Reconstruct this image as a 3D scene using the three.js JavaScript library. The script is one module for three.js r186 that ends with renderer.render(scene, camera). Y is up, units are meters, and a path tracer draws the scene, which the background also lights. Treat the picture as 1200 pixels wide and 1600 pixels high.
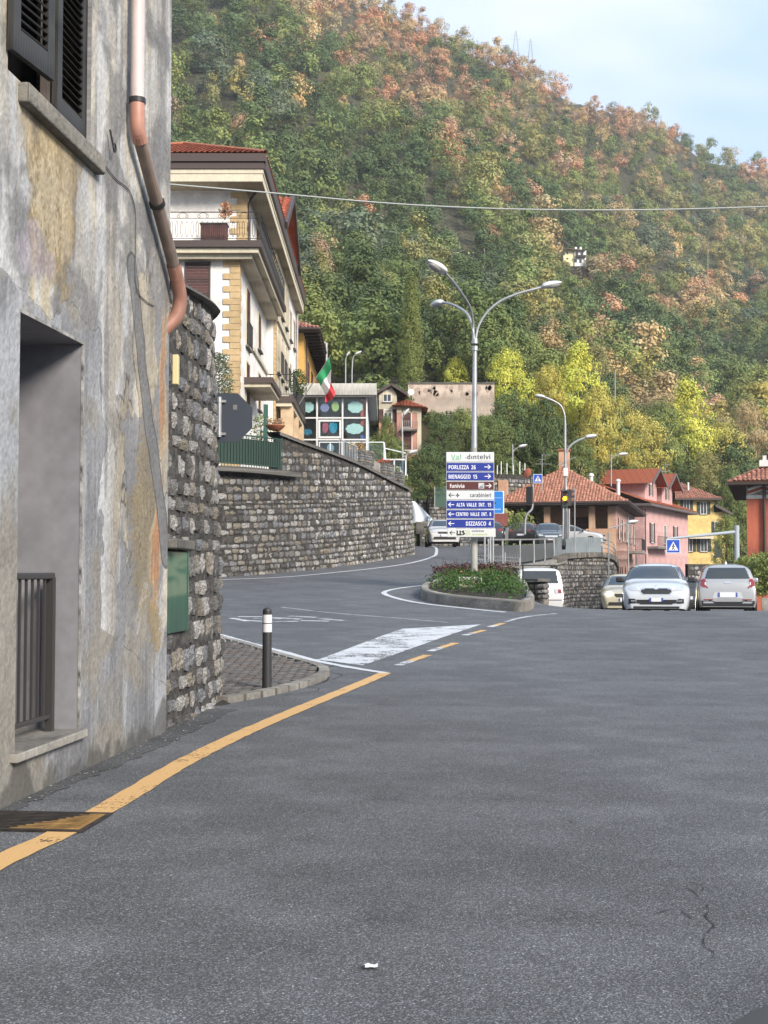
import * as THREE from 'three';
import { mergeGeometries, mergeVertices } from 'three/addons/utils/BufferGeometryUtils.js';
import { RoundedBoxGeometry } from 'three/addons/geometries/RoundedBoxGeometry.js';

// ---------------------------------------------------------------- camera, sky, sun, exposure
const H = 1.4, F = 2000, PITCH = Math.atan(93 / F);
const scene = new THREE.Scene();
const camera = new THREE.PerspectiveCamera(2 * Math.atan(800 / F) * 180 / Math.PI, 0.75, 0.1, 6000);
camera.position.set(0, H, 0);
camera.rotation.set(PITCH, 0, 0);
scene.add(camera);
const renderer = new THREE.WebGLRenderer({ antialias: true });
renderer.toneMapping = THREE.LinearToneMapping;
renderer.toneMappingExposure = 2.0;
renderer.shadowMap.enabled = true;
const SUN_DIR = new THREE.Vector3(0.56, 0.50, 0.74).normalize();
const sun = new THREE.DirectionalLight(0xfff3e4, 3.6);
sun.position.copy(SUN_DIR).multiplyScalar(300);
sun.castShadow = true; sun.shadow.radius = 34; sun.shadow.mapSize.set(4096, 4096);
Object.assign(sun.shadow.camera, { left: -400, right: 400, top: 400, bottom: -400, near: 1, far: 1500 });
scene.add(sun, sun.target);

// ---------------------------------------------------------------- numbers
let SEED = 7;
const rnd = () => { SEED = (SEED + 0x6d2b79f5) | 0; let t = Math.imul(SEED ^ (SEED >>> 15), 1 | SEED); t = (t + Math.imul(t ^ (t >>> 7), 61 | t)) ^ t; return ((t ^ (t >>> 14)) >>> 0) / 4294967296; };
const rr = (a, b) => a + (b - a) * rnd();
const clamp = (x, a = 0, b = 1) => Math.min(b, Math.max(a, x));
const lerp = (a, b, t) => a + (b - a) * t;
const sstep = (a, b, x) => { const t = clamp((x - a) / (b - a)); return t * t * (3 - 2 * t); };
function hash2(x, y) { let h = Math.imul(x, 374761393) + Math.imul(y, 668265263) | 0; h = Math.imul(h ^ (h >>> 13), 1274126177); return ((h ^ (h >>> 16)) >>> 0) / 4294967296; }
function vnoise(x, y, per = 0) {
  const xi = Math.floor(x), yi = Math.floor(y), fx = x - xi, fy = y - yi, u = fx * fx * (3 - 2 * fx), v = fy * fy * (3 - 2 * fy);
  const w = per ? (a) => ((a % per) + per) % per : (a) => a;
  const a = hash2(w(xi), w(yi)), b = hash2(w(xi + 1), w(yi)), c = hash2(w(xi), w(yi + 1)), e = hash2(w(xi + 1), w(yi + 1));
  return a + (b - a) * u + (c - a) * v + (a - b - c + e) * u * v;
}
function fbm(x, y, oct = 4, per = 0) { let s = 0, a = 0.5, n = 0; for (let i = 0; i < oct; i++) { s += a * vnoise(x, y, per); n += a; a *= 0.5; x *= 2; y *= 2; per *= 2; } return s / n; }
function table(pts) {   // monotone smooth interpolation through [x, y] pairs
  const n = pts.length, m = [];
  for (let i = 0; i < n; i++) {
    if (i === 0 || i === n - 1) { const j = i ? n - 2 : 0; m.push((pts[j + 1][1] - pts[j][1]) / (pts[j + 1][0] - pts[j][0])); continue; }
    const a = (pts[i][1] - pts[i - 1][1]) / (pts[i][0] - pts[i - 1][0]), b = (pts[i + 1][1] - pts[i][1]) / (pts[i + 1][0] - pts[i][0]);
    m.push(a * b <= 0 ? 0 : 2 * a * b / (a + b));
  }
  return (x) => {
    if (x <= pts[0][0]) return pts[0][1];
    if (x >= pts[n - 1][0]) return pts[n - 1][1];
    let i = 0; while (x > pts[i + 1][0]) i++;
    const h = pts[i + 1][0] - pts[i][0], t = (x - pts[i][0]) / h, t2 = t * t, t3 = t2 * t;
    return (2 * t3 - 3 * t2 + 1) * pts[i][1] + (t3 - 2 * t2 + t) * h * m[i] + (-2 * t3 + 3 * t2) * pts[i + 1][1] + (t3 - t2) * h * m[i + 1];
  };
}
// a point measured on the photograph (1200 x 1600) at a given distance d in front of the camera
function at(px, py, d) {
  const cx = (px - 600) / F, cy = (800 - py) / F, y = cy * Math.cos(PITCH) + Math.sin(PITCH), z = cy * Math.sin(PITCH) - Math.cos(PITCH), k = d / -z;
  return new THREE.Vector3(cx * k, H + y * k, -d);
}
const V = (x, y, z) => new THREE.Vector3(x, y, z);

// ---------------------------------------------------------------- the lie of the land (x to the right, d away from the camera)
const roadA = table([[-40, -0.6], [4, 0], [8, 0.03], [12, 0.05], [16, 0.09], [22, 0.33], [28, 0.53], [30, 0.475], [34, 0.22], [40, 0.02], [46, -0.12], [60, -0.55], [90, -1.5], [160, -2.4]]);
const roadB = table([[-40, -0.6], [4, 0], [8, 0.03], [12, 0.05], [16, 0.09], [22, 0.33], [28, 0.58], [33, 0.87], [38, 1.2], [44, 1.6], [50, 2.0], [60, 2.4], [74, 2.8], [85, 3.05], [110, 3.7], [160, 5.4]]);
const edgeX = table([[0, 7], [24, 5.6], [28, 4.5], [31, 4.0], [35, 3.95], [44, 4.0], [50, 3.9], [66, 7.5], [84, 11.5], [89, 14.6], [100, 17.4], [160, 34]]);
function G(x, d) {
  const a = roadA(d), b = roadB(d), w = d < 28 ? 2.5 : d < 34 ? lerp(2.5, 0.12, (d - 28) / 6) : 0.12;
  return lerp(a, b, sstep(-w, w, edgeX(d) - x));
}
function onGround(px, py, lift = 0) {   // where the sight line of a measured point meets the road
  const p = at(px, py, 1), sx = p.x, sy = p.y - H;
  let lo = 2.5, d = lo;
  for (d = 2.5; d < 140; d += 0.05) if (H + sy * d < G(sx * d, d) + lift) break;
  for (let i = 0, a = d - 0.05, b = d; i < 20; i++) { const m = (a + b) / 2; if (H + sy * m < G(sx * m, m) + lift) b = m; else a = m; d = b; }
  return V(sx * d, G(sx * d, d) + lift, -d);
}

// ---------------------------------------------------------------- sky
{
  const W = 1024, Hh = 512, data = new Float32Array(W * Hh * 4);
  for (let j = 0; j < Hh; j++) for (let i = 0; i < W; i++) {
    const el = ((j + 0.5) / Hh - 0.5) * Math.PI, az = ((i + 0.5) / W - 0.5) * 2 * Math.PI, y = Math.sin(el), c = Math.cos(el);
    const dx = Math.cos(az) * c, dz = Math.sin(az) * c;
    const t = clamp(y), g = Math.pow(t, 0.62);
    let r = lerp(0.50, 0.17, g), gg = lerp(0.60, 0.34, g), b = lerp(0.70, 0.62, g);
    const k = 1 / (Math.max(y, 0) + 0.22), n = fbm(dx * k * 2.6 + 31.3, dz * k * 4.2 + 11.7, 6), n2 = fbm(dx * k * 0.7 + 5.1, dz * k * 0.9 + 2.2, 4);
    const cl = sstep(0.34, 0.66, n * 0.65 + n2 * 0.4) * 0.8 * sstep(-0.02, 0.08, y);
    r = lerp(r, 0.62, cl); gg = lerp(gg, 0.64, cl); b = lerp(b, 0.67, cl);
    if (y < 0) { const q = sstep(0, -0.12, y); r = lerp(r, 0.16, q); gg = lerp(gg, 0.17, q); b = lerp(b, 0.16, q); }
    data.set([r * 0.94, gg * 0.94, b * 0.95, 1], (j * W + i) * 4);
  }
  const sky = new THREE.DataTexture(data, W, Hh, THREE.RGBAFormat, THREE.FloatType);
  sky.mapping = THREE.EquirectangularReflectionMapping; sky.magFilter = sky.minFilter = THREE.LinearFilter; sky.needsUpdate = true;
  scene.background = sky; scene.environment = sky;
}

// ---------------------------------------------------------------- textures
function tex(n, fn, { srgb = true, rep = 1, m = n, wrap = true } = {}) {   // fn(u, v, i, j) -> [r, g, b, a?] 0..1
  const d = new Uint8Array(n * m * 4);
  for (let j = 0; j < m; j++) for (let i = 0; i < n; i++) {
    const c = fn(i / n, j / m, i, j), o = (j * n + i) * 4;
    d[o] = clamp(c[0]) * 255; d[o + 1] = clamp(c[1]) * 255; d[o + 2] = clamp(c[2]) * 255; d[o + 3] = c[3] === undefined ? 255 : clamp(c[3]) * 255;
  }
  const t = new THREE.DataTexture(d, n, m, THREE.RGBAFormat);
  if (srgb) t.colorSpace = THREE.SRGBColorSpace;
  if (wrap) { t.wrapS = t.wrapT = THREE.RepeatWrapping; t.repeat.set(rep, rep); }
  t.magFilter = THREE.LinearFilter; t.minFilter = THREE.LinearMipmapLinearFilter; t.generateMipmaps = true; t.needsUpdate = true;
  return t;
}
const grey = (g) => [g, g, g];
// uv are metres throughout; rep = 1 / size of the pattern in metres
const T = {};
T.plaster = tex(512, (u, v) => { const a = fbm(u * 6, v * 6, 5, 6), b = fbm(u * 40, v * 40, 3, 40); return grey(0.90 + (a - 0.5) * 0.2 + (b - 0.5) * 0.1); }, { rep: 1 / 2.5 });
T.streak = tex(512, (u, v) => { const a = fbm(u * 5, v * 5, 5, 5), s = fbm(u * 48, v * 4, 4, 4), c = fbm(u * 90, v * 90, 2, 90); const g = 0.84 + (a - 0.5) * 0.2 + (s - 0.5) * 0.2 + (c - 0.5) * 0.06; return [g, g * 0.995, g * 0.975]; }, { rep: 1 / 4 });
T.grain = tex(512, (u, v) => { const a = fbm(u * 10, v * 10, 6, 10), b = hash2(u * 512 | 0, v * 512 | 0); return grey(0.72 + (a - 0.5) * 0.75 + (b - 0.5) * 0.12); }, { rep: 1 / 0.7 });
T.grainB = tex(512, (u, v) => grey(fbm(u * 14, v * 14, 6, 14)), { srgb: false, rep: 1 / 0.5 });
T.wood = tex(512, (u, v) => { const s = fbm(u * 60, v * 3, 4, 3), a = fbm(u * 6, v * 6, 3, 6); return grey(0.74 + (s - 0.5) * 0.5 + (a - 0.5) * 0.2); }, { rep: 1 / 0.6 });
T.concrete = tex(1024, (u, v) => { const a = fbm(u * 5, v * 5, 6, 5), b = fbm(u * 60, v * 60, 3, 60), p = hash2(u * 1024 | 0, v * 1024 | 0) > 0.993 ? -0.15 : 0; const g = 0.76 + (a - 0.5) * 0.45 + (b - 0.5) * 0.2 + p; return [g, g * 0.99, g * 0.965]; }, { rep: 1 / 2 });
{
  // asphalt: dark binder with grains of stone
  const n = 2048, h = new Float32Array(n * n), t = new Float32Array(n * n);
  for (let j = 0; j < n; j++) for (let i = 0; i < n; i++) { h[j * n + i] = 0.22; t[j * n + i] = 0.265 + 0.05 * (hash2(i, j) - 0.5); }
  SEED = 11;
  for (let k = 0; k < 210000; k++) {
    const cx = rnd() * n, cy = rnd() * n, r = 1.1 + 3.1 * Math.pow(rnd(), 2.2), e = rr(0.6, 1), an = rnd() * 3.14, ca = Math.cos(an), sa = Math.sin(an);
    const b = rnd() < 0.03 ? rr(0.5, 0.64) : rr(0.29, 0.48), hh = rr(0.45, 1), R = Math.ceil(r);
    for (let y = -R; y <= R; y++) for (let x = -R; x <= R; x++) {
      const p = (x * ca + y * sa) / r, q = (y * ca - x * sa) / (r * e), f = p * p + q * q;
      if (f > 1) continue;
      const o = ((Math.floor(cy) + y + n) % n) * n + (Math.floor(cx) + x + n) % n, hv = hh * (1 - 0.5 * f);
      if (hv > h[o]) { h[o] = hv; t[o] = b; }
    }
  }
  T.asphalt = tex(n, (u, v, i, j) => { const g = t[j * n + i] + (fbm(u * 7, v * 7, 4, 7) - 0.5) * 0.10; const q = g * 1.17; return [q * 0.98, q, q * 1.025]; }, { rep: 1 / 2.6 });
  T.asphaltB = tex(1024, (u, v, i, j) => grey(h[(j * 2) * n + i * 2] * 0.9), { srgb: false, rep: 1 / 2.6 });
}
T.paintA = tex(1024, (u, v, i, j) => { const a = fbm(u * 9, v * 9, 5, 9), b = fbm(u * 150, v * 150, 3, 150), g = clamp((a * 0.55 + b * 0.6 - 0.27) * 9); return grey(g); }, { srgb: false, rep: 1 / 2.2 });
T.paintW = tex(1024, (u, v, i, j) => { const a = fbm(u * 9 + 3, v * 9, 5, 9), b = fbm(u * 150, v * 150, 3, 150), g = clamp((a * 0.75 + b * 0.6 - 0.455) * 8); return grey(g); }, { srgb: false, rep: 1 / 2.2 });
T.bark = tex(256, (u, v) => grey(0.6 + (fbm(u * 30, v * 5, 4, 5) - 0.5) * 0.9), { rep: 1 / 0.5 });
T.soil = tex(512, (u, v) => { const a = fbm(u * 8, v * 8, 6, 8), b = hash2(u * 512 | 0, v * 512 | 0); const g = 0.6 + (a - 0.5) * 0.9 + (b - 0.5) * 0.25; return [g, g * 0.97, g * 0.9]; }, { rep: 1 / 3 });

// ---------------------------------------------------------------- materials (linear base colours)
const col = (r, g, b) => new THREE.Color().setRGB(r, g, b);
const mat = (c, rough = 0.85, o = {}) => new THREE.MeshStandardMaterial({ color: Array.isArray(c) ? col(...c) : c, roughness: rough, ...o });
const M = {
  asphalt: mat([0.80, 0.80, 0.81], 0.86, { map: T.asphalt, bumpMap: T.asphaltB, bumpScale: 0.003, vertexColors: true }),
  yellow: mat([0.58, 0.36, 0.15], 0.8, { alphaMap: T.paintA, transparent: true, vertexColors: true, bumpMap: T.asphaltB, bumpScale: 0.002 }),
  white: mat([0.54, 0.56, 0.58], 0.75, { alphaMap: T.paintA, transparent: true, vertexColors: true, bumpMap: T.asphaltB, bumpScale: 0.002 }),
  whiteWorn: mat([0.52, 0.54, 0.56], 0.8, { alphaMap: T.paintW, transparent: true, vertexColors: true, bumpMap: T.asphaltB, bumpScale: 0.002 }),
  crack: mat([0.022, 0.022, 0.024], 1),
  mortar: mat([0.098, 0.092, 0.085], 1, { map: T.grain, bumpMap: T.grainB, bumpScale: 0.02 }),
  concrete: mat([0.40, 0.39, 0.37], 0.9, { map: T.concrete, bumpMap: T.grainB, bumpScale: 0.004 }),
  concreteDark: mat([0.22, 0.215, 0.205], 0.95, { map: T.concrete, bumpMap: T.grainB, bumpScale: 0.006 }),
  cream: mat([0.74, 0.68, 0.55], 0.9, { map: T.streak }),
  offwhite: mat([0.92, 0.90, 0.86], 0.9, { map: T.plaster }),
  quoin: mat([0.60, 0.44, 0.24], 0.9, { map: T.plaster }),
  peach: mat([0.66, 0.50, 0.33], 0.9, { map: T.plaster }),
  darkmetal: mat([0.045, 0.043, 0.042], 0.45, { metalness: 0.3 }),
  brownmetal: mat([0.075, 0.055, 0.05], 0.5, { metalness: 0.2 }),
  iron: mat([0.06, 0.062, 0.065], 0.55, { metalness: 0.4, map: T.grain }),
  galv: mat([0.50, 0.51, 0.52], 0.45, { metalness: 0.55, map: T.plaster }),
  greypaint: mat([0.42, 0.45, 0.47], 0.5, { map: T.plaster }),
  whitepaint: mat([0.64, 0.65, 0.66], 0.5),
  glass: new THREE.MeshPhysicalMaterial({ color: col(0.05, 0.06, 0.07), roughness: 0.08, metalness: 0, specularIntensity: 1 }),
  shutterBrown: mat([0.145, 0.05, 0.04], 0.6, { map: T.wood }),
  shutterGreen: mat([0.06, 0.09, 0.075], 0.6, { map: T.wood }),
  shutterDark: mat([0.060, 0.058, 0.056], 0.6, { map: T.wood, bumpMap: T.wood, bumpScale: 0.003 }),
  tile: mat([1, 1, 1], 0.85, { vertexColors: true, map: T.grain }),
  bark: mat([0.10, 0.08, 0.06], 1, { map: T.bark, bumpMap: T.bark, bumpScale: 0.02 }),
  soil: mat([0.11, 0.085, 0.055], 1, { map: T.soil }),
  terracotta: mat([0.42, 0.15, 0.075], 0.8, { map: T.plaster }),
  wire: mat([0.12, 0.12, 0.12], 0.6),
};

// ---------------------------------------------------------------- geometry helpers
const used = new Map();
const numbered = (n) => { const k = used.get(n) ?? 0; used.set(n, k + 1); return k ? `${n}_${String(k).padStart(3, '0')}` : n; };
function uvm(g) {   // box-mapped uv in metres
  const p = g.attributes.position, n = g.attributes.normal, uv = new Float32Array(p.count * 2);
  for (let i = 0; i < p.count; i++) {
    const ax = Math.abs(n.getX(i)), ay = Math.abs(n.getY(i)), az = Math.abs(n.getZ(i));
    const u = ay > ax && ay > az ? p.getX(i) : ax > az ? p.getZ(i) : p.getX(i), v = ay > ax && ay > az ? p.getZ(i) : p.getY(i);
    uv[i * 2] = u; uv[i * 2 + 1] = v;
  }
  g.setAttribute('uv', new THREE.BufferAttribute(uv, 2)); return g;
}
const flat = (g) => (g.index ? g.toNonIndexed() : g);
function box(w, h, d, x = 0, y = 0, z = 0, ry = 0) { const g = flat(new THREE.BoxGeometry(w, h, d)); if (ry) g.rotateY(ry); g.translate(x, y, z); return g; }
const bx = (x0, x1, y0, y1, z0, z1) => box(x1 - x0, y1 - y0, Math.abs(z1 - z0), (x0 + x1) / 2, (y0 + y1) / 2, (z0 + z1) / 2);
function rbox(w, h, d, r, x = 0, y = 0, z = 0) { const g = flat(new RoundedBoxGeometry(w, h, d, 2, r)); g.translate(x, y, z); return g; }
function cyl(r0, r1, a, b, seg = 10) {   // tapered rod from point a to point b
  const l = a.distanceTo(b), g = flat(new THREE.CylinderGeometry(r1, r0, l, seg));
  g.translate(0, l / 2, 0); g.applyQuaternion(new THREE.Quaternion().setFromUnitVectors(V(0, 1, 0), b.clone().sub(a).normalize())); g.translate(a.x, a.y, a.z); return g;
}
const rod = (r, ax, ay, az, b_x, b_y, b_z, seg = 8) => cyl(r, r, V(ax, ay, az), V(b_x, b_y, b_z), seg);
function tube(pts, r, seg = 24, rad = 8) { return flat(new THREE.TubeGeometry(new THREE.CatmullRomCurve3(pts), seg, r, rad)); }
function beam(a, b, w, h) {   // square bar from a to b, w across, h upright
  const l = a.distanceTo(b), g = flat(new THREE.BoxGeometry(w, h, l)); g.lookAt(b.clone().sub(a)); g.translate((a.x + b.x) / 2, (a.y + b.y) / 2, (a.z + b.z) / 2); return g;
}
function extr(pts, depth, bevel = 0) {   // outline in xy pushed along z (0..depth)
  const s = new THREE.Shape(pts.map((p) => new THREE.Vector2(p[0], p[1])));
  return flat(new THREE.ExtrudeGeometry(s, { depth, bevelEnabled: bevel > 0, bevelSize: bevel, bevelThickness: bevel, bevelSegments: 2, curveSegments: 12 }));
}
function poly(list) {   // list of quads/triangles of Vector3
  const p = [];
  for (const f of list) for (let i = 1; i < f.length - 1; i++) for (const v of [f[0], f[i], f[i + 1]]) p.push(v.x, v.y, v.z);
  const g = new THREE.BufferGeometry(); g.setAttribute('position', new THREE.Float32BufferAttribute(p, 3)); g.computeVertexNormals(); return g;
}
function gridGeo(nu, nv, fn, colfn) {   // indexed surface; fn(i, j) -> Vector3
  const p = [], c = [], idx = [];
  for (let j = 0; j <= nv; j++) for (let i = 0; i <= nu; i++) { const v = fn(i, j); p.push(v.x, v.y, v.z); if (colfn) c.push(...colfn(i, j, v)); }
  for (let j = 0; j < nv; j++) for (let i = 0; i < nu; i++) { const a = j * (nu + 1) + i, b = a + 1, e = a + nu + 1, f = e + 1; idx.push(a, b, f, a, f, e); }
  const g = new THREE.BufferGeometry(); g.setAttribute('position', new THREE.Float32BufferAttribute(p, 3));
  if (colfn) g.setAttribute('color', new THREE.Float32BufferAttribute(c, 3));
  g.setIndex(idx); g.computeVertexNormals(); return g;
}
function vcol(g, r, gg, b) { const n = g.attributes.position.count, c = new Float32Array(n * 3); for (let i = 0; i < n; i++) c.set([r, gg, b], i * 3); g.setAttribute('color', new THREE.BufferAttribute(c, 3)); return g; }
function merge(gs) { gs = (Array.isArray(gs) ? gs : [gs]).map(flat); gs.forEach((g) => { if (!g.attributes.uv) uvm(g); }); return gs.length > 1 ? mergeGeometries(gs) : gs[0]; }
function part(name, gs, m, parent, keepUv = false) {
  const g = Array.isArray(gs) ? merge(gs) : gs; if (!keepUv) uvm(g);
  const o = new THREE.Mesh(g, m); o.name = name; o.castShadow = o.receiveShadow = true; parent.add(o); return o;
}
function tag(o, label, category, group, kind) { o.userData = { ...o.userData, label, category }; if (group) o.userData.group = group; if (kind) o.userData.kind = kind; return o; }
function thing(name, label, category, pos = [0, 0, 0], turn = 0, group) {
  const o = new THREE.Group(); o.name = numbered(name); scene.add(o); o.position.set(...(pos.isVector3 ? pos.toArray() : pos)); o.rotation.y = turn; return tag(o, label, category, group);
}
function struct(name, gs, m, label, keepUv = false) { const o = part(numbered(name), gs, m, scene, keepUv); o.userData.kind = 'structure'; if (label) o.userData.label = label; return o; }

// ================================================================ ground, road, markings
{
  struct('ground', (() => { const g = new THREE.CircleGeometry(3500, 64); g.rotateX(-Math.PI / 2); g.translate(0, -6, 0); return [flat(g)]; })(), M.soil, 'brown earth under the whole valley');
  const xs = [], ds = [];
  for (let x = -46; x < -7; x += 3) xs.push(x); for (let x = -7; x < 9; x += 0.25) xs.push(x); for (let x = 9; x < 36; x += 0.7) xs.push(x); for (let x = 36; x <= 62; x += 3) xs.push(x);
  for (let d = -40; d < 2; d += 2) ds.push(d); for (let d = 2; d < 52; d += 0.25) ds.push(d); for (let d = 52; d <= 150; d += 1) ds.push(d);
  const g = gridGeo(xs.length - 1, ds.length - 1, (i, j) => V(xs[i], G(xs[i], ds[j]), -ds[j]), (i, j, v) => {
    const n = fbm(v.x * 0.35 + 40, v.z * 0.16 + 17, 4), m = fbm(v.x * 1.6 + 9, v.z * 1.1 + 4, 3), s = fbm(v.x * 0.9 - v.z * 0.08 + 3, v.z * 0.03 + 8, 3);
    const k = 1 + (n - 0.5) * 0.24 + (m - 0.5) * 0.16 + (s - 0.5) * 0.26; return [k, k, k];
  });
  for (let i = 0, id = g.index.array; i < id.length; i += 3) { const t = id[i + 1]; id[i + 1] = id[i + 2]; id[i + 2] = t; }
  g.computeVertexNormals();
  const o = struct('road', g, M.asphalt, 'grey asphalt road rising to a crest'); const p = g.attributes.position, uv = new Float32Array(p.count * 2);
  for (let i = 0; i < p.count; i++) { uv[i * 2] = p.getX(i); uv[i * 2 + 1] = p.getZ(i); }
  g.setAttribute('uv', new THREE.BufferAttribute(uv, 2)); M.roadMesh = o;
}
// a painted strip along measured points; width in metres, edges a little ragged
function strip(pts, w, lift = 0.006, rag = 0.012, step = 0.12) {
  const c = new THREE.CatmullRomCurve3(pts.map((p) => V(p.x, 0, p.z)), false, 'centripetal'), n = Math.max(2, Math.round(c.getLength() / step)), P = c.getSpacedPoints(n), l = [], r = [];
  for (let i = 0; i <= n; i++) {
    const a = P[Math.max(0, i - 1)], b = P[Math.min(n, i + 1)], t = b.clone().sub(a).normalize(), nx = -t.z, nz = t.x, ww = typeof w === 'function' ? w(i / n) : w;
    const e1 = ww / 2 + rr(-rag, rag), e2 = ww / 2 + rr(-rag, rag);
    const A = V(P[i].x + nx * e1, 0, P[i].z + nz * e1), B = V(P[i].x - nx * e2, 0, P[i].z - nz * e2); A.y = G(A.x, -A.z) + lift; B.y = G(B.x, -B.z) + lift; l.push(A); r.push(B);
  }
  const g = gridGeo(1, n, (i, j) => (i ? r[j] : l[j]).clone(), () => { const k = 1; return [k, k, k]; });
  const nn = g.attributes.normal; if (nn.getY(0) < 0) { const id = g.index.array; for (let i = 0; i < id.length; i += 3) { const t = id[i + 1]; id[i + 1] = id[i + 2]; id[i + 2] = t; } g.computeVertexNormals(); }
  return g;
}
const px2 = (list) => list.map(([x, y]) => onGround(x, y));
function marking(label, gs, m) { const o = part(numbered('road_marking'), gs, m, scene); o.userData = { kind: 'structure', label }; return o; }
function areaMark(quad, nu, nv, lift = 0.006, rag = 0.02) {   // filled patch between four measured corners
  const [a, b, c, e] = quad; return (() => {
    const g = gridGeo(nu, nv, (i, j) => { const u = i / nu, v = j / nv, q = a.clone().lerp(b, u).lerp(e.clone().lerp(c, u), v); if (!i || i === nu) q.x += rr(-rag, rag); if (!j || j === nv) q.z += rr(-rag, rag); q.y = G(q.x, -q.z) + lift; return q; }, () => [1, 1, 1]);
    if (g.attributes.normal.getY(0) < 0) { const id = g.index.array; for (let i = 0; i < id.length; i += 3) { const t = id[i + 1]; id[i + 1] = id[i + 2]; id[i + 2] = t; } g.computeVertexNormals(); }
    return g;
  })();
}
const EDGE = px2([[-90, 1398], [-10, 1352], [90, 1305], [180, 1256], [280, 1196], [380, 1146], [480, 1103], [602, 1052]]);
{
  SEED = 21;
  // the solid edge line has a gap where it crosses the drain
  marking('solid orange yellow line along the roadside', strip(EDGE, 0.165, 0.006, 0.006), M.yellow);
  const dash = [[[622, 1040], [668, 1024]], [[672, 1018], [712, 1005]], [[726, 993], [757, 985]], [[766, 980], [786, 974]]];
  for (const d of dash) { const p = px2(d), mid = p[0].clone().lerp(p[1], 0.42); marking('orange dash of the broken edge line', strip([mid, p[1]], 0.13), M.yellow); marking('white worn half of an edge line dash', strip([p[0], mid], 0.13), M.whiteWorn); }
  marking('thin white line curving over the crest', strip(px2([[790, 972], [812, 966], [838, 962], [870, 959]]), 0.09, 0.006, 0.006), M.whiteWorn);
  // worn white block of the stop line
  marking('wide worn white stop bar across the side street', areaMark(px2([[497, 1031], [628, 983], [752, 976], [566, 1040]]), 40, 12, 0.005), M.whiteWorn);
  marking('white line round the kerb end', strip(px2([[330, 989], [346, 993], [400, 1008], [450, 1021], [495, 1033], [540, 1042], [602, 1052]]), 0.13), M.white);
  marking('thin white guide line across the side street', strip(px2([[440, 949], [520, 958], [620, 966], [700, 973]]), 0.05), M.whiteWorn);
  marking('long white edge line below the stone retaining wall', strip(px2([[300, 908], [345, 906], [440, 902], [540, 893], [610, 885], [650, 878], [676, 870], [682, 863], [672, 852], [655, 840], [650, 833], [664, 829], [700, 827]]), 0.13, 0.006, 0.008), M.white);
  marking('white wedge outline before the planted island', strip(px2([[660, 915], [620, 920], [600, 926], [620, 935], [660, 943], [740, 952], [790, 957]]), 0.14, 0.006, 0.008), M.white);
  for (const [a, b] of [[[738, 851], [752, 850]], [[715, 850], [730, 849]], [[700, 905], [716, 905]]].slice(0, 2)) marking('short white dash of the upper road centre line', strip(px2([a, b]), 0.12), M.white);
  // faded lettering on the side street, seen from the wrong side
  for (const l of [[[362, 966], [388, 971]], [[372, 964], [420, 964]], [[385, 970], [428, 972]], [[396, 967], [440, 967]], [[430, 972], [466, 971]], [[424, 965], [470, 968]], [[452, 963], [494, 965]], [[470, 970], [514, 971]], [[500, 967], [540, 970]]])
    marking('faded white stroke of road lettering', strip(px2(l), 0.16), M.whiteWorn);
  // darker patch of newer tar along the wall
}
// cracks as thin ragged ribbons
function crack(px, w = 0.02, wob = 0.05) {
  const P = px2(px), c = new THREE.CatmullRomCurve3(P), n = Math.max(6, Math.round(c.getLength() / 0.07)), Q = c.getSpacedPoints(n).map((q) => V(q.x + rr(-wob, wob), 0, q.z + rr(-wob, wob)));
  const g = strip(Q, () => w * rr(0.3, 1.2), 0.004, 0.003, 0.05); const o = part(numbered('road_crack'), g, M.crack, scene); o.userData = { kind: 'structure', label: 'dark crack in the asphalt' };
}
{
  SEED = 33;
  for (const c of [[[20, 1245], [110, 1200], [210, 1168], [250, 1146]], [[560, 1040], [600, 1020], [640, 1012], [690, 1008]], [[505, 1030], [520, 1040], [500, 1052], [520, 1060]], [[515, 1050], [535, 1055], [500, 1068]], [[505, 1045], [512, 1062], [490, 1072]],
    [[470, 1072], [500, 1078], [440, 1088]], [[1070, 1390], [1090, 1400], [1110, 1440], [1105, 1480], [1120, 1500]], [[880, 1280], [905, 1290]],
    [[1085, 1380], [1098, 1392]], [[1020, 1430], [1060, 1420], [1085, 1440]]]) crack(c, c[0][1] > 1200 ? 0.0045 : 0.016, 0.018);
}

// older dark tar along the foot of the wall, with a ragged edge, and grit lying on it
{
  SEED = 41;
  const g = strip(px2([[-60, 1272], [20, 1243], [100, 1212], [180, 1181], [252, 1151], [300, 1128], [345, 1108]]), (t) => 0.46 - 0.16 * t, 0.004, 0.035, 0.10), n = g.attributes.position.count, c = g.attributes.color;
  for (let i = 0; i < n; i++) { const k = 0.62 + 0.16 * fbm(i * 0.3, 3, 3); c.setXYZ(i, k, k * 0.98, k * 0.94); }
  const o = part(numbered('gutter_strip'), g, M.asphalt, scene); o.userData = { kind: 'structure', label: 'strip of old dark tar at the wall foot' };
  const gs = [], unit = flat(new THREE.IcosahedronGeometry(1, 0));
  for (let k = 0; k < 150; k++) { const t = rnd(), px = lerp(10, 345, t), py = lerp(1247, 1108, t) + Math.pow(rnd(), 2) * 26 - 4, p = onGround(px, py, 0.004), r = rr(0.003, 0.010), q = unit.clone(); q.scale(r * rr(0.7, 1.4), r * rr(0.4, 0.8), r); q.rotateY(rnd() * 6); q.translate(p.x, p.y, p.z); const b = rr(0.08, 0.3); vcol(q, b, b * 0.97, b * 0.92); q.deleteAttribute('uv'); gs.push(q); }
  const m = part(numbered('grit'), gs, mat([1, 1, 1], 1, { vertexColors: true }), scene); tag(m, 'loose grit and pebbles lying along the wall foot', 'grit', null, 'stuff');
}

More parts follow.
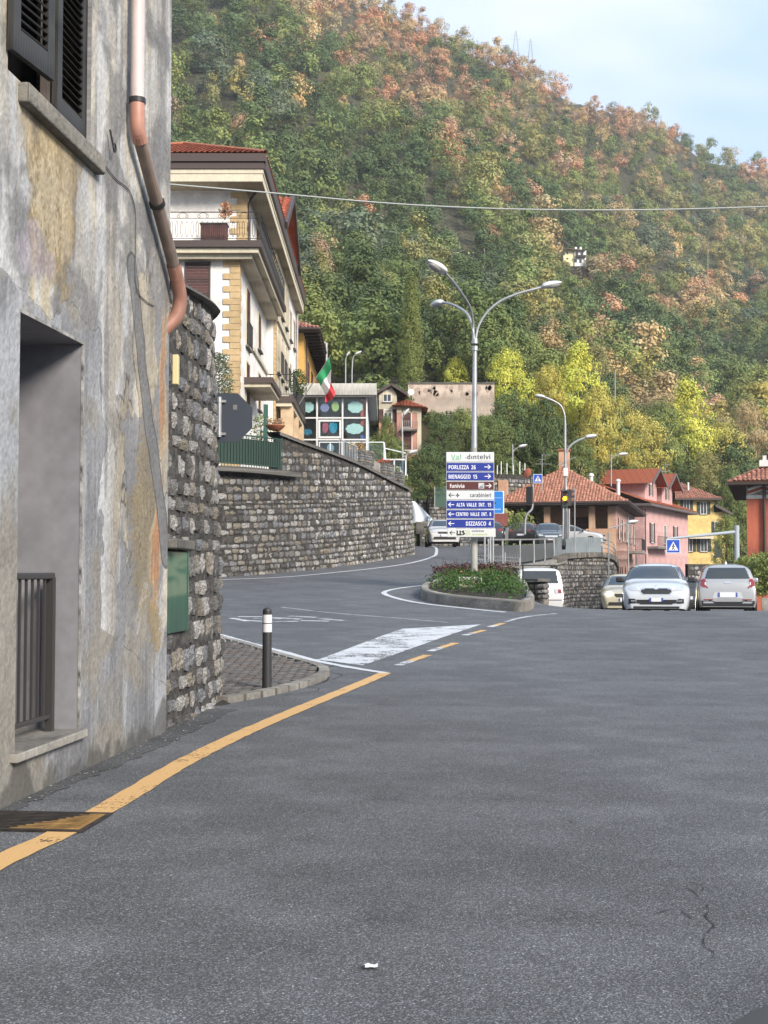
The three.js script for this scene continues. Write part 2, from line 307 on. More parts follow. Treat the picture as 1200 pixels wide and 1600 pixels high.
// ================================================================ weathered house at the roadside
const WA = Math.atan(215 / F);                       // the facade runs 6 degrees to the right of the view
const house = thing('plaster_house', 'weathered grey plaster house with dark louvred shutters at the roadside', 'house', [-3 * Math.cos(WA), 0, -3 * Math.sin(WA)], Math.PI / 2 - WA);
const wallS = (px) => { const r = (px - 600) / F; return (3 * Math.cos(WA) + 3 * Math.sin(WA) * r) / (Math.sin(WA) - Math.cos(WA) * r); };
const facadePt = (px, py) => { const s = wallS(px), d = 3 * Math.sin(WA) + s * Math.cos(WA); return [s, at(px, py, d).y]; };
{
  const S0 = 3.2, S1 = 10.65, Y1 = 9.2, D0 = 7.38, D1 = 8.51, DY0 = 0.33, DY1 = 2.98, W0 = 7.14, W1 = 8.6, WY0 = 4.36, WY1 = 6.3;
  // ---- plaster: what lies on the wall, in metres along it (s) and up it (y)
  const blob = (s, y, cs, cy, rs, ry, n) => 1 - Math.hypot((s - cs) / rs, (y - cy) / ry) + (n - 0.5) * 1.1;
  const seg = (s, y, a, b) => { const dx = b[0] - a[0], dy = b[1] - a[1], t = clamp(((s - a[0]) * dx + (y - a[1]) * dy) / (dx * dx + dy * dy)); return Math.hypot(s - a[0] - dx * t, y - a[1] - dy * t); };
  const TS = 4.6, TW = S1 - TS, TH = 7.0;
  const mixc = (c, e, t) => { for (let i = 0; i < 3; i++) c[i] += (e[i] - c[i]) * t; };
  const bumpArr = new Float32Array(1536 * 1536);
  const map = tex(1536, (u, v, i, j) => {
    const s = TS + u * TW, y = v * TH;
    const ws = s + (fbm(s * 2.1 + 7, y * 2.1, 4) - 0.5) * 0.5, wy = y + (fbm(s * 2.3, y * 2.3 + 19, 4) - 0.5) * 0.5;
    const big = fbm(s * 0.9 + 3, y * 0.7 + 5, 5), mid = fbm(s * 5 + 1, y * 4 + 2, 5), fine = fbm(s * 40, y * 40, 3), st = fbm(s * 9 + 2, y * 0.9, 5), st2 = fbm(s * 26, y * 1.5 + 3, 4), pit = fbm(s * 70 + 5, y * 70, 2);
    const c = [0.68, 0.675, 0.655]; let b = 0.5;
    mixc(c, [0.80, 0.78, 0.72], sstep(0.50, 0.66, big * 0.6 + mid * 0.4) * 0.8);
    mixc(c, [0.76, 0.71, 0.58], sstep(0.50, 0.72, fbm(s * 1.7 + 20, y * 0.6 + 9, 5)) * 0.6);          // lime yellow runs
    mixc(c, [0.76, 0.78, 0.80], sstep(0.52, 0.64, st) * 0.7);                                           // pale rain runs
    mixc(c, [0.48, 0.48, 0.48], sstep(0.55, 0.72, fbm(s * 7 + 50, y * 0.7 + 3, 5)) * 0.6);              // dark rain runs
    mixc(c, [0.44, 0.445, 0.45], sstep(0.54, 0.70, fbm(s * 2.2 + 14, y * 2.4 + 31, 6)) * 0.65);         // blackened patches
    // ochre stain below the window sill
    const oc = blob(ws, wy, 7.95, 3.85, 0.62, 0.62, mid);
    mixc(c, [0.66, 0.55, 0.34], sstep(-0.05, 0.45, oc) * 0.55); mixc(c, [0.45, 0.38, 0.25], sstep(0.0, 0.14, oc) * sstep(0.34, 0.16, oc) * 0.3);
    mixc(c, [0.74, 0.70, 0.60], sstep(0.35, 0.75, blob(ws, wy, 7.85, 3.75, 0.5, 0.45, fine)) * 0.7);
    mixc(c, [0.62, 0.59, 0.63], sstep(0.1, 0.4, blob(ws, wy, 7.6, 3.45, 0.4, 0.22, mid)) * 0.6);
    // cement render round the doorway and along the foot of the wall
    const dn = (fbm(s * 3 + 2, y * 3 + 8, 5) - 0.5) * 0.5, ce = Math.min(3.12 + dn - y, 8.92 + dn * 0.7 + Math.max(0, 1.0 - y) * 3 - s);
    const foot = 0.95 + (fbm(s * 2.2 + 30, 4, 4) - 0.5) * 0.8 - y + (mid - 0.5) * 0.35;
    const cm = Math.max(sstep(0, 0.03, ce), sstep(0, 0.05, foot) * 0.9);
    if (cm > 0) {
      const e = [0.53, 0.54, 0.555], q = (fbm(s * 1.6 + 8, y * 1.1 + 6, 5) - 0.5) * 0.34 + (st2 - 0.5) * 0.16; e[0] += q; e[1] += q; e[2] += q * 1.02;
      mixc(e, [0.68, 0.70, 0.72], sstep(0.54, 0.68, fbm(s * 4 + 90, y * 0.8 + 1, 5)) * 0.8); mixc(e, [0.56, 0.54, 0.49], sstep(0.5, 0.66, fbm(s * 1.2 + 60, y * 1.4 + 3, 4)) * 0.7);
      mixc(c, e, cm * 0.95); b = lerp(b, 0.62, cm);
      mixc(c, [0.25, 0.25, 0.24], sstep(0.025, 0.0, Math.abs(ce)) * (ce < 0.3 ? 0.45 : 0) * (mid > 0.42 ? 1 : 0.2));
    }
    // fallen and patched render toward the corner
    const p1 = fbm(s * 1.9 + 70, y * 0.95 + 41, 5), right = sstep(8.9, 9.4, s) * sstep(4.6, 3.4, y) * sstep(0.5, 0.9, y);
    const pa = p1 - 0.5, warm = sstep(0, 0.02, pa) * right;
    mixc(c, [0.60, 0.55, 0.45], warm * 0.5); if (warm) b = lerp(b, 0.30, warm);
    mixc(c, [0.20, 0.19, 0.18], sstep(0.012, 0.003, Math.abs(pa)) * right * 0.5);
    const p2 = fbm(s * 2.6 + 20, y * 1.3 + 71, 5) - 0.56; mixc(c, [0.52, 0.53, 0.55], sstep(0, 0.02, p2) * right * 0.85); mixc(c, [0.22, 0.21, 0.20], sstep(0.01, 0.002, Math.abs(p2)) * right * 0.4);
    const tan = blob(ws, wy, 10.0, 1.75, 0.42, 0.85, fine); mixc(c, [0.55, 0.50, 0.39], sstep(0, 0.3, tan) * 0.7); mixc(c, [0.36, 0.31, 0.23], sstep(0.62, 0.75, pit) * sstep(0.1, 0.5, tan) * 0.7);
    for (const [q, ry, k] of [[blob(ws, wy, 10.5, 2.85, 0.16, 0.75, st2), 0, 0.75], [blob(ws, wy, 10.35, 1.55, 0.2, 0.5, mid), 0, 0.8]]) { mixc(c, [0.76, 0.68, 0.55], sstep(-0.1, 0.25, q) * k * 0.8); mixc(c, [0.66, 0.48, 0.35], sstep(0.15, 0.6, q + (st2 - 0.5)) * k); }
    mixc(c, [0.55, 0.48, 0.34], sstep(0.02, 0.2, blob(ws, wy, 10.35, 0.98, 0.26, 0.22, fine)) * 0.7);
    // chased groove filled with cement, running down to the corner
    const gr = seg(ws * 0.35 + s * 0.65, y, [9.55, 3.75], [10.62, 1.55]); mixc(c, [0.47, 0.475, 0.48], sstep(0.13, 0.10, gr) * 0.95); mixc(c, [0.24, 0.23, 0.22], sstep(0.020, 0.006, Math.abs(gr - 0.12)) * 0.6);
    const k = 1 + (fine - 0.5) * 0.22 + (pit - 0.5) * 0.14 + (mid - 0.5) * 0.18; for (let q = 0; q < 3; q++) c[q] *= k * [0.985, 0.975, 0.965][q];
    // damp dirt with a ragged upper edge at the pavement
    const dirt = sstep(0.0, 0.10, 0.20 + (fbm(s * 4, 9, 4) - 0.5) * 0.3 + (mid - 0.5) * 0.4 - y); mixc(c, [0.27, 0.265, 0.25], dirt * 0.6 * sstep(0.35, 0.6, mid + fine * 0.3));
    bumpArr[j * 1536 + i] = b + (fine - 0.5) * 0.25 + (mid - 0.5) * 0.35; return c;
  }, { wrap: true });
  map.wrapS = map.wrapT = THREE.ClampToEdgeWrapping; map.repeat.set(1 / TW, 1 / TH); map.offset.set(-TS / TW, 0);
  const bm = tex(768, (u, v, i, j) => grey(bumpArr[(j * 2) * 1536 + i * 2]), { srgb: false }); bm.wrapS = bm.wrapT = THREE.ClampToEdgeWrapping; bm.repeat.set(1 / TW, 1 / TH); bm.offset.set(-TS / TW, 0);
  const mPlaster = mat([0.80, 0.805, 0.82], 0.95, { map, bumpMap: bm, bumpScale: 0.03 });
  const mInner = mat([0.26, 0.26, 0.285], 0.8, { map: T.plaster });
  // front wall in pieces round its two openings, 0.55 thick
  part('wall', [bx(S0, D0, -0.4, WY0, -0.55, 0), bx(D1, S1, -0.4, WY0, -0.55, 0), bx(D0, D1, DY1, WY0, -0.55, 0), bx(D0, D1, -0.4, DY0 - 0.06, -0.55, 0), bx(S0, W0, WY0, WY1, -0.55, 0), bx(W1, S1, WY0, WY1, -0.55, 0), bx(S0, S1, WY1, Y1, -0.55, 0)], mPlaster, house);
  part('end_wall', [bx(S1 - 0.5, S1 - 0.003, -0.4, Y1, -8, -0.553), bx(S0, S0 + 0.5, -0.4, Y1, -8, -0.553), bx(S0 + 0.5, S1 - 0.5, -0.4, Y1, -8, -7.6)], M.concrete, house);
  part('roof', [poly([[V(S0 - 0.7, Y1, 0.8), V(S1 + 0.7, Y1, 0.8), V(S1 + 0.7, Y1 + 2.2, -4), V(S0 - 0.7, Y1 + 2.2, -4)], [V(S1 + 0.7, Y1, -8.8), V(S0 - 0.7, Y1, -8.8), V(S0 - 0.7, Y1 + 2.2, -4), V(S1 + 0.7, Y1 + 2.2, -4)]]), bx(S0 - 0.7, S1 + 0.7, Y1 - 0.12, Y1 - 0.003, -8.8, 0.8)], M.terracotta, house);
  // doorway: painted reveals, door set back, granite step
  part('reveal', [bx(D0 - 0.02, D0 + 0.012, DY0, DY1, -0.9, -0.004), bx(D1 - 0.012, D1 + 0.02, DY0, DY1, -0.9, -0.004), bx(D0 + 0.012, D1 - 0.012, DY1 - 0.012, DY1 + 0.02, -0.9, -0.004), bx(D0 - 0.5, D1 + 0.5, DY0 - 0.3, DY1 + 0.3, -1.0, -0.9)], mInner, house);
  part('reveal_edge', [bx(D1 - 0.016, D1 + 0.002, DY0, DY1 + 0.006, -0.012, 0.004), bx(D0, D1 - 0.016, DY1 - 0.016, DY1 + 0.006, -0.012, 0.003)], mat([0.52, 0.51, 0.49], 0.9, { map: T.grain }), house);
  part('step', [rbox(D1 - D0 + 0.1, 0.06, 0.9, 0.012, (D0 + D1) / 2 - 0.02, DY0 - 0.03, -0.40)], M.concrete, house);
  const mRail = mat([0.055, 0.052, 0.052], 0.5, { metalness: 0.3 });
  const rail = part('balustrade', [rbox(D1 - D0 - 0.12, 0.045, 0.045, 0.012, (D0 + D1) / 2 - 0.06, 1.37, -0.16), bx(D1 - 0.17, D1 - 0.12, DY0, 1.36, -0.185, -0.135), rbox(D1 - D0 - 0.2, 0.03, 0.03, 0.006, (D0 + D1) / 2 - 0.06, 0.43, -0.16), bx(D0 + 0.02, D0 + 0.06, DY0, 1.36, -0.185, -0.135)], mRail, house);
  for (let s = D0 + 0.13; s < D1 - 0.2; s += 0.105) part('baluster', [bx(s - 0.008, s + 0.008, 0.43, 1.36, -0.168, -0.152)], mRail, rail);
  // window
  part('window_sill', [rbox(8.74 - 7.30, 0.13, 0.46, 0.02, (7.30 + 8.74) / 2, WY0 - 0.075, -0.16)], mat([0.30, 0.29, 0.265], 0.95, { map: T.concrete, bumpMap: T.grainB, bumpScale: 0.012 }), house);
  const win = part('window', [bx(W0, W1, WY0 + 0.03, WY1, -0.42, -0.40)], mat([0.012, 0.013, 0.015], 0.25), house);
  part('window_frame', [bx(7.98, 8.03, WY0 + 0.03, WY1, -0.13, -0.08), bx(W0 - 0.02, W0 + 0.05, WY0 + 0.03, WY1, -0.30, -0.1), bx(W1 - 0.035, W1 + 0.01, WY0 + 0.03, WY1, -0.3, -0.03), bx(W0, 7.98, WY0 + 0.75, WY0 + 0.80, -0.35, -0.3)], mat([0.15, 0.125, 0.11], 0.8, { map: T.wood }), win);
  function shutter(w, h, pos, turn) {
    const g = new THREE.Group(); g.name = 'shutter'; house.add(g); g.position.set(...pos); g.rotation.y = turn;
    part('stile', [bx(0, 0.085, 0, h, -0.02, 0.02)], M.shutterDark, g); part('stile', [bx(w - 0.085, w, 0, h, -0.02, 0.02)], M.shutterDark, g); part('bottom_rail', [bx(0.085, w - 0.085, 0, 0.15, -0.019, 0.019)], M.shutterDark, g);
    const sl = flat(new THREE.BoxGeometry(w - 0.172, 0.055, 0.008)); sl.rotateX(-0.75); uvm(sl);
    for (let y = 0.175; y < h - 0.05; y += 0.052) { const m = new THREE.Mesh(sl, M.shutterDark); m.name = 'slat'; m.position.set(w / 2, y, 0); m.castShadow = m.receiveShadow = true; g.add(m); }
    return g;
  }
  shutter(0.565, WY1 - WY0 - 0.06, [8.03, WY0 + 0.04, -0.05], 0);
  shutter(0.50, WY1 - WY0 + 0.02, [7.10, WY0 + 0.10, 0.03], -0.13);
  const ring = (s, y, r) => { const g = flat(new THREE.TorusGeometry(r, 0.006, 6, 14)); g.translate(s, y, 0.05); return g; };
  part('pull_ring', [ring(7.36, WY0 + 0.2, 0.025)], M.iron, house); part('shutter_hook', [ring(8.98, 4.5, 0.03), rod(0.008, 8.93, 4.62, 0.03, 8.97, 4.48, 0.05)], M.iron, house);
  // thin cable stapled to the wall
  part('wall_cable', [tube([[150, 250], [172, 278], [196, 300], [205, 330], [206, 380], [208, 450], [222, 470], [236, 478]].map(([x, y]) => { const [s, h] = facadePt(x, y); return V(s, h, 0.010); }), 0.0045, 60, 6)], M.wire, house);
  // ---- rain pipe
  const mPipe = mat([0.74, 0.64, 0.64], 0.45, { map: T.streak }), mPipe2 = mat([0.30, 0.235, 0.205], 0.45, { map: T.streak }), mPipe3 = mat([0.52, 0.27, 0.21], 0.5, { map: T.streak });
  const q = thing('rain_pipe', 'pale pink and brown rain pipe kinking down the plaster house corner', 'pipe', house.position.clone(), house.rotation.y);
  const zq = 0.09, e1 = V(9.39, 4.72, zq), e2 = V(10.52, 3.93, zq), e3 = V(10.66, 3.72, zq + 0.03);
  part('upright_pipe', [cyl(0.052, 0.052, V(9.39, 4.98, zq), V(9.39, 9, zq), 20)], mPipe, q);
  part('elbow', [tube([V(9.39, 5.0, zq), V(9.39, 4.88, zq), V(9.41, 4.78, zq), V(9.48, 4.71, zq)], 0.058, 16, 16)], mPipe3, q);
  part('slanted_pipe', [cyl(0.052, 0.052, V(9.44, 4.75, zq), e2, 20)], mPipe2, q);
  part('elbow', [tube([V(10.44, 3.99, zq), V(10.56, 3.88, zq), V(10.66, 3.74, zq), V(10.67, 3.60, zq - 0.03), V(10.62, 3.46, zq - 0.14)], 0.06, 24, 16)], mPipe3, q);
  for (const [a, b] of [[V(9.39, 4.98, zq), V(9.39, 5.02, zq)], [V(9.93, 4.378, zq), V(9.961, 4.354, zq)]]) part('bracket', [cyl(0.064, 0.064, a, b, 20)], M.iron, q);
}

// ================================================================ stone walls
const stoneGeo = [];
{
  SEED = 5;
  for (let k = 0; k < 12; k++) {
    let g = new THREE.BoxGeometry(1, 1, 1, 3, 3, 1); g.deleteAttribute('uv'); g.deleteAttribute('normal'); g = mergeVertices(g); const p = g.attributes.position;
    for (let i = 0; i < p.count; i++) {
      let x = p.getX(i), y = p.getY(i), z = p.getZ(i); const e = Math.max(Math.abs(x), Math.abs(y)) > 0.45, corner = Math.abs(x) > 0.45 && Math.abs(y) > 0.45;
      if (corner) { const c = rr(0.80, 0.98); x *= c; y *= c; } else { x *= 1 + rr(-0.07, 0.04); y *= 1 + rr(-0.08, 0.04); }
      if (z > 0) z += e ? -rr(0.03, corner ? 0.22 : 0.15) : rr(-0.08, 0.10);
      p.setXYZ(i, x, y, z);
    }
    g = flat(g); g.computeVertexNormals(); uvm(g); stoneGeo.push(g);
  }
}
const stoneMat = [[0.538, 0.525, 0.496], [0.302, 0.294, 0.286], [0.202, 0.197, 0.193], [0.605, 0.588, 0.563], [0.386, 0.344, 0.277], [0.319, 0.328, 0.353], [0.143, 0.139, 0.134], [0.437, 0.395, 0.336]].map((c) => mat(c, 0.95, { map: T.grain, bumpMap: T.grainB, bumpScale: 0.012 }));
// path: [x, d] points with the open side on the right of travel; lo / hi heights as functions of the distance along it
function stoneWall(o, path, { lo, hi, course = 0.2, wmin = 0.14, wmax = 0.34, batter = 0.03, thick = 0.5, keep = () => true, most = 300, from = 0, to = 1e9, joint = 0.03, proud = 0.05 }) {
  const c = new THREE.CatmullRomCurve3(path.map(([x, d]) => V(x, 0, -d)), false, 'centripetal'), L = c.getLength(), base = o.position.clone();
  const P = c.getSpacedPoints(400), ptAt = (s) => { const f = clamp(s / L) * 400, i = Math.min(399, Math.floor(f)), p = P[i].clone().lerp(P[i + 1], f - i), t = P[Math.min(400, i + 2)].clone().sub(P[Math.max(0, i - 1)]).normalize(); return [p, t, V(-t.z, 0, t.x)]; };
  const inset = (y, s) => batter * (y - lo(s));
  const n = Math.ceil(L / 0.4), rows = [];
  const mg = gridGeo(n, 8, (i, j) => { const s = i / n * L, [p, , r] = ptAt(s), y = lerp(lo(s) - 0.3, hi(s), j / 8); return p.addScaledVector(r, -inset(y, s)).setY(y).sub(base); });
  const back = gridGeo(n, 1, (i, j) => { const s = i / n * L, [p, , r] = ptAt(s); return p.addScaledVector(r, j ? -thick : -inset(hi(s), s)).setY(hi(s)).sub(base); });
  const rear = gridGeo(n, 1, (i, j) => { const s = i / n * L, [p, , r] = ptAt(s); return p.addScaledVector(r, -thick).setY(j ? lo(s) - 0.3 : hi(s)).sub(base); });
  part('mortar', [mg, back, rear], M.mortar, o);
  const list = [];
  let y0 = -0.1; const span = Math.max(...[0, 0.25, 0.5, 0.75, 1].map((f) => hi(f * L) - lo(f * L)));
  for (; y0 < span; ) {
    const h = course * rr(0.7, 1.35);
    for (let s = Math.max(from, 0) + rr(0, wmax); s < Math.min(to, L); ) {
      const w = rr(wmin, wmax), sm = s + w / 2, yb = lo(sm) + y0 + h / 2 + rr(-0.08, 0.08) * h;
      const hh = h * rr(0.85, 1.02), q0 = 0.010 + proud * rr(0.0, 0.9);
      if (yb + hh / 2 < hi(sm) - 0.01 && keep(sm, yb)) { const [p, t, r] = ptAt(sm); p.addScaledVector(r, -inset(yb, sm) - 0.10 + q0); p.y = yb; list.push({ p, th: Math.atan2(-t.z, t.x), w: w - joint * rr(0.5, 1.6), h: hh - joint * rr(0.4, 1.5), z: 0.1, dist: p.length(), roll: rr(-0.08, 0.08) }); }
      s += w;
    }
    y0 += h;
  }
  list.sort((a, b) => a.dist - b.dist);
  const rest = [], mtx = new THREE.Matrix4(), e = new THREE.Euler();
  list.forEach((q, i) => {
    const g = stoneGeo[Math.floor(rnd() * stoneGeo.length)], f = rnd(), mi = Math.floor(rnd() * stoneMat.length);
    if (i < most) { const m = new THREE.Mesh(g, stoneMat[mi]); m.name = 'stone'; m.position.copy(q.p).sub(base); m.rotation.set(0, q.th, q.roll); m.scale.set(q.w, q.h, q.z * 2); m.castShadow = m.receiveShadow = true; o.add(m); }
    else { const k = g.clone(); k.applyMatrix4(mtx.compose(q.p.clone().sub(base), new THREE.Quaternion().setFromEuler(e.set(0, q.th, q.roll)), V(q.w, q.h, q.z * 2))); const cc = stoneMat[mi].color; vcol(k, cc.r, cc.g, cc.b); rest.push(k); }
  });
  if (rest.length) { const m = part('stonework', rest, M.stoneRest, o); m.userData.kind = 'stuff'; }
  return { ptAt, L, list };
}
M.stoneRest = mat([1, 1, 1], 0.95, { vertexColors: true, map: T.grain, bumpMap: T.grainB, bumpScale: 0.012 });
{
  SEED = 61;
  const path = [[-1.90, 10.92], [-1.79, 12], [-1.71, 13.0], [-1.76, 13.9], [-2.15, 14.75], [-3.0, 15.3], [-5, 15.8], [-8, 16.3]];
  const o = thing('stone_wall', 'tall curved wall of rough pale stones joined to the plaster house', 'stone wall', [-1.8, 0, -12]);
  const hi = (s) => 4.0 + 0.08 * Math.min(s, 3), lo = (s) => G(-1.7, 10.9 + Math.min(s, 4)) - 0.02;
  const w = stoneWall(o, path, { lo, hi, course: 0.195, wmin: 0.13, wmax: 0.30, batter: 0.03, keep: (s, y) => !(s < 0.95 && y > 0.82 && y < 1.60), to: 5.6, proud: 0.036, joint: 0.034 });
  // rounded coping
  const prof = [], n = 60;
  const cop = (i, j) => { const s = i / n * w.L, [p, , r] = w.ptAt(s), a = j / 6 * Math.PI; return p.addScaledVector(r, -0.12 - 0.22 + Math.cos(Math.PI - a) * -0.30).setY(hi(s) - 0.02 + Math.sin(a) * 0.10).sub(o.position); };
  part('coping', [gridGeo(n, 6, cop), gridGeo(n, 1, (i, j) => cop(i, j ? 6 : 0))], M.concreteDark, o);
  // green metal box set into the wall by the house corner
  const b = thing('meter_cabinet', 'green metal cabinet set into the stone wall beside the house corner', 'cabinet', [-1.865, 0.86, -11.36], -0.08);
  const mG = mat([0.055, 0.15, 0.105], 0.5, { map: T.streak });
  part('cabinet_door', [rbox(0.05, 0.72, 0.86, 0.01, 0.005, 0.36, 0)], mG, b); part('cabinet_body', [bx(-0.3, -0.025, 0, 0.72, -0.44, 0.44)], mG, b); part('door_edge', [bx(0.031, 0.036, 0.0, 0.72, -0.43, -0.405)], mat([0.04, 0.11, 0.08], 0.5), b);
  // stone lintel over it
  part('lintel', [rbox(0.5, 0.09, 1.0, 0.02, -1.89 - o.position.x - 0.12, 1.64, -11.42 - o.position.z)], M.concreteDark, o);
  const c = thing('cable_cover', 'short pale yellow plastic cable cover on the stone wall edge', 'cable cover', [-1.86, 3.02, -11.06]);
  part('cover', [rbox(0.05, 0.26, 0.09, 0.008, 0.05, 0.13, 0)], mat([0.60, 0.52, 0.28], 0.6), c);
  // litter at the foot of the wall
}
// stop sign seen from behind, held by an arm from the wall
{
  const p = at(356, 653, 15.6), o = thing('stop_sign', 'dark grey back of an octagonal road sign on a bracket at the curved wall', 'road sign', p);
  const R = 0.325, oct = []; for (let i = 0; i < 8; i++) { const a = Math.PI / 8 + i * Math.PI / 4; oct.push([Math.cos(a) * R, Math.sin(a) * R]); }
  const plate = extr(oct, 0.012); part('sign_plate', [plate], mat([0.045, 0.055, 0.075], 0.5, { metalness: 0.2 }), o);
  part('bracket_pole', [rod(0.03, -0.1, -0.24, 0.05, -0.1, 0.25, 0.05, 12)], M.galv, o); part('bracket_arm', [rod(0.028, -0.1, 0, 0.05, -0.75, 0.02, 0.05, 12)], M.galv, o);
  for (const y of [-0.2, 0.2]) part('clamp', [box(0.16, 0.03, 0.03, -0.1, y, 0.03), rod(0.036, -0.1, y - 0.02, 0.05, -0.1, y + 0.02, 0.05, 12)], M.galv, o);
  part('maker_stamp', [box(0.05, 0.06, 0.002, 0.09, 0.13, 0.0135)], mat([0.16, 0.16, 0.16], 0.6), o);
}

// ================================================================ pavement of small setts round the corner
{
  SEED = 91;
  const edgePx = [[346, 1099], [400, 1090], [450, 1079], [488, 1067], [507, 1056], [500, 1047], [474, 1039], [430, 1026], [390, 1013], [346, 1001]];
  const P = edgePx.map(([x, y]) => onGround(x, y)), poly2 = P.map((p) => [p.x, -p.z]); poly2.push([-5, 30], [-5, 15.4], [-2.2, 14.9], [-1.6, 12.9]);
  const inside = (x, d, pl) => { let c = false; for (let i = 0, j = pl.length - 1; i < pl.length; j = i++) { const [xi, yi] = pl[i], [xj, yj] = pl[j]; if ((yi > d) !== (yj > d) && x < (xj - xi) * (d - yi) / (yj - yi) + xi) c = !c; } return c; };
  const o = thing('paved_corner', 'corner pavement of small grey brown setts beside the curved stone wall', 'pavement', [-2, 0, -17]); o.userData.kind = 'structure'; 
  // bed
  const sh = new THREE.ShapeGeometry(new THREE.Shape(poly2.map(([x, d]) => new THREE.Vector2(x, d))), 1), pos = sh.attributes.position; 
  const bed = gridGeo(40, 70, (i, j) => { const x = -5 + i * 0.14, d = 12 + j * 0.26; return V(x - o.position.x, G(x, d) + (inside(x, d, poly2) ? 0.035 : -0.03), -d - o.position.z); });
  { const id = bed.index.array; for (let i = 0; i < id.length; i += 3) { const t = id[i + 1]; id[i + 1] = id[i + 2]; id[i + 2] = t; } bed.computeVertexNormals(); }
  part('bedding', [bed], mat([0.10, 0.095, 0.09], 1, { map: T.soil }), o);
  const gs = []; for (let k = 0; k < 4; k++) gs.push(uvm(rbox(0.215, 0.06, 0.10, 0.012)));
  const ms = [[0.22, 0.20, 0.19], [0.26, 0.235, 0.22], [0.19, 0.18, 0.175], [0.25, 0.25, 0.245], [0.24, 0.20, 0.18]].map((c) => mat(c, 0.95, { map: T.grain, bumpMap: T.grainB, bumpScale: 0.006 }));
  const list = [];
  for (let d = 12.6, r = 0; d < 30; d += 0.115, r++) for (let x = -4.8 + (r % 2) * 0.115; x < 1; x += 0.232) if (inside(x, d, poly2) && inside(x + 0.1, d, poly2) && inside(x - 0.1, d, poly2)) list.push([x, d]);
  const vis = (q) => q[0] / q[1] > -0.16; list.sort((a, b) => (vis(b) - vis(a)) || a[1] - b[1]);
  const rest = [];
  list.forEach(([x, d], i) => {
    const y = G(x, d) + 0.03 + rr(-0.006, 0.006), mi = Math.floor(rnd() * 5), ry = rr(-0.06, 0.06), rx = rr(-0.05, 0.05), rz = rr(-0.04, 0.04);
    const m = new THREE.Mesh(gs[i % 4], ms[mi]); m.name = 'paver'; m.position.set(x - o.position.x, y, -d - o.position.z); m.rotation.set(rx, ry, rz); m.castShadow = m.receiveShadow = true;
    if (i < 300) o.add(m); else { m.updateMatrix(); rest.push(vcol(m.geometry.clone().applyMatrix4(m.matrix), ...ms[mi].color.toArray())); }
  });
  if (rest.length) part('paving', rest, M.stoneRest, o).userData.kind = 'stuff';
  // kerb stones round the nose
  const kc = new THREE.CatmullRomCurve3(P.slice(0, 10).map((p) => V(p.x, 0, p.z)), false, 'centripetal'), K = 26;
  for (let i = 0; i < K; i++) {
    const a = kc.getPointAt(i / K + 0.003), b = kc.getPointAt((i + 1) / K - 0.003); a.y = G(a.x, -a.z) + 0.02; b.y = G(b.x, -b.z) + 0.02;
    part('kerb_stone', [beam(a.sub(o.position), b.sub(o.position), 0.13, 0.10)], M.concrete, o);
  }
}
// ---- bollard
{
  const p = onGround(417, 1079, 0.03), o = thing('bollard', 'black metal bollard with two white bands on the corner pavement', 'bollard', p), h = 0.87;
  const m = mat([0.028, 0.028, 0.030], 0.45);
  part('post', [cyl(0.053, 0.05, V(0, 0, 0), V(0, h, 0), 24), cyl(0.075, 0.055, V(0, 0, 0), V(0, 0.035, 0), 24)], m, o);
  part('cap', [(() => { const g = flat(new THREE.SphereGeometry(0.05, 20, 8, 0, 6.3, 0, 1.57)); g.scale(1, 0.8, 1); g.translate(0, h, 0); return g; })()], m, o);
  for (const y of [h - 0.13, h - 0.23]) part('reflective_band', [cyl(0.0525, 0.0525, V(0, y, 0), V(0, y + 0.09, 0), 24)], mat([0.62, 0.62, 0.63], 0.4), o);
}
// ---- drain grating by the wall
{
  const a = onGround(-30, 1310), b = onGround(120, 1304), c = onGround(165, 1266), e = onGround(40, 1268);
  const cx = onGround(38, 1284), o = thing('drain_grate', 'rusty dark iron drain grate crossed by the yellow line', 'drain', [cx.x, cx.y, cx.z], -WA);
  const W = 0.78, D = 0.46, m = mat([0.052, 0.042, 0.036], 0.8, { map: T.grain });
  part('pit', [bx(-W / 2, W / 2, 0.001, 0.004, -D / 2, D / 2)], mat([0.10, 0.085, 0.07], 1, { map: T.soil }), o);
  part('grate_frame', [bx(-W / 2 - 0.03, W / 2 + 0.03, 0.001, 0.011, -D / 2 - 0.03, -D / 2), bx(-W / 2 - 0.03, W / 2 + 0.03, 0.001, 0.011, D / 2, D / 2 + 0.03), bx(W / 2, W / 2 + 0.03, 0.001, 0.010, -D / 2, D / 2), bx(-W / 2 - 0.03, -W / 2, 0.001, 0.010, -D / 2, D / 2)], m, o);
  const my = mat([0.50, 0.30, 0.10], 0.85, { map: T.grain });
  for (let k = 0; k < 11; k++) { const z = -D / 2 + 0.025 + k * (D - 0.05) / 10; const x1 = 0.26 - k * 0.030 + 0.04; part('grate_bar', [bx(-W / 2, x1, 0.006, 0.011, z - 0.008, z + 0.008)], m, o); part('grate_bar', [bx(x1, W / 2, 0.006, 0.0112, z - 0.008, z + 0.008)], my, o); }
}
// ---- a leaf of paper on the road
{
  const p = onGround(580, 1512, 0.006), o = part(numbered('paper_scrap'), gridGeo(4, 3, (i, j) => V((i - 2) * 0.011 + rr(-0.003, 0.003), 0.004 + rr(0, 0.010), (j - 1.5) * 0.012)), mat([0.72, 0.72, 0.70], 0.8, { side: THREE.DoubleSide }), scene);
  o.position.copy(p); tag(o, 'small white scrap of paper lying on the asphalt', 'litter');
}

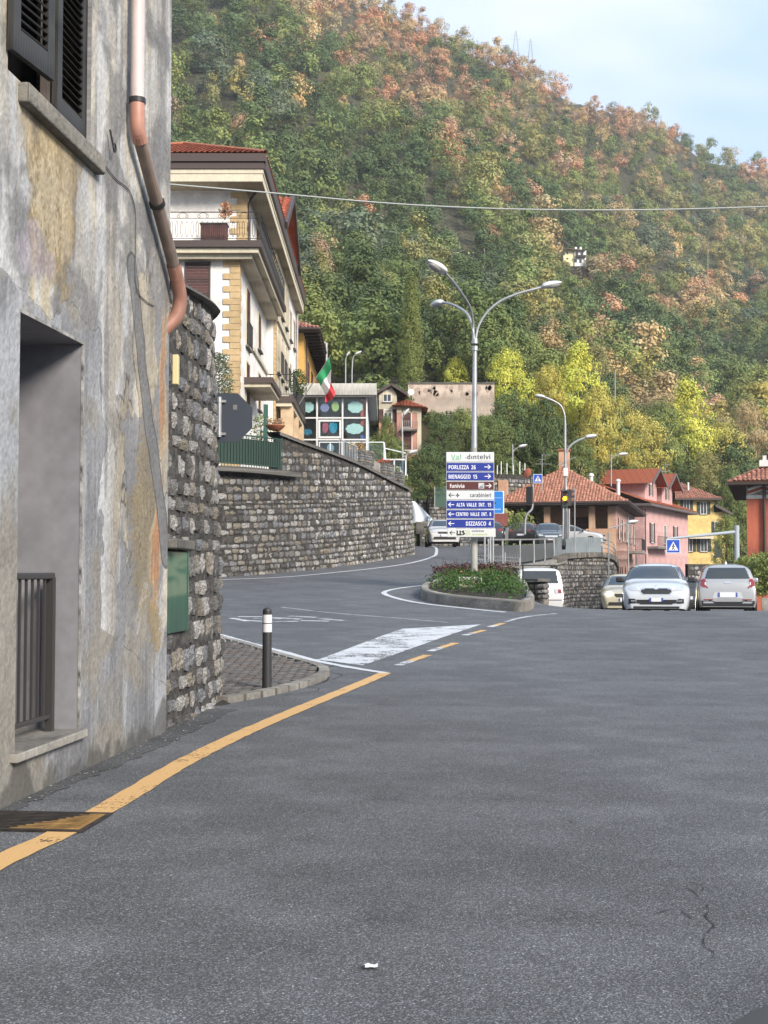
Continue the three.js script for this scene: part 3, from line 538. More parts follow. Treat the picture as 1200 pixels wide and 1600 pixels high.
// ================================================================ building helpers (geometry given in world coordinates, stored at the thing's base)
const P = (o, name, gs, m, parent = o) => { const g = merge(Array.isArray(gs) ? gs : [gs]); g.translate(-o.position.x, -o.position.y, -o.position.z); const r = part(name, g, m, parent); return r; };
function tiles(a, b, c, e, colr, tw = 0.24, tl = 0.38) {   // clay tiles over the slope a-b (eave) to e-c (ridge)
  const gs = [], eu = b.clone().sub(a), w = eu.length(), up = e.clone().lerp(c, 0.5).sub(a.clone().lerp(b, 0.5)), ux = eu.clone().normalize(), uy = up.clone().addScaledVector(ux, -up.dot(ux)), hgt = uy.length(); uy.normalize();
  const n = ux.clone().cross(uy).normalize(); if (n.y < 0) n.negate();
  const e0 = e.clone().sub(a).dot(ux), c0 = c.clone().sub(a).dot(ux), pos = [], cc = [];
  for (let r = 0, y = 0; y < hgt; y += tl, r++) {
    const f = (y + tl * 0.5) / hgt, xl = lerp(0, e0, f), xr = lerp(w, c0, f);
    for (let x = Math.ceil(xl / tw) * tw; x < xr - tw * 0.4; x += tw) {
      const k = rr(0.72, 1.2), q = rr(-0.03, 0.05), S = [[0, 0], [0.28, 0.05], [0.55, 0.055], [0.82, 0.012], [1, 0]], y1 = Math.min(hgt, y + tl + 0.03);
      const at2 = (i, top) => a.clone().addScaledVector(ux, x + S[i][0] * tw).addScaledVector(uy, top ? y1 : y).addScaledVector(n, S[i][1] + (top ? 0.005 : 0.035));
      for (let i = 0; i < 4; i++) { const A = at2(i, 0), B = at2(i + 1, 0), C = at2(i + 1, 1), D = at2(i, 1); for (const v of [A, B, C, A, C, D]) { pos.push(v.x, v.y, v.z); cc.push(colr[0] * k, colr[1] * (k + q), colr[2] * (k + q)); } }
    }
  }
  const g = new THREE.BufferGeometry(); g.setAttribute('position', new THREE.Float32BufferAttribute(pos, 3)); g.setAttribute('color', new THREE.Float32BufferAttribute(cc, 3)); g.computeVertexNormals(); return g;
}
const RED = [0.80, 0.20, 0.09], OLDRED = [0.70, 0.30, 0.20];
// window on a wall: o = thing, c = centre of the opening on the wall face, dir = unit vector along the wall, out = unit vector out of it
function windowOn(o, c, dir, out, w, h, { frame = M.whitepaint, pane = M.glass, bars = 1, sill = M.concrete, shutters = null, name = 'window', closed = false, panes = null } = {}) {
  const up = V(0, 1, 0), mk = (u0, u1, v0, v1, z0, z1) => { const g = flat(new THREE.BoxGeometry(u1 - u0, v1 - v0, z1 - z0)); g.translate((u0 + u1) / 2, (v0 + v1) / 2, (z0 + z1) / 2); g.applyMatrix4(new THREE.Matrix4().makeBasis(dir, up, out)); g.translate(c.x, c.y, c.z); return g; };
  const f = 0.07, win = P(o, name, [mk(-w / 2, -w / 2 + f, -h / 2, h / 2, -0.05, 0.045), mk(w / 2 - f, w / 2, -h / 2, h / 2, -0.05, 0.045), mk(-w / 2 + f, w / 2 - f, h / 2 - f, h / 2, -0.05, 0.045), mk(-w / 2 + f, w / 2 - f, -h / 2, -h / 2 + f, -0.05, 0.045), ...(bars ? [mk(-0.03, 0.03, -h / 2 + f, h / 2 - f, -0.03, 0.035)] : [])], frame);
  if (closed) { const n = Math.max(4, Math.round((h - 2 * f) / 0.11)); const gs = []; for (let i = 0; i < n; i++) { const y = -h / 2 + f + (i + 0.5) * (h - 2 * f) / n; gs.push(mk(-w / 2 + f, w / 2 - f, y - 0.045, y + 0.045, -0.03, 0.025)); } P(o, 'roller_shutter', gs, closed, win); }
  else P(o, 'pane', [mk(-w / 2 + f, w / 2 - f, -h / 2 + f, h / 2 - f, -0.03, 0.012)], pane, win);
  if (sill) P(o, 'sill', [mk(-w / 2 - 0.08, w / 2 + 0.08, -h / 2 - 0.07, -h / 2 - 0.002, -0.02, 0.13)], sill, win);
  if (shutters) for (const s of [-1, 1]) { const u0 = s < 0 ? -w - 0.02 : w / 2 + 0.01, u1 = s < 0 ? -w / 2 - 0.01 : w + 0.02; const gs = [mk(u0, u0 + 0.06, -h / 2, h / 2, 0.005, 0.05), mk(u1 - 0.06, u1, -h / 2, h / 2, 0.005, 0.05), mk(u0 + 0.06, u1 - 0.06, -h / 2, h / 2, 0.005, 0.03)]; for (let y = -h / 2 + 0.1; y < h / 2 - 0.05; y += 0.14) gs.push(mk(u0 + 0.06, u1 - 0.06, y, y + 0.05, 0.03, 0.045)); P(o, 'shutter', gs, shutters, win); }
  return win;
}
// railing between two points: top rail, bottom rail, upright bars
function railing(o, a, b, h, m, { gap = 0.12, r = 0.009, name = 'railing', bar = 'bar', parent = o } = {}) {
  const up = (p, y) => p.clone().setY(p.y + y), L = a.distanceTo(b);
  const rl = P(o, name, [beam(up(a, h), up(b, h), 0.05, 0.035), beam(up(a, 0.08), up(b, 0.08), 0.03, 0.025), beam(a, up(a, h), 0.035, 0.035), beam(b, up(b, h), 0.035, 0.035)], m, parent);
  const n = Math.floor(L / gap); for (let i = 1; i < n; i++) { const p = a.clone().lerp(b, i / n); P(o, bar, [rod(r, p.x, p.y + 0.08, p.z, p.x, p.y + h, p.z, 5)], m, rl); }
  return rl;
}

// ================================================================ stone retaining wall of the upper street
const RW = [[-9, 37.2], [-4.9, 38.5], [-2.87, 41], [-0.9, 45], [0.93, 50], [1.25, 53], [1.2, 58], [0.9, 66], [0.6, 74]];
{
  SEED = 71;
  const cv = new THREE.CatmullRomCurve3(RW.map(([x, d]) => V(x, 0, -d)), false, 'centripetal'), L = cv.getLength(), SP = cv.getSpacedPoints(400);
  const posAt = (s) => SP[Math.round(clamp(s / L) * 400)];
  const jump = (() => { for (let i = 0; i <= 400; i++) if (SP[i].x / -SP[i].z * F + 600 > 441) return i / 400 * L; })();
  const hiPx = table([[440, 5.75], [480, 5.55], [560, 5.2], [640, 4.62], [700, 4.4]]);
  const hi = (s) => { const p = posAt(s), q = p.x / -p.z * F + 600; return s < jump ? 4.44 : -p.z > 52 ? 4.6 + (-p.z - 52) * 0.03 : hiPx(q); };
  const lo = (s) => { const p = posAt(s); return G(p.x + 0.3, -p.z); };
  const o = thing('retaining_wall', 'long curving stone retaining wall below the cream apartment house', 'retaining wall', [-1, 1.2, -45]);
  const w = stoneWall(o, RW, { lo, hi, course: 0.185, wmin: 0.14, wmax: 0.36, batter: 0.05, from: 4.2, to: L - 18, joint: 0.035, proud: 0.04 });
  // flat coping along the high part
  const n = 80, s0 = jump, s1 = L - 22;
  const cop = (i, j) => { const s = lerp(s0, s1, i / n), [p, , r] = w.ptAt(s), h = hi(s), q = [[0.10, -0.002], [0.10, 0.10], [-0.42, 0.12], [-0.42, -0.002]][j]; return p.addScaledVector(r, q[0] - 0.05 * (h - lo(s))).setY(h + q[1]); };
  P(o, 'coping', [gridGeo(n, 3, cop)], M.concreteDark);
  // ledge with the green railing
  const led = (i, j) => { const s = lerp(4.0, jump + 0.75, i / 40), [p, , r] = w.ptAt(s), q = [[0.34, 0], [0.34, 0.16], [-0.6, 0.16], [-0.6, 0], [0.34, 0]][j]; return p.addScaledVector(r, q[0] - 0.16).setY(4.42 + q[1]); };
  P(o, 'ledge', [gridGeo(40, 4, led), poly([[led(40, 0), led(40, 1), led(40, 2), led(40, 3)]])], M.concreteDark);
  const f = thing('green_railing', 'dark green metal railing on the wall ledge behind the octagonal sign', 'railing', w.ptAt(jump - 2)[0].setY(4.58)), mg = mat([0.022, 0.06, 0.045], 0.5);
  const pt = (s) => { const [p, , r] = w.ptAt(s); return p.addScaledVector(r, 0.05).setY(4.58); };
  const q0 = jump - 5.2, q1 = jump - 0.1, N = 46, tops = [], bots = [];
  for (let i = 0; i <= N; i++) { const p = pt(lerp(q0, q1, i / N)); const hgt = 0.98; P(f, 'bar', [rod(0.011, p.x, p.y, p.z, p.x, p.y + hgt, p.z, 5)], mg); tops.push(p.clone().setY(p.y + hgt)); bots.push(p.clone().setY(p.y + 0.1)); }
  P(f, 'top_rail', [tube(tops, 0.022, 60, 6)], mg); P(f, 'bottom_rail', [tube(bots, 0.016, 60, 6)], mg);
  for (let i = 0; i <= N; i += 1) { const g = flat(new THREE.TorusGeometry(0.036, 0.007, 5, 10)); const p = tops[i]; g.translate(p.x + 0.05, p.y - 0.06, p.z); if (i % 2) P(f, 'ring', [g], mg); }
  // mesh panel hung inside the railing
  P(f, 'screen_panel', [gridGeo(30, 1, (i, j) => { const [p, , r] = w.ptAt(lerp(q0, q1, i / 30)); return p.addScaledVector(r, 0.015).setY(4.66 + j * 0.80); })], mat([0.02, 0.045, 0.035], 0.8, { side: THREE.DoubleSide }));
  // flat concrete piers and a barred opening towards the far end
  const topW = (s, up, outw = 0.02) => { const [p, , r] = w.ptAt(s); return p.addScaledVector(r, outw - 0.05 * (hi(s) - lo(s))).setY(hi(s) + up); };
  const sOf = (px) => { for (let i = 0; i <= 400; i++) { const p = SP[i]; if (p.x / -p.z * F + 600 > px) return i / 400 * L; } return L; };
  for (const [p0, p1, h] of [[567, 585, 0.62], [603, 617, 0.58], [625, 633, 0.5]]) {
    const o2 = thing('gate_pier', ['stone pier beside the barred opening on the retaining wall', 'middle stone pier near the end of the retaining wall', 'last small stone pier at the retaining wall end'][h > 0.6 ? 0 : h > 0.55 ? 1 : 2], 'pier', topW(sOf((p0 + p1) / 2), 0)), s0 = sOf(p0), s1 = sOf(p1), k = Math.round(h / 0.09);
    for (let i = 0; i < k; i++) { const a = topW(s0, 0.10 + i * h / k, 0.06 + rr(0, 0.03)), b = topW(s1, 0.10 + i * h / k, 0.06 + rr(0, 0.03)), u = b.clone().sub(a).setY(0).normalize(), wd = Math.hypot(b.x - a.x, b.z - a.z); const y = o2.position.y + 0.05 + i * h / k; const m = a.clone().lerp(b, 0.5).setY(0); const th = Math.atan2(-u.z, u.x); P(o2, 'stone_course', [box(wd + rr(0, 0.04), h / k - 0.015, 0.45, m.x + u.z * 0.2, y + h / k / 2, m.z - u.x * 0.2, th)], stoneMat[[1, 2, 4, 5][i % 4]]); }
  }
  { // bars between piers
    const s0 = sOf(539), s1 = sOf(566), a = topW(s0, 0.05, -0.05), b = topW(s1, 0.05, -0.05), o3 = thing('barred_grille', 'grey metal bar grille set on the retaining wall top', 'grille', a.clone().lerp(b, 0.5));
    railing(o3, a, b, 0.62, M.greypaint, { gap: 0.13, r: 0.012 });
    for (const [p0, p1] of [[586, 602], [618, 624]]) { const c = topW(sOf(p0), 0.02, -0.12), e = topW(sOf(p1), 0.02, -0.12), t = thing('parapet_slab', p0 < 600 ? 'plain concrete panel between the two larger stone piers' : 'narrow concrete panel before the last stone pier', 'panel', c.clone().lerp(e, 0.5)); P(t, 'panel', [beam(c.clone().setY(c.y + 0.25), e.clone().setY(e.y + 0.25), 0.1, 0.5)], M.concrete); }
  }
  // terrace behind the wall
  const xmax = table([[37, -7], [38.5, -5.3], [41, -3.3], [45, -1.35], [50, 0.5], [53, 0.75], [60, 0.7], [70, 0.3], [120, 0.3]]), ty = table([[36, 4.40], [42, 4.45], [52, 4.5], [66, 6.2], [72, 7.35], [80, 7.9], [120, 12]]);
  struct('terrace', gridGeo(12, 40, (i, j) => { const d = 36 + j * 2, x0 = -30, x1 = xmax(d); return V(lerp(x0, x1, Math.pow(i / 12, 0.6)), ty(d), -d); }), M.soil, 'terraced garden ground behind the stone wall');
  M.terraceY = ty;
}

// ================================================================ cream apartment house
{
  SEED = 101;
  const o = thing('apartment_house', 'tall cream and white apartment house with tan corner blocks and red roof', 'building', [-9, 4.5, -58]);
  const XR = -5.72, XL = -13.2, DF = 50, DT = 52.3, X2 = -5.35, YT = 14.3, YE = 17.15;
  P(o, 'wall', [bx(XL, XR, 4.4, YT, -62, -DF), bx(XL, XR, YT, YE, -62, -DT), bx(XL, X2, 4.4, YE, -77, -62.003)], M.offwhite);
  P(o, 'cream_bay', [bx(X2, X2 + 0.05, 4.4, YE, -71, -62.2)], M.cream);
  // terrace slab and its moulding on the front and the road side
  const slab = P(o, 'terrace_slab', [bx(XL, XR + 0.95, YT - 0.28, YT - 0.02, -61.9, -(DF - 0.75))], M.brownmetal);
  P(o, 'slab_moulding', [bx(XL, XR + 0.82, YT - 0.48, YT - 0.283, -61.9, -(DF - 0.62))], M.cream);
  P(o, 'slab_soffit', [bx(XL, XR + 0.55, YT - 0.66, YT - 0.483, -61.9, -(DF - 0.4))], M.cream);
  // quoins: alternating long and short blocks, on the front and wrapping the side
  const quoins = (xc, dc, y0, y1, step = 0.25, nm = 'quoin') => { let k = 0; for (let y = y0; y < y1 - step * 0.6; y += step, k++) { const L = k % 2 ? 0.34 : 0.62, L2 = k % 2 ? 0.55 : 0.30; P(o, nm, [bx(xc - L, xc + 0.045, y + 0.008, y + step - 0.008, -dc, -(dc - 0.05)), bx(xc + 0.003, xc + 0.045, y + 0.008, y + step - 0.008, -(dc + L2), -dc - 0.002)], M.quoin); } };
  quoins(XR, DF, 5.4, YT - 0.7); quoins(XR, DT, YT + 0.02, YE - 0.15);
  { let k = 0; for (let y = 5; y < YE - 0.2; y += 0.25, k++) P(o, 'quoin', [bx(X2 - 0.02, X2 + 0.075, y + 0.008, y + 0.242, -62.5 - (k % 2) * 0.15, -61.96)], M.quoin); }
  // eaves: soffit, cream fascia, dark gutter
  const EX = -4.95, ED = 51.15;
  P(o, 'soffit', [bx(XL - 0.8, EX, YE, YE + 0.10, -77.6, -ED)], mat([0.42, 0.36, 0.26], 0.9, { map: T.streak }));
  P(o, 'fascia', [bx(XL - 0.8, EX + 0.03, YE + 0.02, YE + 0.34, -ED - 0.05, -(ED - 0.03)), bx(EX - 0.02, EX + 0.03, YE + 0.02, YE + 0.34, -77.6, -ED - 0.053)], M.cream);
  P(o, 'fascia_trim', [bx(XL - 0.8, EX + 0.06, YE + 0.343, YE + 0.52, -ED - 0.05, -(ED - 0.06)), bx(EX - 0.02, EX + 0.06, YE + 0.343, YE + 0.52, -77.6, -ED - 0.053)], M.cream);
  P(o, 'gutter', [bx(XL - 0.8, EX + 0.10, YE + 0.523, YE + 0.78, -ED - 0.05, -(ED - 0.12)), bx(XL - 0.8, EX + 0.16, YE + 0.80, YE + 1.12, -ED - 0.05, -(ED - 0.20)), bx(EX - 0.02, EX + 0.16, YE + 0.523, YE + 1.12, -77.7, -ED - 0.053)], M.brownmetal);
  const y0 = YE + 1.12, rd = V(-9.2, 21.0, -58), re = V(-9.2, 21.0, -74), A = V(-13.6, y0, -(ED - 0.2)), B = V(EX + 0.16, y0, -(ED - 0.2)), C = V(EX + 0.16, y0, -77.7), D = V(-13.6, y0, -77.7);
  const roof = P(o, 'roof', [poly([[A, B, rd], [B, C, re, rd], [C, D, re], [D, A, rd, re]])], M.terracotta);
  const rt = P(o, 'roof_tiles', [tiles(A, B, rd, rd, RED, 0.22, 0.36), tiles(B, C, re, rd, RED, 0.3, 0.5)], M.tile, roof); rt.userData.kind = 'stuff';
  P(o, 'ridge_tiles', [tube([B.clone().setY(y0 + 0.05), rd.clone().setY(21.06)], 0.09, 30, 6), tube([rd.clone().setY(21.06), re.clone().setY(21.06)], 0.09, 20, 6), tube([A.clone().setY(y0 + 0.05), rd.clone().setY(21.06)], 0.09, 30, 6)], M.terracotta, roof);
  P(o, 'roof_vent', [(() => { const g = flat(new THREE.ConeGeometry(0.14, 0.3, 10)); const p = at(293, 233, 54); g.translate(p.x, p.y, p.z); return g; })()], M.darkmetal, roof);
  // cross gable over the road side
  const ga = V(EX + 0.25, y0 - 0.2, -61), gb = V(EX + 0.25, y0 - 0.2, -71), gp = V(EX + 0.25, 20.9, -66), gq = V(-9.2, 20.9, -66);
  const gable = P(o, 'gable', [poly([[V(X2 + 0.1, y0 - 0.6, -61.6), V(X2 + 0.1, y0 - 0.6, -70.4), V(X2 + 0.1, 20.3, -66)]])], M.cream);
  P(o, 'gable_roof', [poly([[ga, gp, gq], [gb, gq, gp]])], M.terracotta, gable); P(o, 'barge_board', [beam(ga, gp, 0.12, 0.34), beam(gb, gp, 0.12, 0.34)], M.brownmetal, gable);
  P(o, 'gable_tiles', [tiles(V(EX + 0.25, y0 - 0.2, -61), V(-9.2, y0 - 0.2, -61), gq, gp, RED, 0.3, 0.45)], M.tile, gable).userData.kind = 'stuff';
  // front openings
  const X = V(1, 0, 0), Z = V(0, 0, 1), SX = V(0, 0, -1);
  windowOn(o, V(-7.35, 12.3, -DF), X, Z, 1.02, 2.6, { closed: M.shutterBrown, frame: M.brownmetal, bars: 0, sill: null, name: 'shuttered_door' });
  // wrought iron terrace railing with long loops
  const rl = (a, b) => {
    const t = b.clone().sub(a), L = t.length(); t.normalize(); const gp = (s, y) => a.clone().addScaledVector(t, s).setY(a.y + y);
    const r0 = P(o, 'terrace_railing', [beam(gp(0, 1.1), gp(L, 1.1), 0.04, 0.03), beam(gp(0, 0.86), gp(L, 0.86), 0.025, 0.02), beam(gp(0, 0.06), gp(L, 0.06), 0.025, 0.02), beam(gp(0, 0), gp(0, 1.1), 0.035, 0.035), beam(gp(L, 0), gp(L, 1.1), 0.035, 0.035)], M.iron);
    for (let s = 0.12; s < L - 0.1; s += 0.2) P(o, 'loop', [tube([gp(s, 0.12), gp(s - 0.035, 0.2), gp(s - 0.035, 0.65), gp(s, 0.76), gp(s + 0.035, 0.65), gp(s + 0.035, 0.2), gp(s, 0.12)], 0.009, 18, 4)], M.iron, r0);
    for (let s = 0.35; s < L - 0.2; s += 0.8) for (const k of [-1, 1]) P(o, 'scroll', [tube([gp(s, 1.08), gp(s + k * 0.12, 1.04), gp(s + k * 0.22, 0.93), gp(s + k * 0.15, 0.89), gp(s + k * 0.11, 0.95), gp(s + k * 0.15, 0.98)], 0.009, 14, 4)], M.iron, r0);
  };
  rl(V(XL + 1, YT, -(DF - 0.68)), V(XR + 0.88, YT, -(DF - 0.68))); rl(V(XR + 0.88, YT, -(DF - 0.66)), V(XR + 0.88, YT, -61.5));
  // side windows
  const side = (x, d, y, w, h, op = {}) => windowOn(o, V(x, y, -d), SX, V(1, 0, 0), w, h, { frame: M.offwhite, sill: M.concreteDark, bars: 1, ...op });
  for (const y of [12.0, 8.9]) side(XR, 53.3, y, 1.5, 2.5, { closed: M.shutterBrown, frame: M.cream, bars: 0 });
  for (const y of [12.35, 9.6]) side(XR, 58.2, y, 1.3, 1.7, { closed: M.shutterBrown, frame: M.cream, bars: 0 });
  for (const [yb] of [[10.75]]) railing(o, V(XR + 0.12, yb, -52.5), V(XR + 0.12, yb, -54.1), 1.0, M.darkmetal, { gap: 0.14, name: 'window_railing' });
  side(XR, 57, 15.9, 1.3, 1.9, { closed: M.shutterBrown, frame: M.cream, bars: 0 });
  for (const d of [63.6, 65.9, 68.6]) for (const y of [12.4, 8.9, 15.6]) { side(X2 + 0.05, d, y, 1.1, 2.2, { frame: M.cream }); if (y === 12.4) railing(o, V(X2 + 0.28, 11.2, -(d - 0.75)), V(X2 + 0.28, 11.2, -(d + 0.75)), 1.05, M.darkmetal, { gap: 0.14, name: 'window_railing' }); }
  for (const d of [72.5, 75.4]) for (const y of [12.4, 9.2, 15.4]) side(X2, d, y, 1.2, 1.7, { closed: y > 12 ? M.shutterBrown : false, frame: M.cream });
  // string courses
  P(o, 'string_course', [bx(X2, X2 + 0.12, 10.55, 10.75, -77, -71.1), bx(XR + 0.003, XR + 0.1, 10.95, 11.1, -61.9, -55), bx(X2 + 0.05, X2 + 0.16, 13.75, 13.95, -70.9, -62.6)], M.cream);
  // rain pipe at the eave corner
  P(o, 'downpipe', [tube([V(EX - 0.02, YE + 0.45, -52), V(EX - 0.1, YE + 0.2, -52.2), V(XR + 0.15, YE - 0.35, -52.6), V(XR + 0.12, YE - 1.2, -52.65), V(XR + 0.12, YT, -52.65)], 0.055, 30, 8)], M.brownmetal);
  P(o, 'downpipe', [rod(0.06, X2 + 0.1, 5, -76.9, X2 + 0.1, YE, -76.9)], M.greypaint);
  // low canopy over the side door and first floor balcony on columns
  const cn = P(o, 'canopy', [bx(XR, -4.55, 9.1, 9.34, -56.5, -52.0)], M.brownmetal); P(o, 'canopy_soffit', [bx(XR, -4.65, 8.95, 9.097, -56.4, -52.1)], M.cream, cn);
  const bal = P(o, 'balcony', [bx(X2, -4.4, 9.65, 9.93, -71.5, -62.0)], M.brownmetal); P(o, 'balcony_soffit', [bx(X2, -4.5, 9.45, 9.647, -71.4, -62.1)], M.cream, bal);
  railing(o, V(-5.75, 9.95, -62.0), V(-4.42, 9.95, -62.0), 1.05, M.iron, { gap: 0.2, parent: bal }); railing(o, V(-4.42, 9.95, -62.05), V(-4.42, 9.95, -71.4), 1.05, M.iron, { gap: 0.14, parent: bal });
  for (const [d, x] of [[62.6, -4.75], [66.4, -4.75], [70.6, -4.75]]) P(o, 'column', [bx(x - 0.3, x + 0.3, 4.4, 9.448, -d - 0.3, -d + 0.3)], M.peach);
  P(o, 'entrance_wall', [bx(X2, X2 + 0.3, 4.4, 9.44, -70, -64)], M.peach);
}
// things on the terrace
{
  SEED = 111;
  const o = thing('terrace_cabinet', 'brown slatted cabinet behind the top terrace railing of the cream house', 'cabinet', [-6.9, 14.3, -51.4]), m = M.shutterBrown;
  P(o, 'cabinet_body', [bx(-7.42, -6.38, 14.3, 15.45, -51.8, -51.2)], m); P(o, 'lid', [bx(-7.46, -6.34, 15.45, 15.5, -51.82, -51.16)], M.darkmetal); for (let x = -7.4; x < -6.4; x += 0.085) P(o, 'slat', [bx(x, x + 0.06, 14.33, 15.43, -51.2, -51.175)], m);
}

// ================================================================ ochre house behind the cream one
{
  SEED = 121;
  const o = thing('ochre_house', 'ochre yellow house with deep dark eaves behind the cream apartment house', 'house', [-7.5, 8, -90]);
  const m = mat([0.78, 0.46, 0.13], 0.9, { map: T.plaster }), dk = mat([0.055, 0.04, 0.035], 0.9, { map: T.wood });
  P(o, 'wall', [bx(-11, -5.05, 7, 16.4, -103, -80)], m);
  P(o, 'eaves', [bx(-12, -4.0, 16.4, 16.55, -104, -79)], dk);
  for (let d = 80; d < 103; d += 1.1) P(o, 'rafter', [bx(-5.04, -4.02, 16.24, 16.398, -d - 0.09, -d + 0.09)], dk);
  const A = V(-12, 16.56, -79), B = V(-4.0, 16.56, -79), C = V(-4, 16.56, -104), D = V(-12, 16.56, -104), r0 = V(-8, 18.4, -83), r1 = V(-8, 18.4, -100);
  const rf = P(o, 'roof', [poly([[A, B, r0], [B, C, r1, r0], [C, D, r1], [D, A, r0, r1]])], M.terracotta); P(o, 'roof_tiles', [tiles(A, B, r0, r0, OLDRED), tiles(B, C, r1, r0, OLDRED, 0.3, 0.45)], M.tile, rf).userData.kind = 'stuff';
  P(o, 'gutter', [rod(0.07, -4.0, 16.5, -79, -4.0, 16.5, -104), rod(0.07, -12, 16.5, -78.95, -4, 16.5, -78.95)], M.brownmetal);
  for (const d of [84.5, 89, 94]) for (const y of [14.4, 11.4]) windowOn(o, V(-5.05, y, -d), V(0, 0, -1), V(1, 0, 0), 1.0, 1.7, { frame: M.shutterBrown, shutters: M.shutterBrown, bars: 1 });
  P(o, 'downpipe', [rod(0.06, -4.95, 8, -81.6, -4.95, 16.4, -81.6)], M.brownmetal);
}
// ================================================================ nursery school with a glazed front
{
  SEED = 131;
  const o = thing('nursery_school', 'low white glazed building with paper clouds in its windows', 'building', [-2.7, 7.4, -74]);
  const D = 72, X0 = -6.2, X1 = -0.97, Y0 = 7.35, YB = 11.28, YT = 11.95, wh = mat([0.70, 0.71, 0.70], 0.8, { map: T.streak });
  const inner = mat([0.34, 0.33, 0.32], 0.9);
  P(o, 'roof_slab', [bx(X0 - 1, -0.42, YB + 0.02, YT, -84, -(D - 0.6))], wh); P(o, 'soffit', [bx(X0 - 1, -0.5, YB - 0.06, YB + 0.018, -84, -(D - 0.5))], mat([0.3, 0.3, 0.3], 0.9));
  P(o, 'back_wall', [bx(X0, X1 - 0.06, Y0, YB - 0.07, -76.2, -76)], inner); P(o, 'floor_slab', [bx(X0, X1 + 0.3, 6.9, Y0, -83, -(D - 0.2))], M.concrete);
  P(o, 'side_wall', [bx(X1 - 0.05, X1, Y0, YB - 0.07, -83, -D - 0.06)], mat([0.62, 0.68, 0.72], 0.5)); P(o, 'red_panel', [bx(X1 - 0.35, X1 - 0.1, 9.6, YB - 0.1, -D - 0.25, -D - 0.15)], mat([0.42, 0.08, 0.06], 0.7)); P(o, 'blue_panel', [bx(X1 - 0.35, X1 - 0.1, Y0, 9.1, -D - 0.25, -D - 0.15)], mat([0.06, 0.12, 0.38], 0.7));
  const px = (x) => (x - 600) / F * D, py = (y) => at(600, y, D).y, colX = [-6.2, px(462), px(495), px(535), px(573)], rowY = [Y0, py(687), py(653), YB - 0.07];
  const fr = P(o, 'window_frame', [...colX.map((x) => bx(x - 0.045, x + 0.045, Y0, YB - 0.07, -D - 0.05, -D + 0.05)), ...rowY.slice(0, 3).map((y) => bx(colX[0] + 0.046, X1 - 0.046, y - 0.04, y + 0.04, -D - 0.045, -D + 0.045))], M.whitepaint);
  const gl = new THREE.MeshPhysicalMaterial({ color: col(0.9, 0.95, 0.95), roughness: 0.03, transmission: 1, thickness: 0 });
  for (let i = 0; i < 4; i++) for (let j = 0; j < 3; j++) P(o, 'pane', [bx(colX[i] + 0.046, colX[i + 1] - 0.046, rowY[j] + 0.041, rowY[j + 1] - 0.041, -D - 0.006, -D + 0.006)], gl, fr);
  P(o, 'opening_sash', [bx(px(497), px(500), py(685), py(656), -D + 0.05, -D + 0.09), bx(px(530), px(533), py(685), py(656), -D + 0.05, -D + 0.09), bx(px(500), px(530), py(659), py(656), -D + 0.05, -D + 0.089), bx(px(500), px(530), py(685), py(682), -D + 0.05, -D + 0.089)], M.whitepaint, fr);
  // paper shapes stuck inside the panes
  const blobShape = (cx, cy, w, h, lobes, ph = 0) => { const p = []; for (let i = 0; i < 40; i++) { const a = i / 40 * 6.2832, r = 1 + (lobes ? 0.13 * Math.abs(Math.sin(a * lobes / 2 + ph)) - 0.06 : 0); p.push([px(cx) + Math.cos(a) * r * w / 2, py(cy) + Math.sin(a) * r * h / 2]); } const g = extr(p, 0.01); g.translate(0, 0, -D - 0.03); return g; };
  const paper = [[481, 636, 0.62, 0.62, 7, [0.42, 0.58, 0.58], 'round pale blue paper cloud'], [507, 637, 0.5, 0.48, 0, [0.22, 0.22, 0.40], 'violet paper balloon'], [523.5, 635, 0.42, 0.58, 0, [0.36, 0.46, 0.18], 'green paper balloon'], [555, 636, 0.84, 0.66, 8, [0.45, 0.62, 0.62], 'large pale blue paper cloud in the top pane'], [508, 667, 0.34, 0.7, 0, [0.36, 0.07, 0.12], 'dark red paper balloon'], [520.5, 667, 0.46, 0.72, 0, [0.02, 0.24, 0.40], 'bright blue paper balloon'], [554, 670, 0.98, 0.58, 9, [0.45, 0.62, 0.62], 'wide pale blue paper cloud in the middle pane'], [480, 675, 0.5, 0.34, 7, [0.03, 0.17, 0.28], 'dark blue paper cloud low in the window'], [516, 700, 0.4, 0.5, 0, [0.2, 0.3, 0.4], 'grey blue paper balloon behind the terrace railing'], [556, 703, 0.6, 0.5, 7, [0.35, 0.30, 0.32], 'pinkish paper cloud in the lowest pane']];
  for (const [cx, cy, w, h, l, c, lab] of paper) { const t = thing(l ? 'paper_cloud' : 'paper_balloon', lab + ' on the nursery window', 'window decoration', V(px(cx), py(cy), -D)); P(t, 'paper_shape', [blobShape(cx, cy, w, h, l, rnd())], mat(c, 0.9)); }
  // white railing of its terrace
  const rz = -68.5, rp = (x, y) => at(x, y, 68.5), t = thing('terrace_railing', 'white and pale blue metal railing in front of the glazed school', 'railing', rp(550, 730)), wm = mat([0.66, 0.74, 0.78], 0.5);
  const a = rp(498, 691), b = rp(600, 691), y0 = rp(550, 728).y;
  P(t, 'top_rail', [beam(a, b, 0.05, 0.05)], wm); P(t, 'bottom_rail', [beam(V(a.x, y0 + 0.15, a.z), V(b.x, y0 + 0.15, b.z), 0.04, 0.04)], wm);
  for (const x of [499, 516, 536, 554, 573, 600]) { const q = rp(x, 691); P(t, 'post', [beam(V(q.x, y0 - 0.3, q.z), q, 0.05, 0.05)], wm); }
  P(t, 'stair_rail', [beam(rp(600, 691), rp(604, 735), 0.08, 0.08), beam(rp(600, 700), rp(634, 708), 0.05, 0.05)], wm);
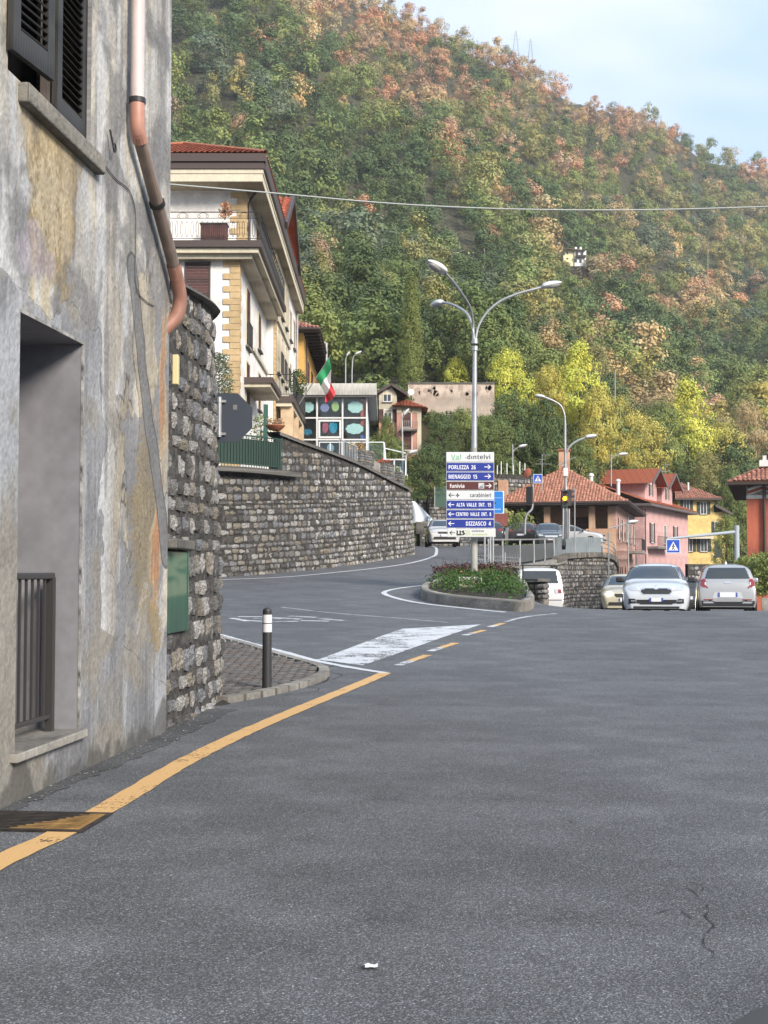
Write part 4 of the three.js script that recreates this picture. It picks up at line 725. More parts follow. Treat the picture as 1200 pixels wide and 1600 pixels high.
  const gp = P(t, 'glass_panel', [bx(rp(574, 700).x, rp(599, 700).x, y0 + 0.2, a.y - 0.1, -68.52, -68.5)], gl);
  // lower landing with frame
  const u = thing('landing_frame', 'white framed landing screen at the end of the retaining wall', 'screen', at(618, 752, 62)), q = (x, y) => at(x, y, 62);
  for (const x of [604, 616, 634]) P(u, 'post', [beam(q(x, 752), q(x, 718), 0.06, 0.06)], M.whitepaint); P(u, 'top_rail', [beam(q(604, 718), q(635, 718), 0.06, 0.06)], M.whitepaint); P(u, 'landing', [beam(q(622, 746), q(637, 746), 0.5, 0.22)], M.whitepaint);
  P(u, 'glass_panel', [bx(q(605, 720).x, q(633, 720).x, q(604, 748).y, q(604, 720).y, -62.05, -62.03)], new THREE.MeshPhysicalMaterial({ color: col(0.55, 0.65, 0.72), roughness: 0.05, transmission: 1, thickness: 0 }));
}
// flag on the balcony
{
  const a = at(467, 632, 62.5), b = at(516, 556, 61.5), o = thing('national_flag', 'green white and red flag drooping from a slanted pole on the balcony', 'flag', a);
  P(o, 'flag_pole', [cyl(0.03, 0.02, a, b)], M.galv);
  // cloth hangs from the upper part of the pole
  const p0 = b.clone().lerp(a, 0.03), p1 = b.clone().lerp(a, 0.42), W = 1.75;
  const cloth = (u0, u1) => gridGeo(10, 14, (i, j) => { const v = j / 14, u = lerp(u0, u1, i / 10), h = p0.clone().lerp(p1, v); h.x += 0.22 * u + 0.10 * Math.sin(u * 7 + v * 4) * u + (v) * u * 0.30; h.y -= u * W * (0.95 + 0.05 * Math.sin(v * 5)) - v * u * 0.25; h.z += 0.14 * Math.sin(v * 9 + u * 5) * (0.3 + u); return h; });
  [[0, 0.36, [0.03, 0.30, 0.12], 'green_band'], [0.36, 0.70, [0.72, 0.72, 0.72], 'white_band'], [0.70, 1, [0.50, 0.04, 0.05], 'red_band']].forEach(([u0, u1, c, n]) => P(o, n, [cloth(u0, u1)], mat(c, 0.9, { side: THREE.DoubleSide })));
}
// ================================================================ pink tower house with a cream gable part
{
  SEED = 141;
  const D = 110, q = (x, y, d = D) => at(x, y, d), X = V(1, 0, 0), Z = V(0, 0, 1), pink = mat([0.64, 0.34, 0.28], 0.9, { map: T.streak });
  const o = thing('tower_house', 'narrow pink and cream tower house with a small balcony above the school', 'house', [2, 8, -112]);
  const x0 = q(592, 700).x, x1 = q(620, 700).x, x2 = q(658, 700).x, yb = 6, ye = q(0, 634).y;
  P(o, 'wall', [bx(x1, x2, yb, ye, -118, -D)], pink); P(o, 'wall', [bx(x0, x1 - 0.003, yb, q(0, 645).y, -118, -D - 0.3)], pink); P(o, 'cream_gable', [bx(x0, x1 - 0.003, q(0, 645).y + 0.003, q(0, 616).y, -118, -D - 0.28)], M.cream);
  P(o, 'corner_strip', [bx(x2 - 0.35, x2 + 0.02, yb, ye - 0.6, -D - 0.2, -D + 0.04)], M.cream); P(o, 'frieze', [bx(x1, x2 + 0.02, ye - 0.6, ye - 0.1, -D - 0.2, -D + 0.045)], M.cream);
  const A = V(x1 - 0.4, ye, -D + 0.6), B = V(x2 + 0.6, ye - 0.25, -D + 0.6), C = V(x2 + 0.6, ye - 0.25, -119), E = V(x1 - 0.4, ye, -119), R = V((x1 + x2) / 2 - 0.6, q(0, 612).y, -114);
  const rf = P(o, 'roof', [poly([[A, B, R], [B, C, R], [C, E, R], [E, A, R], [A, E, C, B]])], M.terracotta); P(o, 'roof_tiles', [tiles(A, B, R, R, RED, 0.3, 0.45)], M.tile, rf).userData.kind = 'stuff';
  const g0 = V(x0 - 0.5, q(0, 617).y, -D + 0.2), gp = V((x0 + x1) / 2 + 0.3, q(0, 601).y, -D + 0.2), g1 = V(x1 + 0.9, q(0, 616).y, -D + 0.2), back = (v) => v.clone().setZ(-118);
  P(o, 'gable_wall', [poly([[V(x0, q(0, 616).y, -D - 0.25), V(x1, q(0, 616).y, -D - 0.25), V((x0 + x1) / 2 + 0.3, q(0, 604).y, -D - 0.25)]])], M.cream); P(o, 'gable_roof', [poly([[g0, gp, back(gp), back(g0)], [gp, g1, back(g1), back(gp)]])], M.brownmetal); P(o, 'barge_board', [beam(g0, gp, 0.12, 0.22), beam(gp, g1, 0.12, 0.22)], M.brownmetal);
  P(o, 'chimney', [bx(q(634, 0).x - 0.25, q(634, 0).x + 0.25, ye, q(0, 606).y, -115, -114.5)], M.terracotta);
  windowOn(o, V(q(605, 0).x, q(0, 618).y, -D - 0.28), X, Z, 0.75, 1.05, {}); windowOn(o, V(q(606, 0).x, q(0, 649).y, -D - 0.3), X, Z, 0.75, 1.15, { shutters: M.shutterBrown }); windowOn(o, V(q(635, 0).x, q(0, 651).y, -D), X, Z, 0.85, 1.9, { closed: M.shutterBrown, bars: 0, sill: null }); windowOn(o, V(q(636, 0).x, q(0, 687).y, -D), X, Z, 0.85, 1.9, { closed: M.shutterBrown, bars: 0, sill: null });
  const by = q(0, 672).y, b0 = q(624, 0).x, b1 = q(651, 0).x, bl = P(o, 'balcony', [bx(b0, b1, by - 0.15, by, -D, -D + 0.8)], M.concreteDark); railing(o, V(b0, by, -D + 0.75), V(b1, by, -D + 0.75), 0.7, M.concrete, { gap: 0.17, r: 0.035, parent: bl });
  const dish = thing('satellite_dish', 'white satellite dish beside the pink tower house chimney', 'satellite dish', q(642, 613, 109)); P(dish, 'reflector', [(() => { const g = flat(new THREE.SphereGeometry(0.5, 16, 6, 0, 6.3, 0, 0.7)); g.scale(0.85, 0.5, 0.85); g.rotateX(1.3); g.translate(...q(642, 614, 108.6).toArray()); return g; })()], mat([0.7, 0.7, 0.7], 0.6, { side: THREE.DoubleSide })); P(dish, 'mount', [rod(0.03, q(642, 618, 109).x, q(0, 622, 109).y, -109, q(642, 614, 109).x, q(0, 614, 109).y, -109)], M.iron);
  const n = thing('annex_house', 'small cream annex with a red shutter behind the pink tower house', 'house', q(664, 650, 119)); P(n, 'wall', [bx(q(656, 0, 118).x, q(669, 0, 118).x, 6, q(0, 632, 118).y, -122, -118)], M.cream); P(n, 'roof', [bx(q(652, 0, 118).x, q(672, 0, 118).x, q(0, 632, 118).y, q(0, 628, 118).y, -122.4, -117.6)], M.terracotta); P(n, 'shutter', [bx(q(658, 0, 118).x, q(664, 0, 118).x, q(0, 647, 118).y, q(0, 636, 118).y, -117.99, -117.95)], M.shutterBrown);
  // long pale garden wall above
  const D2 = 114, w = thing('garden_wall', 'long stained pinkish white wall among the trees above the tower house', 'wall', at(704, 624, D2)), p = (x, y) => at(x, y, D2);
  const wmat = mat([0.66, 0.56, 0.49], 0.95, { map: T.streak, bumpMap: T.grainB, bumpScale: 0.02 });
  P(w, 'wall_face', [bx(p(637, 0).x, p(770, 0).x, p(0, 700).y, p(0, 600).y, -D2 - 0.5, -D2)], wmat); P(w, 'wall_coping', [bx(p(636, 0).x, p(771, 0).x, p(0, 600).y, p(0, 597.5).y, -D2 - 0.55, -D2 + 0.08)], M.concreteDark);
  for (let k = 0; k < 26; k++) { const x = rr(p(640, 0).x, p(768, 0).x), y = rr(p(0, 622).y, p(0, 603).y), s = rr(0.12, 0.35); P(w, 'fallen_plaster', [extr([...Array(9)].map((_, i) => { const a = i / 9 * 6.28, r = s * rr(0.6, 1.2); return [x + Math.cos(a) * r, y + Math.sin(a) * r * rr(0.8, 1.8)]; }), 0.02).translate(0, 0, -D2)], mat([0.36, 0.29, 0.24], 1)); }
}
// ================================================================ salmon house with a hipped roof and a porch
const houseO = thing('salmon_house', 'salmon house with hipped tile roof and shaded porch above the parked cars', 'house', [18.2, -1.6, -100.3], 0);
{
  SEED = 151;
  const o = houseO; o.rotation.y = 0;
  const th = Math.atan2(7.8, 30), u = V(Math.sin(th), 0, -Math.cos(th)), l = V(-Math.cos(th), 0, -Math.sin(th)), C0 = V(18.2, 0, -100.3), K = 1.18, Y = (y) => 1.4 + (y - 1.4) * K;   // u: away along the street, l: to the left along the front
  const pt = (a, b, y) => C0.clone().addScaledVector(l, a * K).addScaledVector(u, b * K).setY(Y(y)), Fn = u.clone().negate(), Rn = l.clone().negate();
  const block = (a0, a1, b0, b1, y0, y1) => { const g = box((a1 - a0) * K, Y(y1) - Y(y0), (b1 - b0) * K); g.translate((a0 + a1) / 2 * K, (Y(y0) + Y(y1)) / 2, (b0 + b1) / 2 * K); g.applyMatrix4(new THREE.Matrix4().makeBasis(l, V(0, 1, 0), u)); g.translate(C0.x, C0.y, C0.z); return g; };
  const sal = mat([0.76, 0.46, 0.32], 0.9, { map: T.streak }), sal2 = mat([0.74, 0.49, 0.35], 0.9, { map: T.streak }), pinkW = mat([0.72, 0.45, 0.40], 0.9, { map: T.streak });
  const ye = 6.0, yf = 2.9, N = 7.4;
  P(o, 'wall', [block(0.2, N, 2.4, 12, -2, ye), block(0, 2.0, 0.003, 18, -2, yf + 1.35), block(2.0, N, 0, 2.39, -2, yf)], sal);
  P(o, 'street_wall', [block(0.0, 0.19, 0.02, 20, -2, ye - 0.1)], pinkW);
  P(o, 'porch_parapet', [block(0.003, N, 0, 0.2, yf + 0.003, yf + 1.15)], sal2);
  for (const a of [0.35, 1.6, 4.6, 7.1]) P(o, 'porch_pillar', [block(a - 0.2, a + 0.2, 0.02, 0.38, yf + 1.153, ye - 0.25)], sal2);
  P(o, 'porch_beam', [block(-0.1, N, 0.0, 0.3, ye - 0.247, ye - 0.05)], M.brownmetal); P(o, 'porch_ceiling', [block(0.2, N, 0.3, 2.4, ye - 0.2, ye - 0.06)], mat([0.14, 0.10, 0.08], 0.9, { map: T.wood }));
  for (const a of [2.6, 5.6]) windowOn(o, pt(a, 2.4, 4.3), l.clone().negate(), Fn, 1.3, 2.0, { frame: M.shutterBrown, closed: M.shutterBrown, bars: 0, sill: null, name: 'porch_door' });
  const ov = 0.9, A = pt(N + ov, -ov, ye), B = pt(-ov, -ov, ye), C = pt(-ov, 13, ye), E = pt(N + ov, 13, ye), R0 = pt(N / 2 + 0.3, 4.2, 8.75), R1 = pt(N / 2 + 0.3, 8, 8.75);
  const rf = P(o, 'roof', [poly([[A, B, R0], [B, C, R1, R0], [C, E, R1], [E, A, R0, R1]]), ], M.terracotta); P(o, 'eaves', [block(-ov, N + ov, -ov, 20, ye - 0.16, ye - 0.02)], mat([0.05, 0.04, 0.037], 0.9));
  P(o, 'roof_tiles', [tiles(A, B, R0, R0, OLDRED.map((c, i) => c * [1.15, 1.2, 1.15][i])), tiles(B, C, R1, R0, OLDRED, 0.3, 0.45), tiles(pt(-ov, 13, ye), pt(-ov, 20, ye), pt(4, 20, 8.2), pt(4, 13, 8.2), OLDRED, 0.3, 0.45)], M.tile, rf).userData.kind = 'stuff';
  P(o, 'rear_roof', [poly([[pt(-ov, 13, ye), pt(-ov, 20, ye), pt(4, 20, 8.2), pt(4, 13, 8.2)]])], M.terracotta, rf);
  P(o, 'gutter', [beam(A, B, 0.14, 0.14), beam(B, pt(-ov, 20, ye), 0.14, 0.14)], M.brownmetal);
  P(o, 'chimney', [block(N / 2 - 0.1, N / 2 + 0.6, 4.4, 5.1, 8.2, 9.9)], sal, rf); P(o, 'chimney_cap', [block(N / 2 - 0.2, N / 2 + 0.7, 4.3, 5.2, 9.95, 10.05), block(N / 2 - 0.05, N / 2 + 0.05, 4.45, 5.05, 9.9, 10.15)], M.terracotta, rf);
  P(o, 'chimney', [block(N + 0.1, N + 0.7, 1.2, 1.8, 6.0, 7.7)], sal, rf);
  for (const [a, b] of [[1.9, 3.0], [0.5, 9]]) P(o, 'roof_cowl', [cyl(0.16, 0.16, pt(a, b, 7.0), pt(a, b, 8.0)), (() => { const g = flat(new THREE.SphereGeometry(0.24, 10, 6, 0, 6.3, 0, 1.57)); g.translate(...pt(a, b, 8.0).toArray()); return g; })()], M.whitepaint, rf);
  for (const b of [2.6, 6.2, 10.0, 14.5, 19]) windowOn(o, pt(-0.0, b, 4.3), u, Rn, 0.9, 1.75, { frame: M.offwhite, shutters: M.shutterBrown, sill: M.concrete });
  for (const b of [3.4, 5.2, 8.2]) windowOn(o, pt(0, b, 0.9), u, Rn, 0.8, 1.9, { frame: M.shutterBrown, closed: M.shutterBrown, bars: 0 });
  windowOn(o, pt(0, 12.4, 0.4), u, Rn, 2.0, 3.0, { frame: M.shutterBrown, closed: M.shutterBrown, bars: 0, sill: null, name: 'garage_door' });
  const bl = P(o, 'balcony', [block(-1.1, 0, 11, 16, 2.75, 2.95)], M.concrete); railing(o, pt(-1.05, 11.05, 2.95), pt(-1.05, 15.9, 2.95), 1.05, M.iron, { parent: bl, gap: 0.16 }); railing(o, pt(-1.05, 11.05, 2.95), pt(0, 11.05, 2.95), 1.05, M.iron, { parent: bl, gap: 0.16 });
  P(o, 'downpipe', [rod(0.06, ...pt(-0.1, 10.4, -1.5).toArray(), ...pt(-0.1, 10.4, 5.9).toArray())], M.greypaint);
  houseO.userData.pt = undefined; M.salPt = pt; M.salDirs = [u, l, Fn, Rn];
  // low side building at its left with a reddish gate
  const s = thing('shed_roof', 'low tiled shed roof at the left end of the salmon house', 'shed', pt(8.2, 1, 2)); P(s, 'wall', [block(7.45, 9.6, 0.6, 4, 1.5, 5.0)], sal); const q0 = pt(10, 0.1, 4.95), q1 = pt(7.5, 0.1, 4.95), q2 = pt(7.5, 3.2, 6.2), q3 = pt(10, 3.2, 6.2); P(s, 'roof', [poly([[q0, q1, q2, q3]])], M.terracotta); P(s, 'roof_tiles', [tiles(q0, q1, q2, q3, OLDRED)], M.tile).userData.kind = 'stuff';
  const gt = thing('garden_gate', 'dark red metal gate beside the salmon house porch', 'gate', at(783, 825, 82)); { const a = at(773, 822, 82), b = at(794, 822, 82), t = at(773, 802, 82); for (let i = 0; i < 9; i++) { const x = lerp(a.x, b.x, i / 9); P(gt, 'board', [bx(x, x + (b.x - a.x) / 9 - 0.012, a.y, t.y, -82.03, -82)], mat([0.20, 0.045, 0.04], 0.6)); } }
  const d = thing('roof_dish', 'orange red satellite dish beside the pedestrian sign', 'satellite dish', at(827, 738, 80)); const dg = flat(new THREE.SphereGeometry(0.55, 18, 6, 0, 6.3, 0, 0.75)); dg.scale(0.85, 0.45, 0.85); dg.rotateX(1.35); dg.rotateY(-0.9); dg.translate(...at(827, 740, 80).toArray()); P(d, 'reflector', [dg], mat([0.50, 0.13, 0.08], 0.6, { side: THREE.DoubleSide })); P(d, 'mount', [cyl(0.03, 0.03, at(830, 765, 80.1), at(828, 738, 80.1))], M.iron);
  const an = thing('roof_antenna', 'thin television antenna above the salmon house roof', 'antenna', at(847, 742, 90)); P(an, 'mast', [cyl(0.03, 0.02, at(847, 770, 90), at(847, 710, 90))], M.galv); for (const [y, x0, x1] of [[711, 846, 861], [725, 836, 862], [718, 842, 852]]) P(an, 'element', [cyl(0.015, 0.015, at(x0, y, 90), at(x1, y, 90), 5)], M.galv);
}
// ================================================================ pink house with two dormer gables
{
  SEED = 161;
  const o = thing('pink_house', 'pink house with orange gabled dormers and a small balcony down the street', 'house', [30, -2, -138]);
  const K = 1.15, Y = (y) => 1.4 + (y - 1.4) * K, C0 = V(26.5, 0, -130.5), C1 = V(35.8, 0, -150.7), u = C1.clone().sub(C0).normalize(), W = C0.distanceTo(C1) / 1.15, l = V(u.z, 0, -u.x), out = l.clone().negate();   // l points away from the street
  const pt = (a, b, y) => C0.clone().addScaledVector(u, a * K).addScaledVector(l, b * K).setY(Y(y));
  const block = (a0, a1, b0, b1, y0, y1) => { const g = box((a1 - a0) * K, Y(y1) - Y(y0), (b1 - b0) * K); g.translate((a0 + a1) / 2 * K, (Y(y0) + Y(y1)) / 2, -(b0 + b1) / 2 * K); g.applyMatrix4(new THREE.Matrix4().makeBasis(u, V(0, 1, 0), out)); g.translate(C0.x, C0.y, C0.z); return g; };
  const pk = mat([0.70, 0.43, 0.41], 0.9, { map: T.plaster }), ye = 7.2;
  P(o, 'wall', [block(0, W, 0, 9, -3, ye)], pk); const ev = mat([0.12, 0.10, 0.10], 0.8);
  P(o, 'eaves', [block(-0.9, W + 0.9, -0.9, 9.5, ye, ye + 0.22)], ev);
  const A = pt(-0.9, -0.9, ye + 0.23), B = pt(W + 0.9, -0.9, ye + 0.23), C = pt(W + 0.9, 4.5, 9.4), E = pt(-0.9, 4.5, 9.4);
  const rf = P(o, 'roof', [poly([[A, B, C, E], [E, C, pt(W + 0.9, 9.5, ye + 0.2), pt(-0.9, 9.5, ye + 0.2)]])], M.terracotta); P(o, 'roof_tiles', [tiles(A, B, C, E, RED.map((c) => c * 0.9), 0.3, 0.45)], M.tile, rf).userData.kind = 'stuff';
  for (const [a0, a1] of [[2.2, 7.0], [9.2, 13.8]]) {
    const am = (a0 + a1) / 2, y1 = 9.6, y2 = 10.9, dm = P(o, 'dormer', [block(a0, a1, 0.4, 5, ye + 0.25, y1), poly([[pt(a0, 0.4, y1), pt(a1, 0.4, y1), pt(am, 0.4, y2 - 0.15)]])], pk);
    const f = (a, y) => pt(a, -0.5, y), k = (a, y) => pt(a, 6, y);
    P(o, 'dormer_roof', [poly([[f(a0 - 0.8, y1 - 0.25), f(am, y2), k(am, y2), k(a0 - 0.8, y1 - 0.25)], [f(am, y2), f(a1 + 0.8, y1 - 0.25), k(a1 + 0.8, y1 - 0.25), k(am, y2)]])], mat([0.58, 0.145, 0.06], 0.85, { map: T.grain, side: THREE.DoubleSide }), dm);
    P(o, 'barge_board', [beam(f(a0 - 0.8, y1 - 0.35), f(am, y2 - 0.1), 0.1, 0.3), beam(f(am, y2 - 0.1), f(a1 + 0.8, y1 - 0.35), 0.1, 0.3)], ev, dm);
    windowOn(o, pt(am, 0.4, 8.9), u, out, 0.9, 1.3, { frame: M.offwhite, shutters: M.shutterBrown, sill: null });
  }
  for (const a of [3.2, 8.6, 13.2]) windowOn(o, pt(a, 0, 4.9), u, out, 1.2, 2.1, { frame: M.offwhite, shutters: a === 8.6 ? null : M.shutterBrown, sill: M.concrete });
  for (const a of [3.6, 9.2, 14.0]) windowOn(o, pt(a, 0, 0.8), u, out, 1.1, 2.2, { frame: M.shutterBrown, sill: null });
  const bl = P(o, 'balcony', [block(1.2, 8.2, -1.0, 0, 3.45, 3.65)], M.concrete); railing(o, pt(1.25, -0.95, 3.65), pt(8.15, -0.95, 3.65), 1.05, M.iron, { gap: 0.2, parent: bl });
  P(o, 'end_wall_pipe', [rod(0.06, ...pt(0.2, -0.1, -2).toArray(), ...pt(0.2, -0.1, 7).toArray())], M.brownmetal);
  const an = thing('roof_mast', 'green antenna mast above the pink house dormers', 'antenna', at(1039, 752, 145)); P(an, 'mast', [cyl(0.06, 0.05, at(1039, 760, 145), at(1039, 723, 145))], mat([0.10, 0.25, 0.2], 0.6)); for (const [y, a, b] of [[737, 1032, 1047], [727, 1038, 1045], [742, 1039, 1052]]) P(an, 'element', [cyl(0.03, 0.03, at(a, y, 145), at(b, y - 1, 145), 5)], M.galv); const dg = flat(new THREE.SphereGeometry(0.34, 14, 6, 0, 6.3, 0, 0.8)); dg.scale(1, 0.5, 1); dg.rotateX(1.4); dg.translate(...at(1045, 751, 144.8).toArray()); P(an, 'dish', [dg], mat([0.45, 0.10, 0.07], 0.6, { side: THREE.DoubleSide }));
}
// ================================================================ yellow house at the end of the street
{
  SEED = 171;
  const D = 165, o = thing('yellow_house', 'pale yellow house with green shutters at the end of the street', 'house', [40, -2, -167]), q = (x, y, d = D) => at(x, y, d), ym = mat([0.84, 0.63, 0.25], 0.9, { map: T.plaster }), X = V(1, 0, 0), Z = V(0, 0, 1);
  const x0 = q(1050, 0).x, x1 = q(1106, 0).x, x2 = q(1122, 0).x, ye = q(0, 779).y;
  P(o, 'wall', [bx(x0, x1, -3, ye, -173, -D), bx(x1 + 0.003, x2, -3, q(0, 800).y, -172, -D)], ym);
  const ev = mat([0.10, 0.085, 0.08], 0.85), A = V(x0 - 0.5, ye, -D + 1.0), B = V(x1 + 0.8, ye, -D + 1.0), C = V(x1 + 0.8, ye, -173.9), E = V(x0 - 0.5, ye, -173.9), R0 = V(x0 + 0.5, q(0, 754, 169).y, -169), R1 = V(x0 + 1.2, q(0, 754, 169).y, -169);
  const rf = P(o, 'roof', [poly([[A, B, R1, R0], [B, C, R1], [C, E, R0, R1]])], M.terracotta); P(o, 'eaves', [bx(x0 - 0.5, x1 + 0.8, ye - 0.2, ye - 0.02, -173.9, -D + 1.0)], ev); P(o, 'roof_tiles', [tiles(A, B, R1, R0, OLDRED.map((c) => c * 0.95), 0.3, 0.45)], M.tile, rf).userData.kind = 'stuff';
  P(o, 'side_roof', [poly([[V(x1, q(0, 789).y, -D + 0.8), V(x2 + 0.9, q(0, 803).y, -D + 0.8), V(x2 + 0.9, q(0, 803).y, -172.5), V(x1, q(0, 789).y, -172.5)]]), beam(V(x1, q(0, 790).y, -D + 0.8), V(x2 + 0.9, q(0, 804).y, -D + 0.8), 0.15, 0.3)], ev, rf);
  P(o, 'roof_cowl', [rod(0.14, q(1071, 0).x, ye + 0.6, -166.5, q(1071, 0).x, ye + 2.2, -166.5)], M.whitepaint, rf);
  for (const [x, y, w, h] of [[1064, 789, 0.8, 1.4], [1090, 794, 0.85, 1.6], [1111, 824, 0.75, 1.5], [1090, 850, 0.9, 2.0], [1068, 850, 0.8, 2.0]]) windowOn(o, V(q(x, 0).x, q(0, y).y, -D), X, Z, w, h, { frame: M.offwhite, shutters: M.shutterGreen });
  windowOn(o, V(q(1112, 0).x, q(0, 858).y, -D), X, Z, 1.0, 2.2, { frame: M.shutterGreen, sill: null, name: 'door' });
  const aw = P(o, 'awning', [poly([[V(q(1064, 0).x, q(0, 838).y, -D), V(q(1103, 0).x, q(0, 838).y, -D), V(q(1103, 0).x, q(0, 842).y, -D + 1.3), V(q(1064, 0).x, q(0, 842).y, -D + 1.3)]])], mat([0.6, 0.52, 0.4], 0.9, { side: THREE.DoubleSide }));
  // rough stone garden wall below it
  const w = thing('rubble_wall', 'dark overgrown rubble wall below the yellow house', 'stone wall', [31, -2, -120]); SEED = 172;
  stoneWall(w, [[28.5, 120], [31, 121], [35, 122], [42, 123]], { lo: () => -2.2, hi: () => 2.1, course: 0.4, wmin: 0.3, wmax: 0.7, batter: 0.02, most: 0, joint: 0.06, proud: 0.08 });
}
// ================================================================ red house at the right edge
{
  SEED = 181;
  const D = 70, o = thing('red_house', 'brick red house with zigzag painted frieze at the right edge', 'house', [19.46, -1.5, -70], -0.29), q = (x, y, d = D) => at(x, y, d), rm = mat([0.58, 0.165, 0.10], 0.9, { map: T.streak });
  const x0 = q(1156, 0).x, x1 = 30, ye = q(0, 754).y;
  P(o, 'wall', [bx(x0, x1, -2.2, ye, -84, -D)], rm); P(o, 'white_band', [bx(x0 - 0.02, x1, q(0, 779.5).y, q(0, 774).y, -D - 0.2, -D + 0.025)], M.offwhite); P(o, 'plinth_band', [bx(x0 - 0.02, x1, q(0, 880).y, q(0, 874).y, -D - 0.2, -D + 0.025)], M.offwhite);
  P(o, 'frieze', [bx(x0 - 0.015, x1, q(0, 774).y + 0.003, ye, -D - 0.2, -D + 0.02)], mat([0.52, 0.47, 0.40], 0.9, { map: T.grain }));
  const fy0 = q(0, 773).y, fh = ye - fy0;
  for (const [k, m, w] of [[0.02, M.offwhite, 0.10], [0.16, rm, 0.16], [0.36, M.offwhite, 0.10], [0.62, M.brownmetal, 0.12]]) for (let x = x0 + 0.05, i = 0; x < x1 - 0.8; x += 0.8, i++) { const y0 = fy0 + fh * k, y1 = y0 + 0.26, up = i % 2; P(o, 'zigzag', [beam(V(x, up ? y1 : y0, -D + 0.026), V(x + 0.8, up ? y0 : y1, -D + 0.026), 0.012 + k * 0.004, w)], m); }
  const A = V(x0 - 0.95, ye, -D + 1.1), B = V(x1, ye, -D + 1.1), C = V(x1, ye, -85), E = V(x0 - 0.95, ye, -85), R0 = V(x0 + 4.4, 8.9, -75), R1 = V(x1, 8.9, -75);
  const rf = P(o, 'roof', [poly([[A, B, R1, R0], [E, A, R0], [C, E, R0, R1]])], M.terracotta); P(o, 'eaves', [bx(x0 - 0.95, x1, ye - 0.18, ye - 0.02, -85, -D + 1.1)], mat([0.05, 0.035, 0.03], 0.9)); P(o, 'roof_tiles', [tiles(A, B, R1, R0, OLDRED.map((c) => c * 1.05)), tiles(E, A, R0, R0, OLDRED)], M.tile, rf).userData.kind = 'stuff';
  P(o, 'roof_vent', [box(0.55, 0.35, 0.3, q(1183, 0).x, 7.35, -D - 0.7), box(0.2, 0.25, 0.25, q(1183, 0).x, 7.65, -D - 0.7)], M.offwhite, rf);
  P(o, 'downpipe', [rod(0.085, q(1182, 0).x, 1.2, -D + 0.14, q(1182, 0).x, ye, -D + 0.14)], M.brownmetal);
  // iron balcony on its left
  const b = thing('iron_gate', 'dark red iron railing gate beside the red house', 'gate', q(1145, 878, 72)); { const a = q(1136, 877, 72), e = q(1157, 877, 72); railing(b, a, e, 0.95, mat([0.13, 0.045, 0.04], 0.6), { gap: 0.11, r: 0.014 }); P(b, 'gate_base', [bx(a.x, e.x, a.y - 1.2, a.y, -72.3, -71.9)], M.concrete); }
}

// ================================================================ planted traffic island
const leafy = (n, spread, size, seed, shape) => {   // loose leaves: spread(i) -> Vector3
  SEED = seed; const pos = [], cc = [], a = V(0, 0, 0), b = V(0, 0, 0);
  for (let i = 0; i < n; i++) {
    const p = spread(), s = size * rr(0.6, 1.3), k = rr(0.65, 1.3), y = rr(-0.12, 0.16);
    a.set(rr(-1, 1), rr(-0.6, 1), rr(-1, 1)).normalize(); b.set(rr(-1, 1), rr(-1, 1), rr(-1, 1)).cross(a).normalize(); const w = shape ?? 0.45;
    const A = p, B = p.clone().addScaledVector(a, s * 0.5).addScaledVector(b, s * w * 0.5), C = p.clone().addScaledVector(a, s), D = p.clone().addScaledVector(a, s * 0.5).addScaledVector(b, -s * w * 0.5);
    for (const v of [A, B, C, A, C, D]) { pos.push(v.x, v.y, v.z); cc.push(k * (1 + y), k, k * (1 - y * 0.5)); }
  }
  const g = new THREE.BufferGeometry(); g.setAttribute('position', new THREE.Float32BufferAttribute(pos, 3)); g.setAttribute('color', new THREE.Float32BufferAttribute(cc, 3)); g.computeVertexNormals(); return g;
};
const leafMat = (c, tr = 0.3) => new THREE.MeshPhysicalMaterial({ color: col(...c), roughness: 0.85, vertexColors: true, side: THREE.DoubleSide, transmission: tr, thickness: 0, specularIntensity: 0.4 });
const IS = { x: 3.0, d: 33.3 };
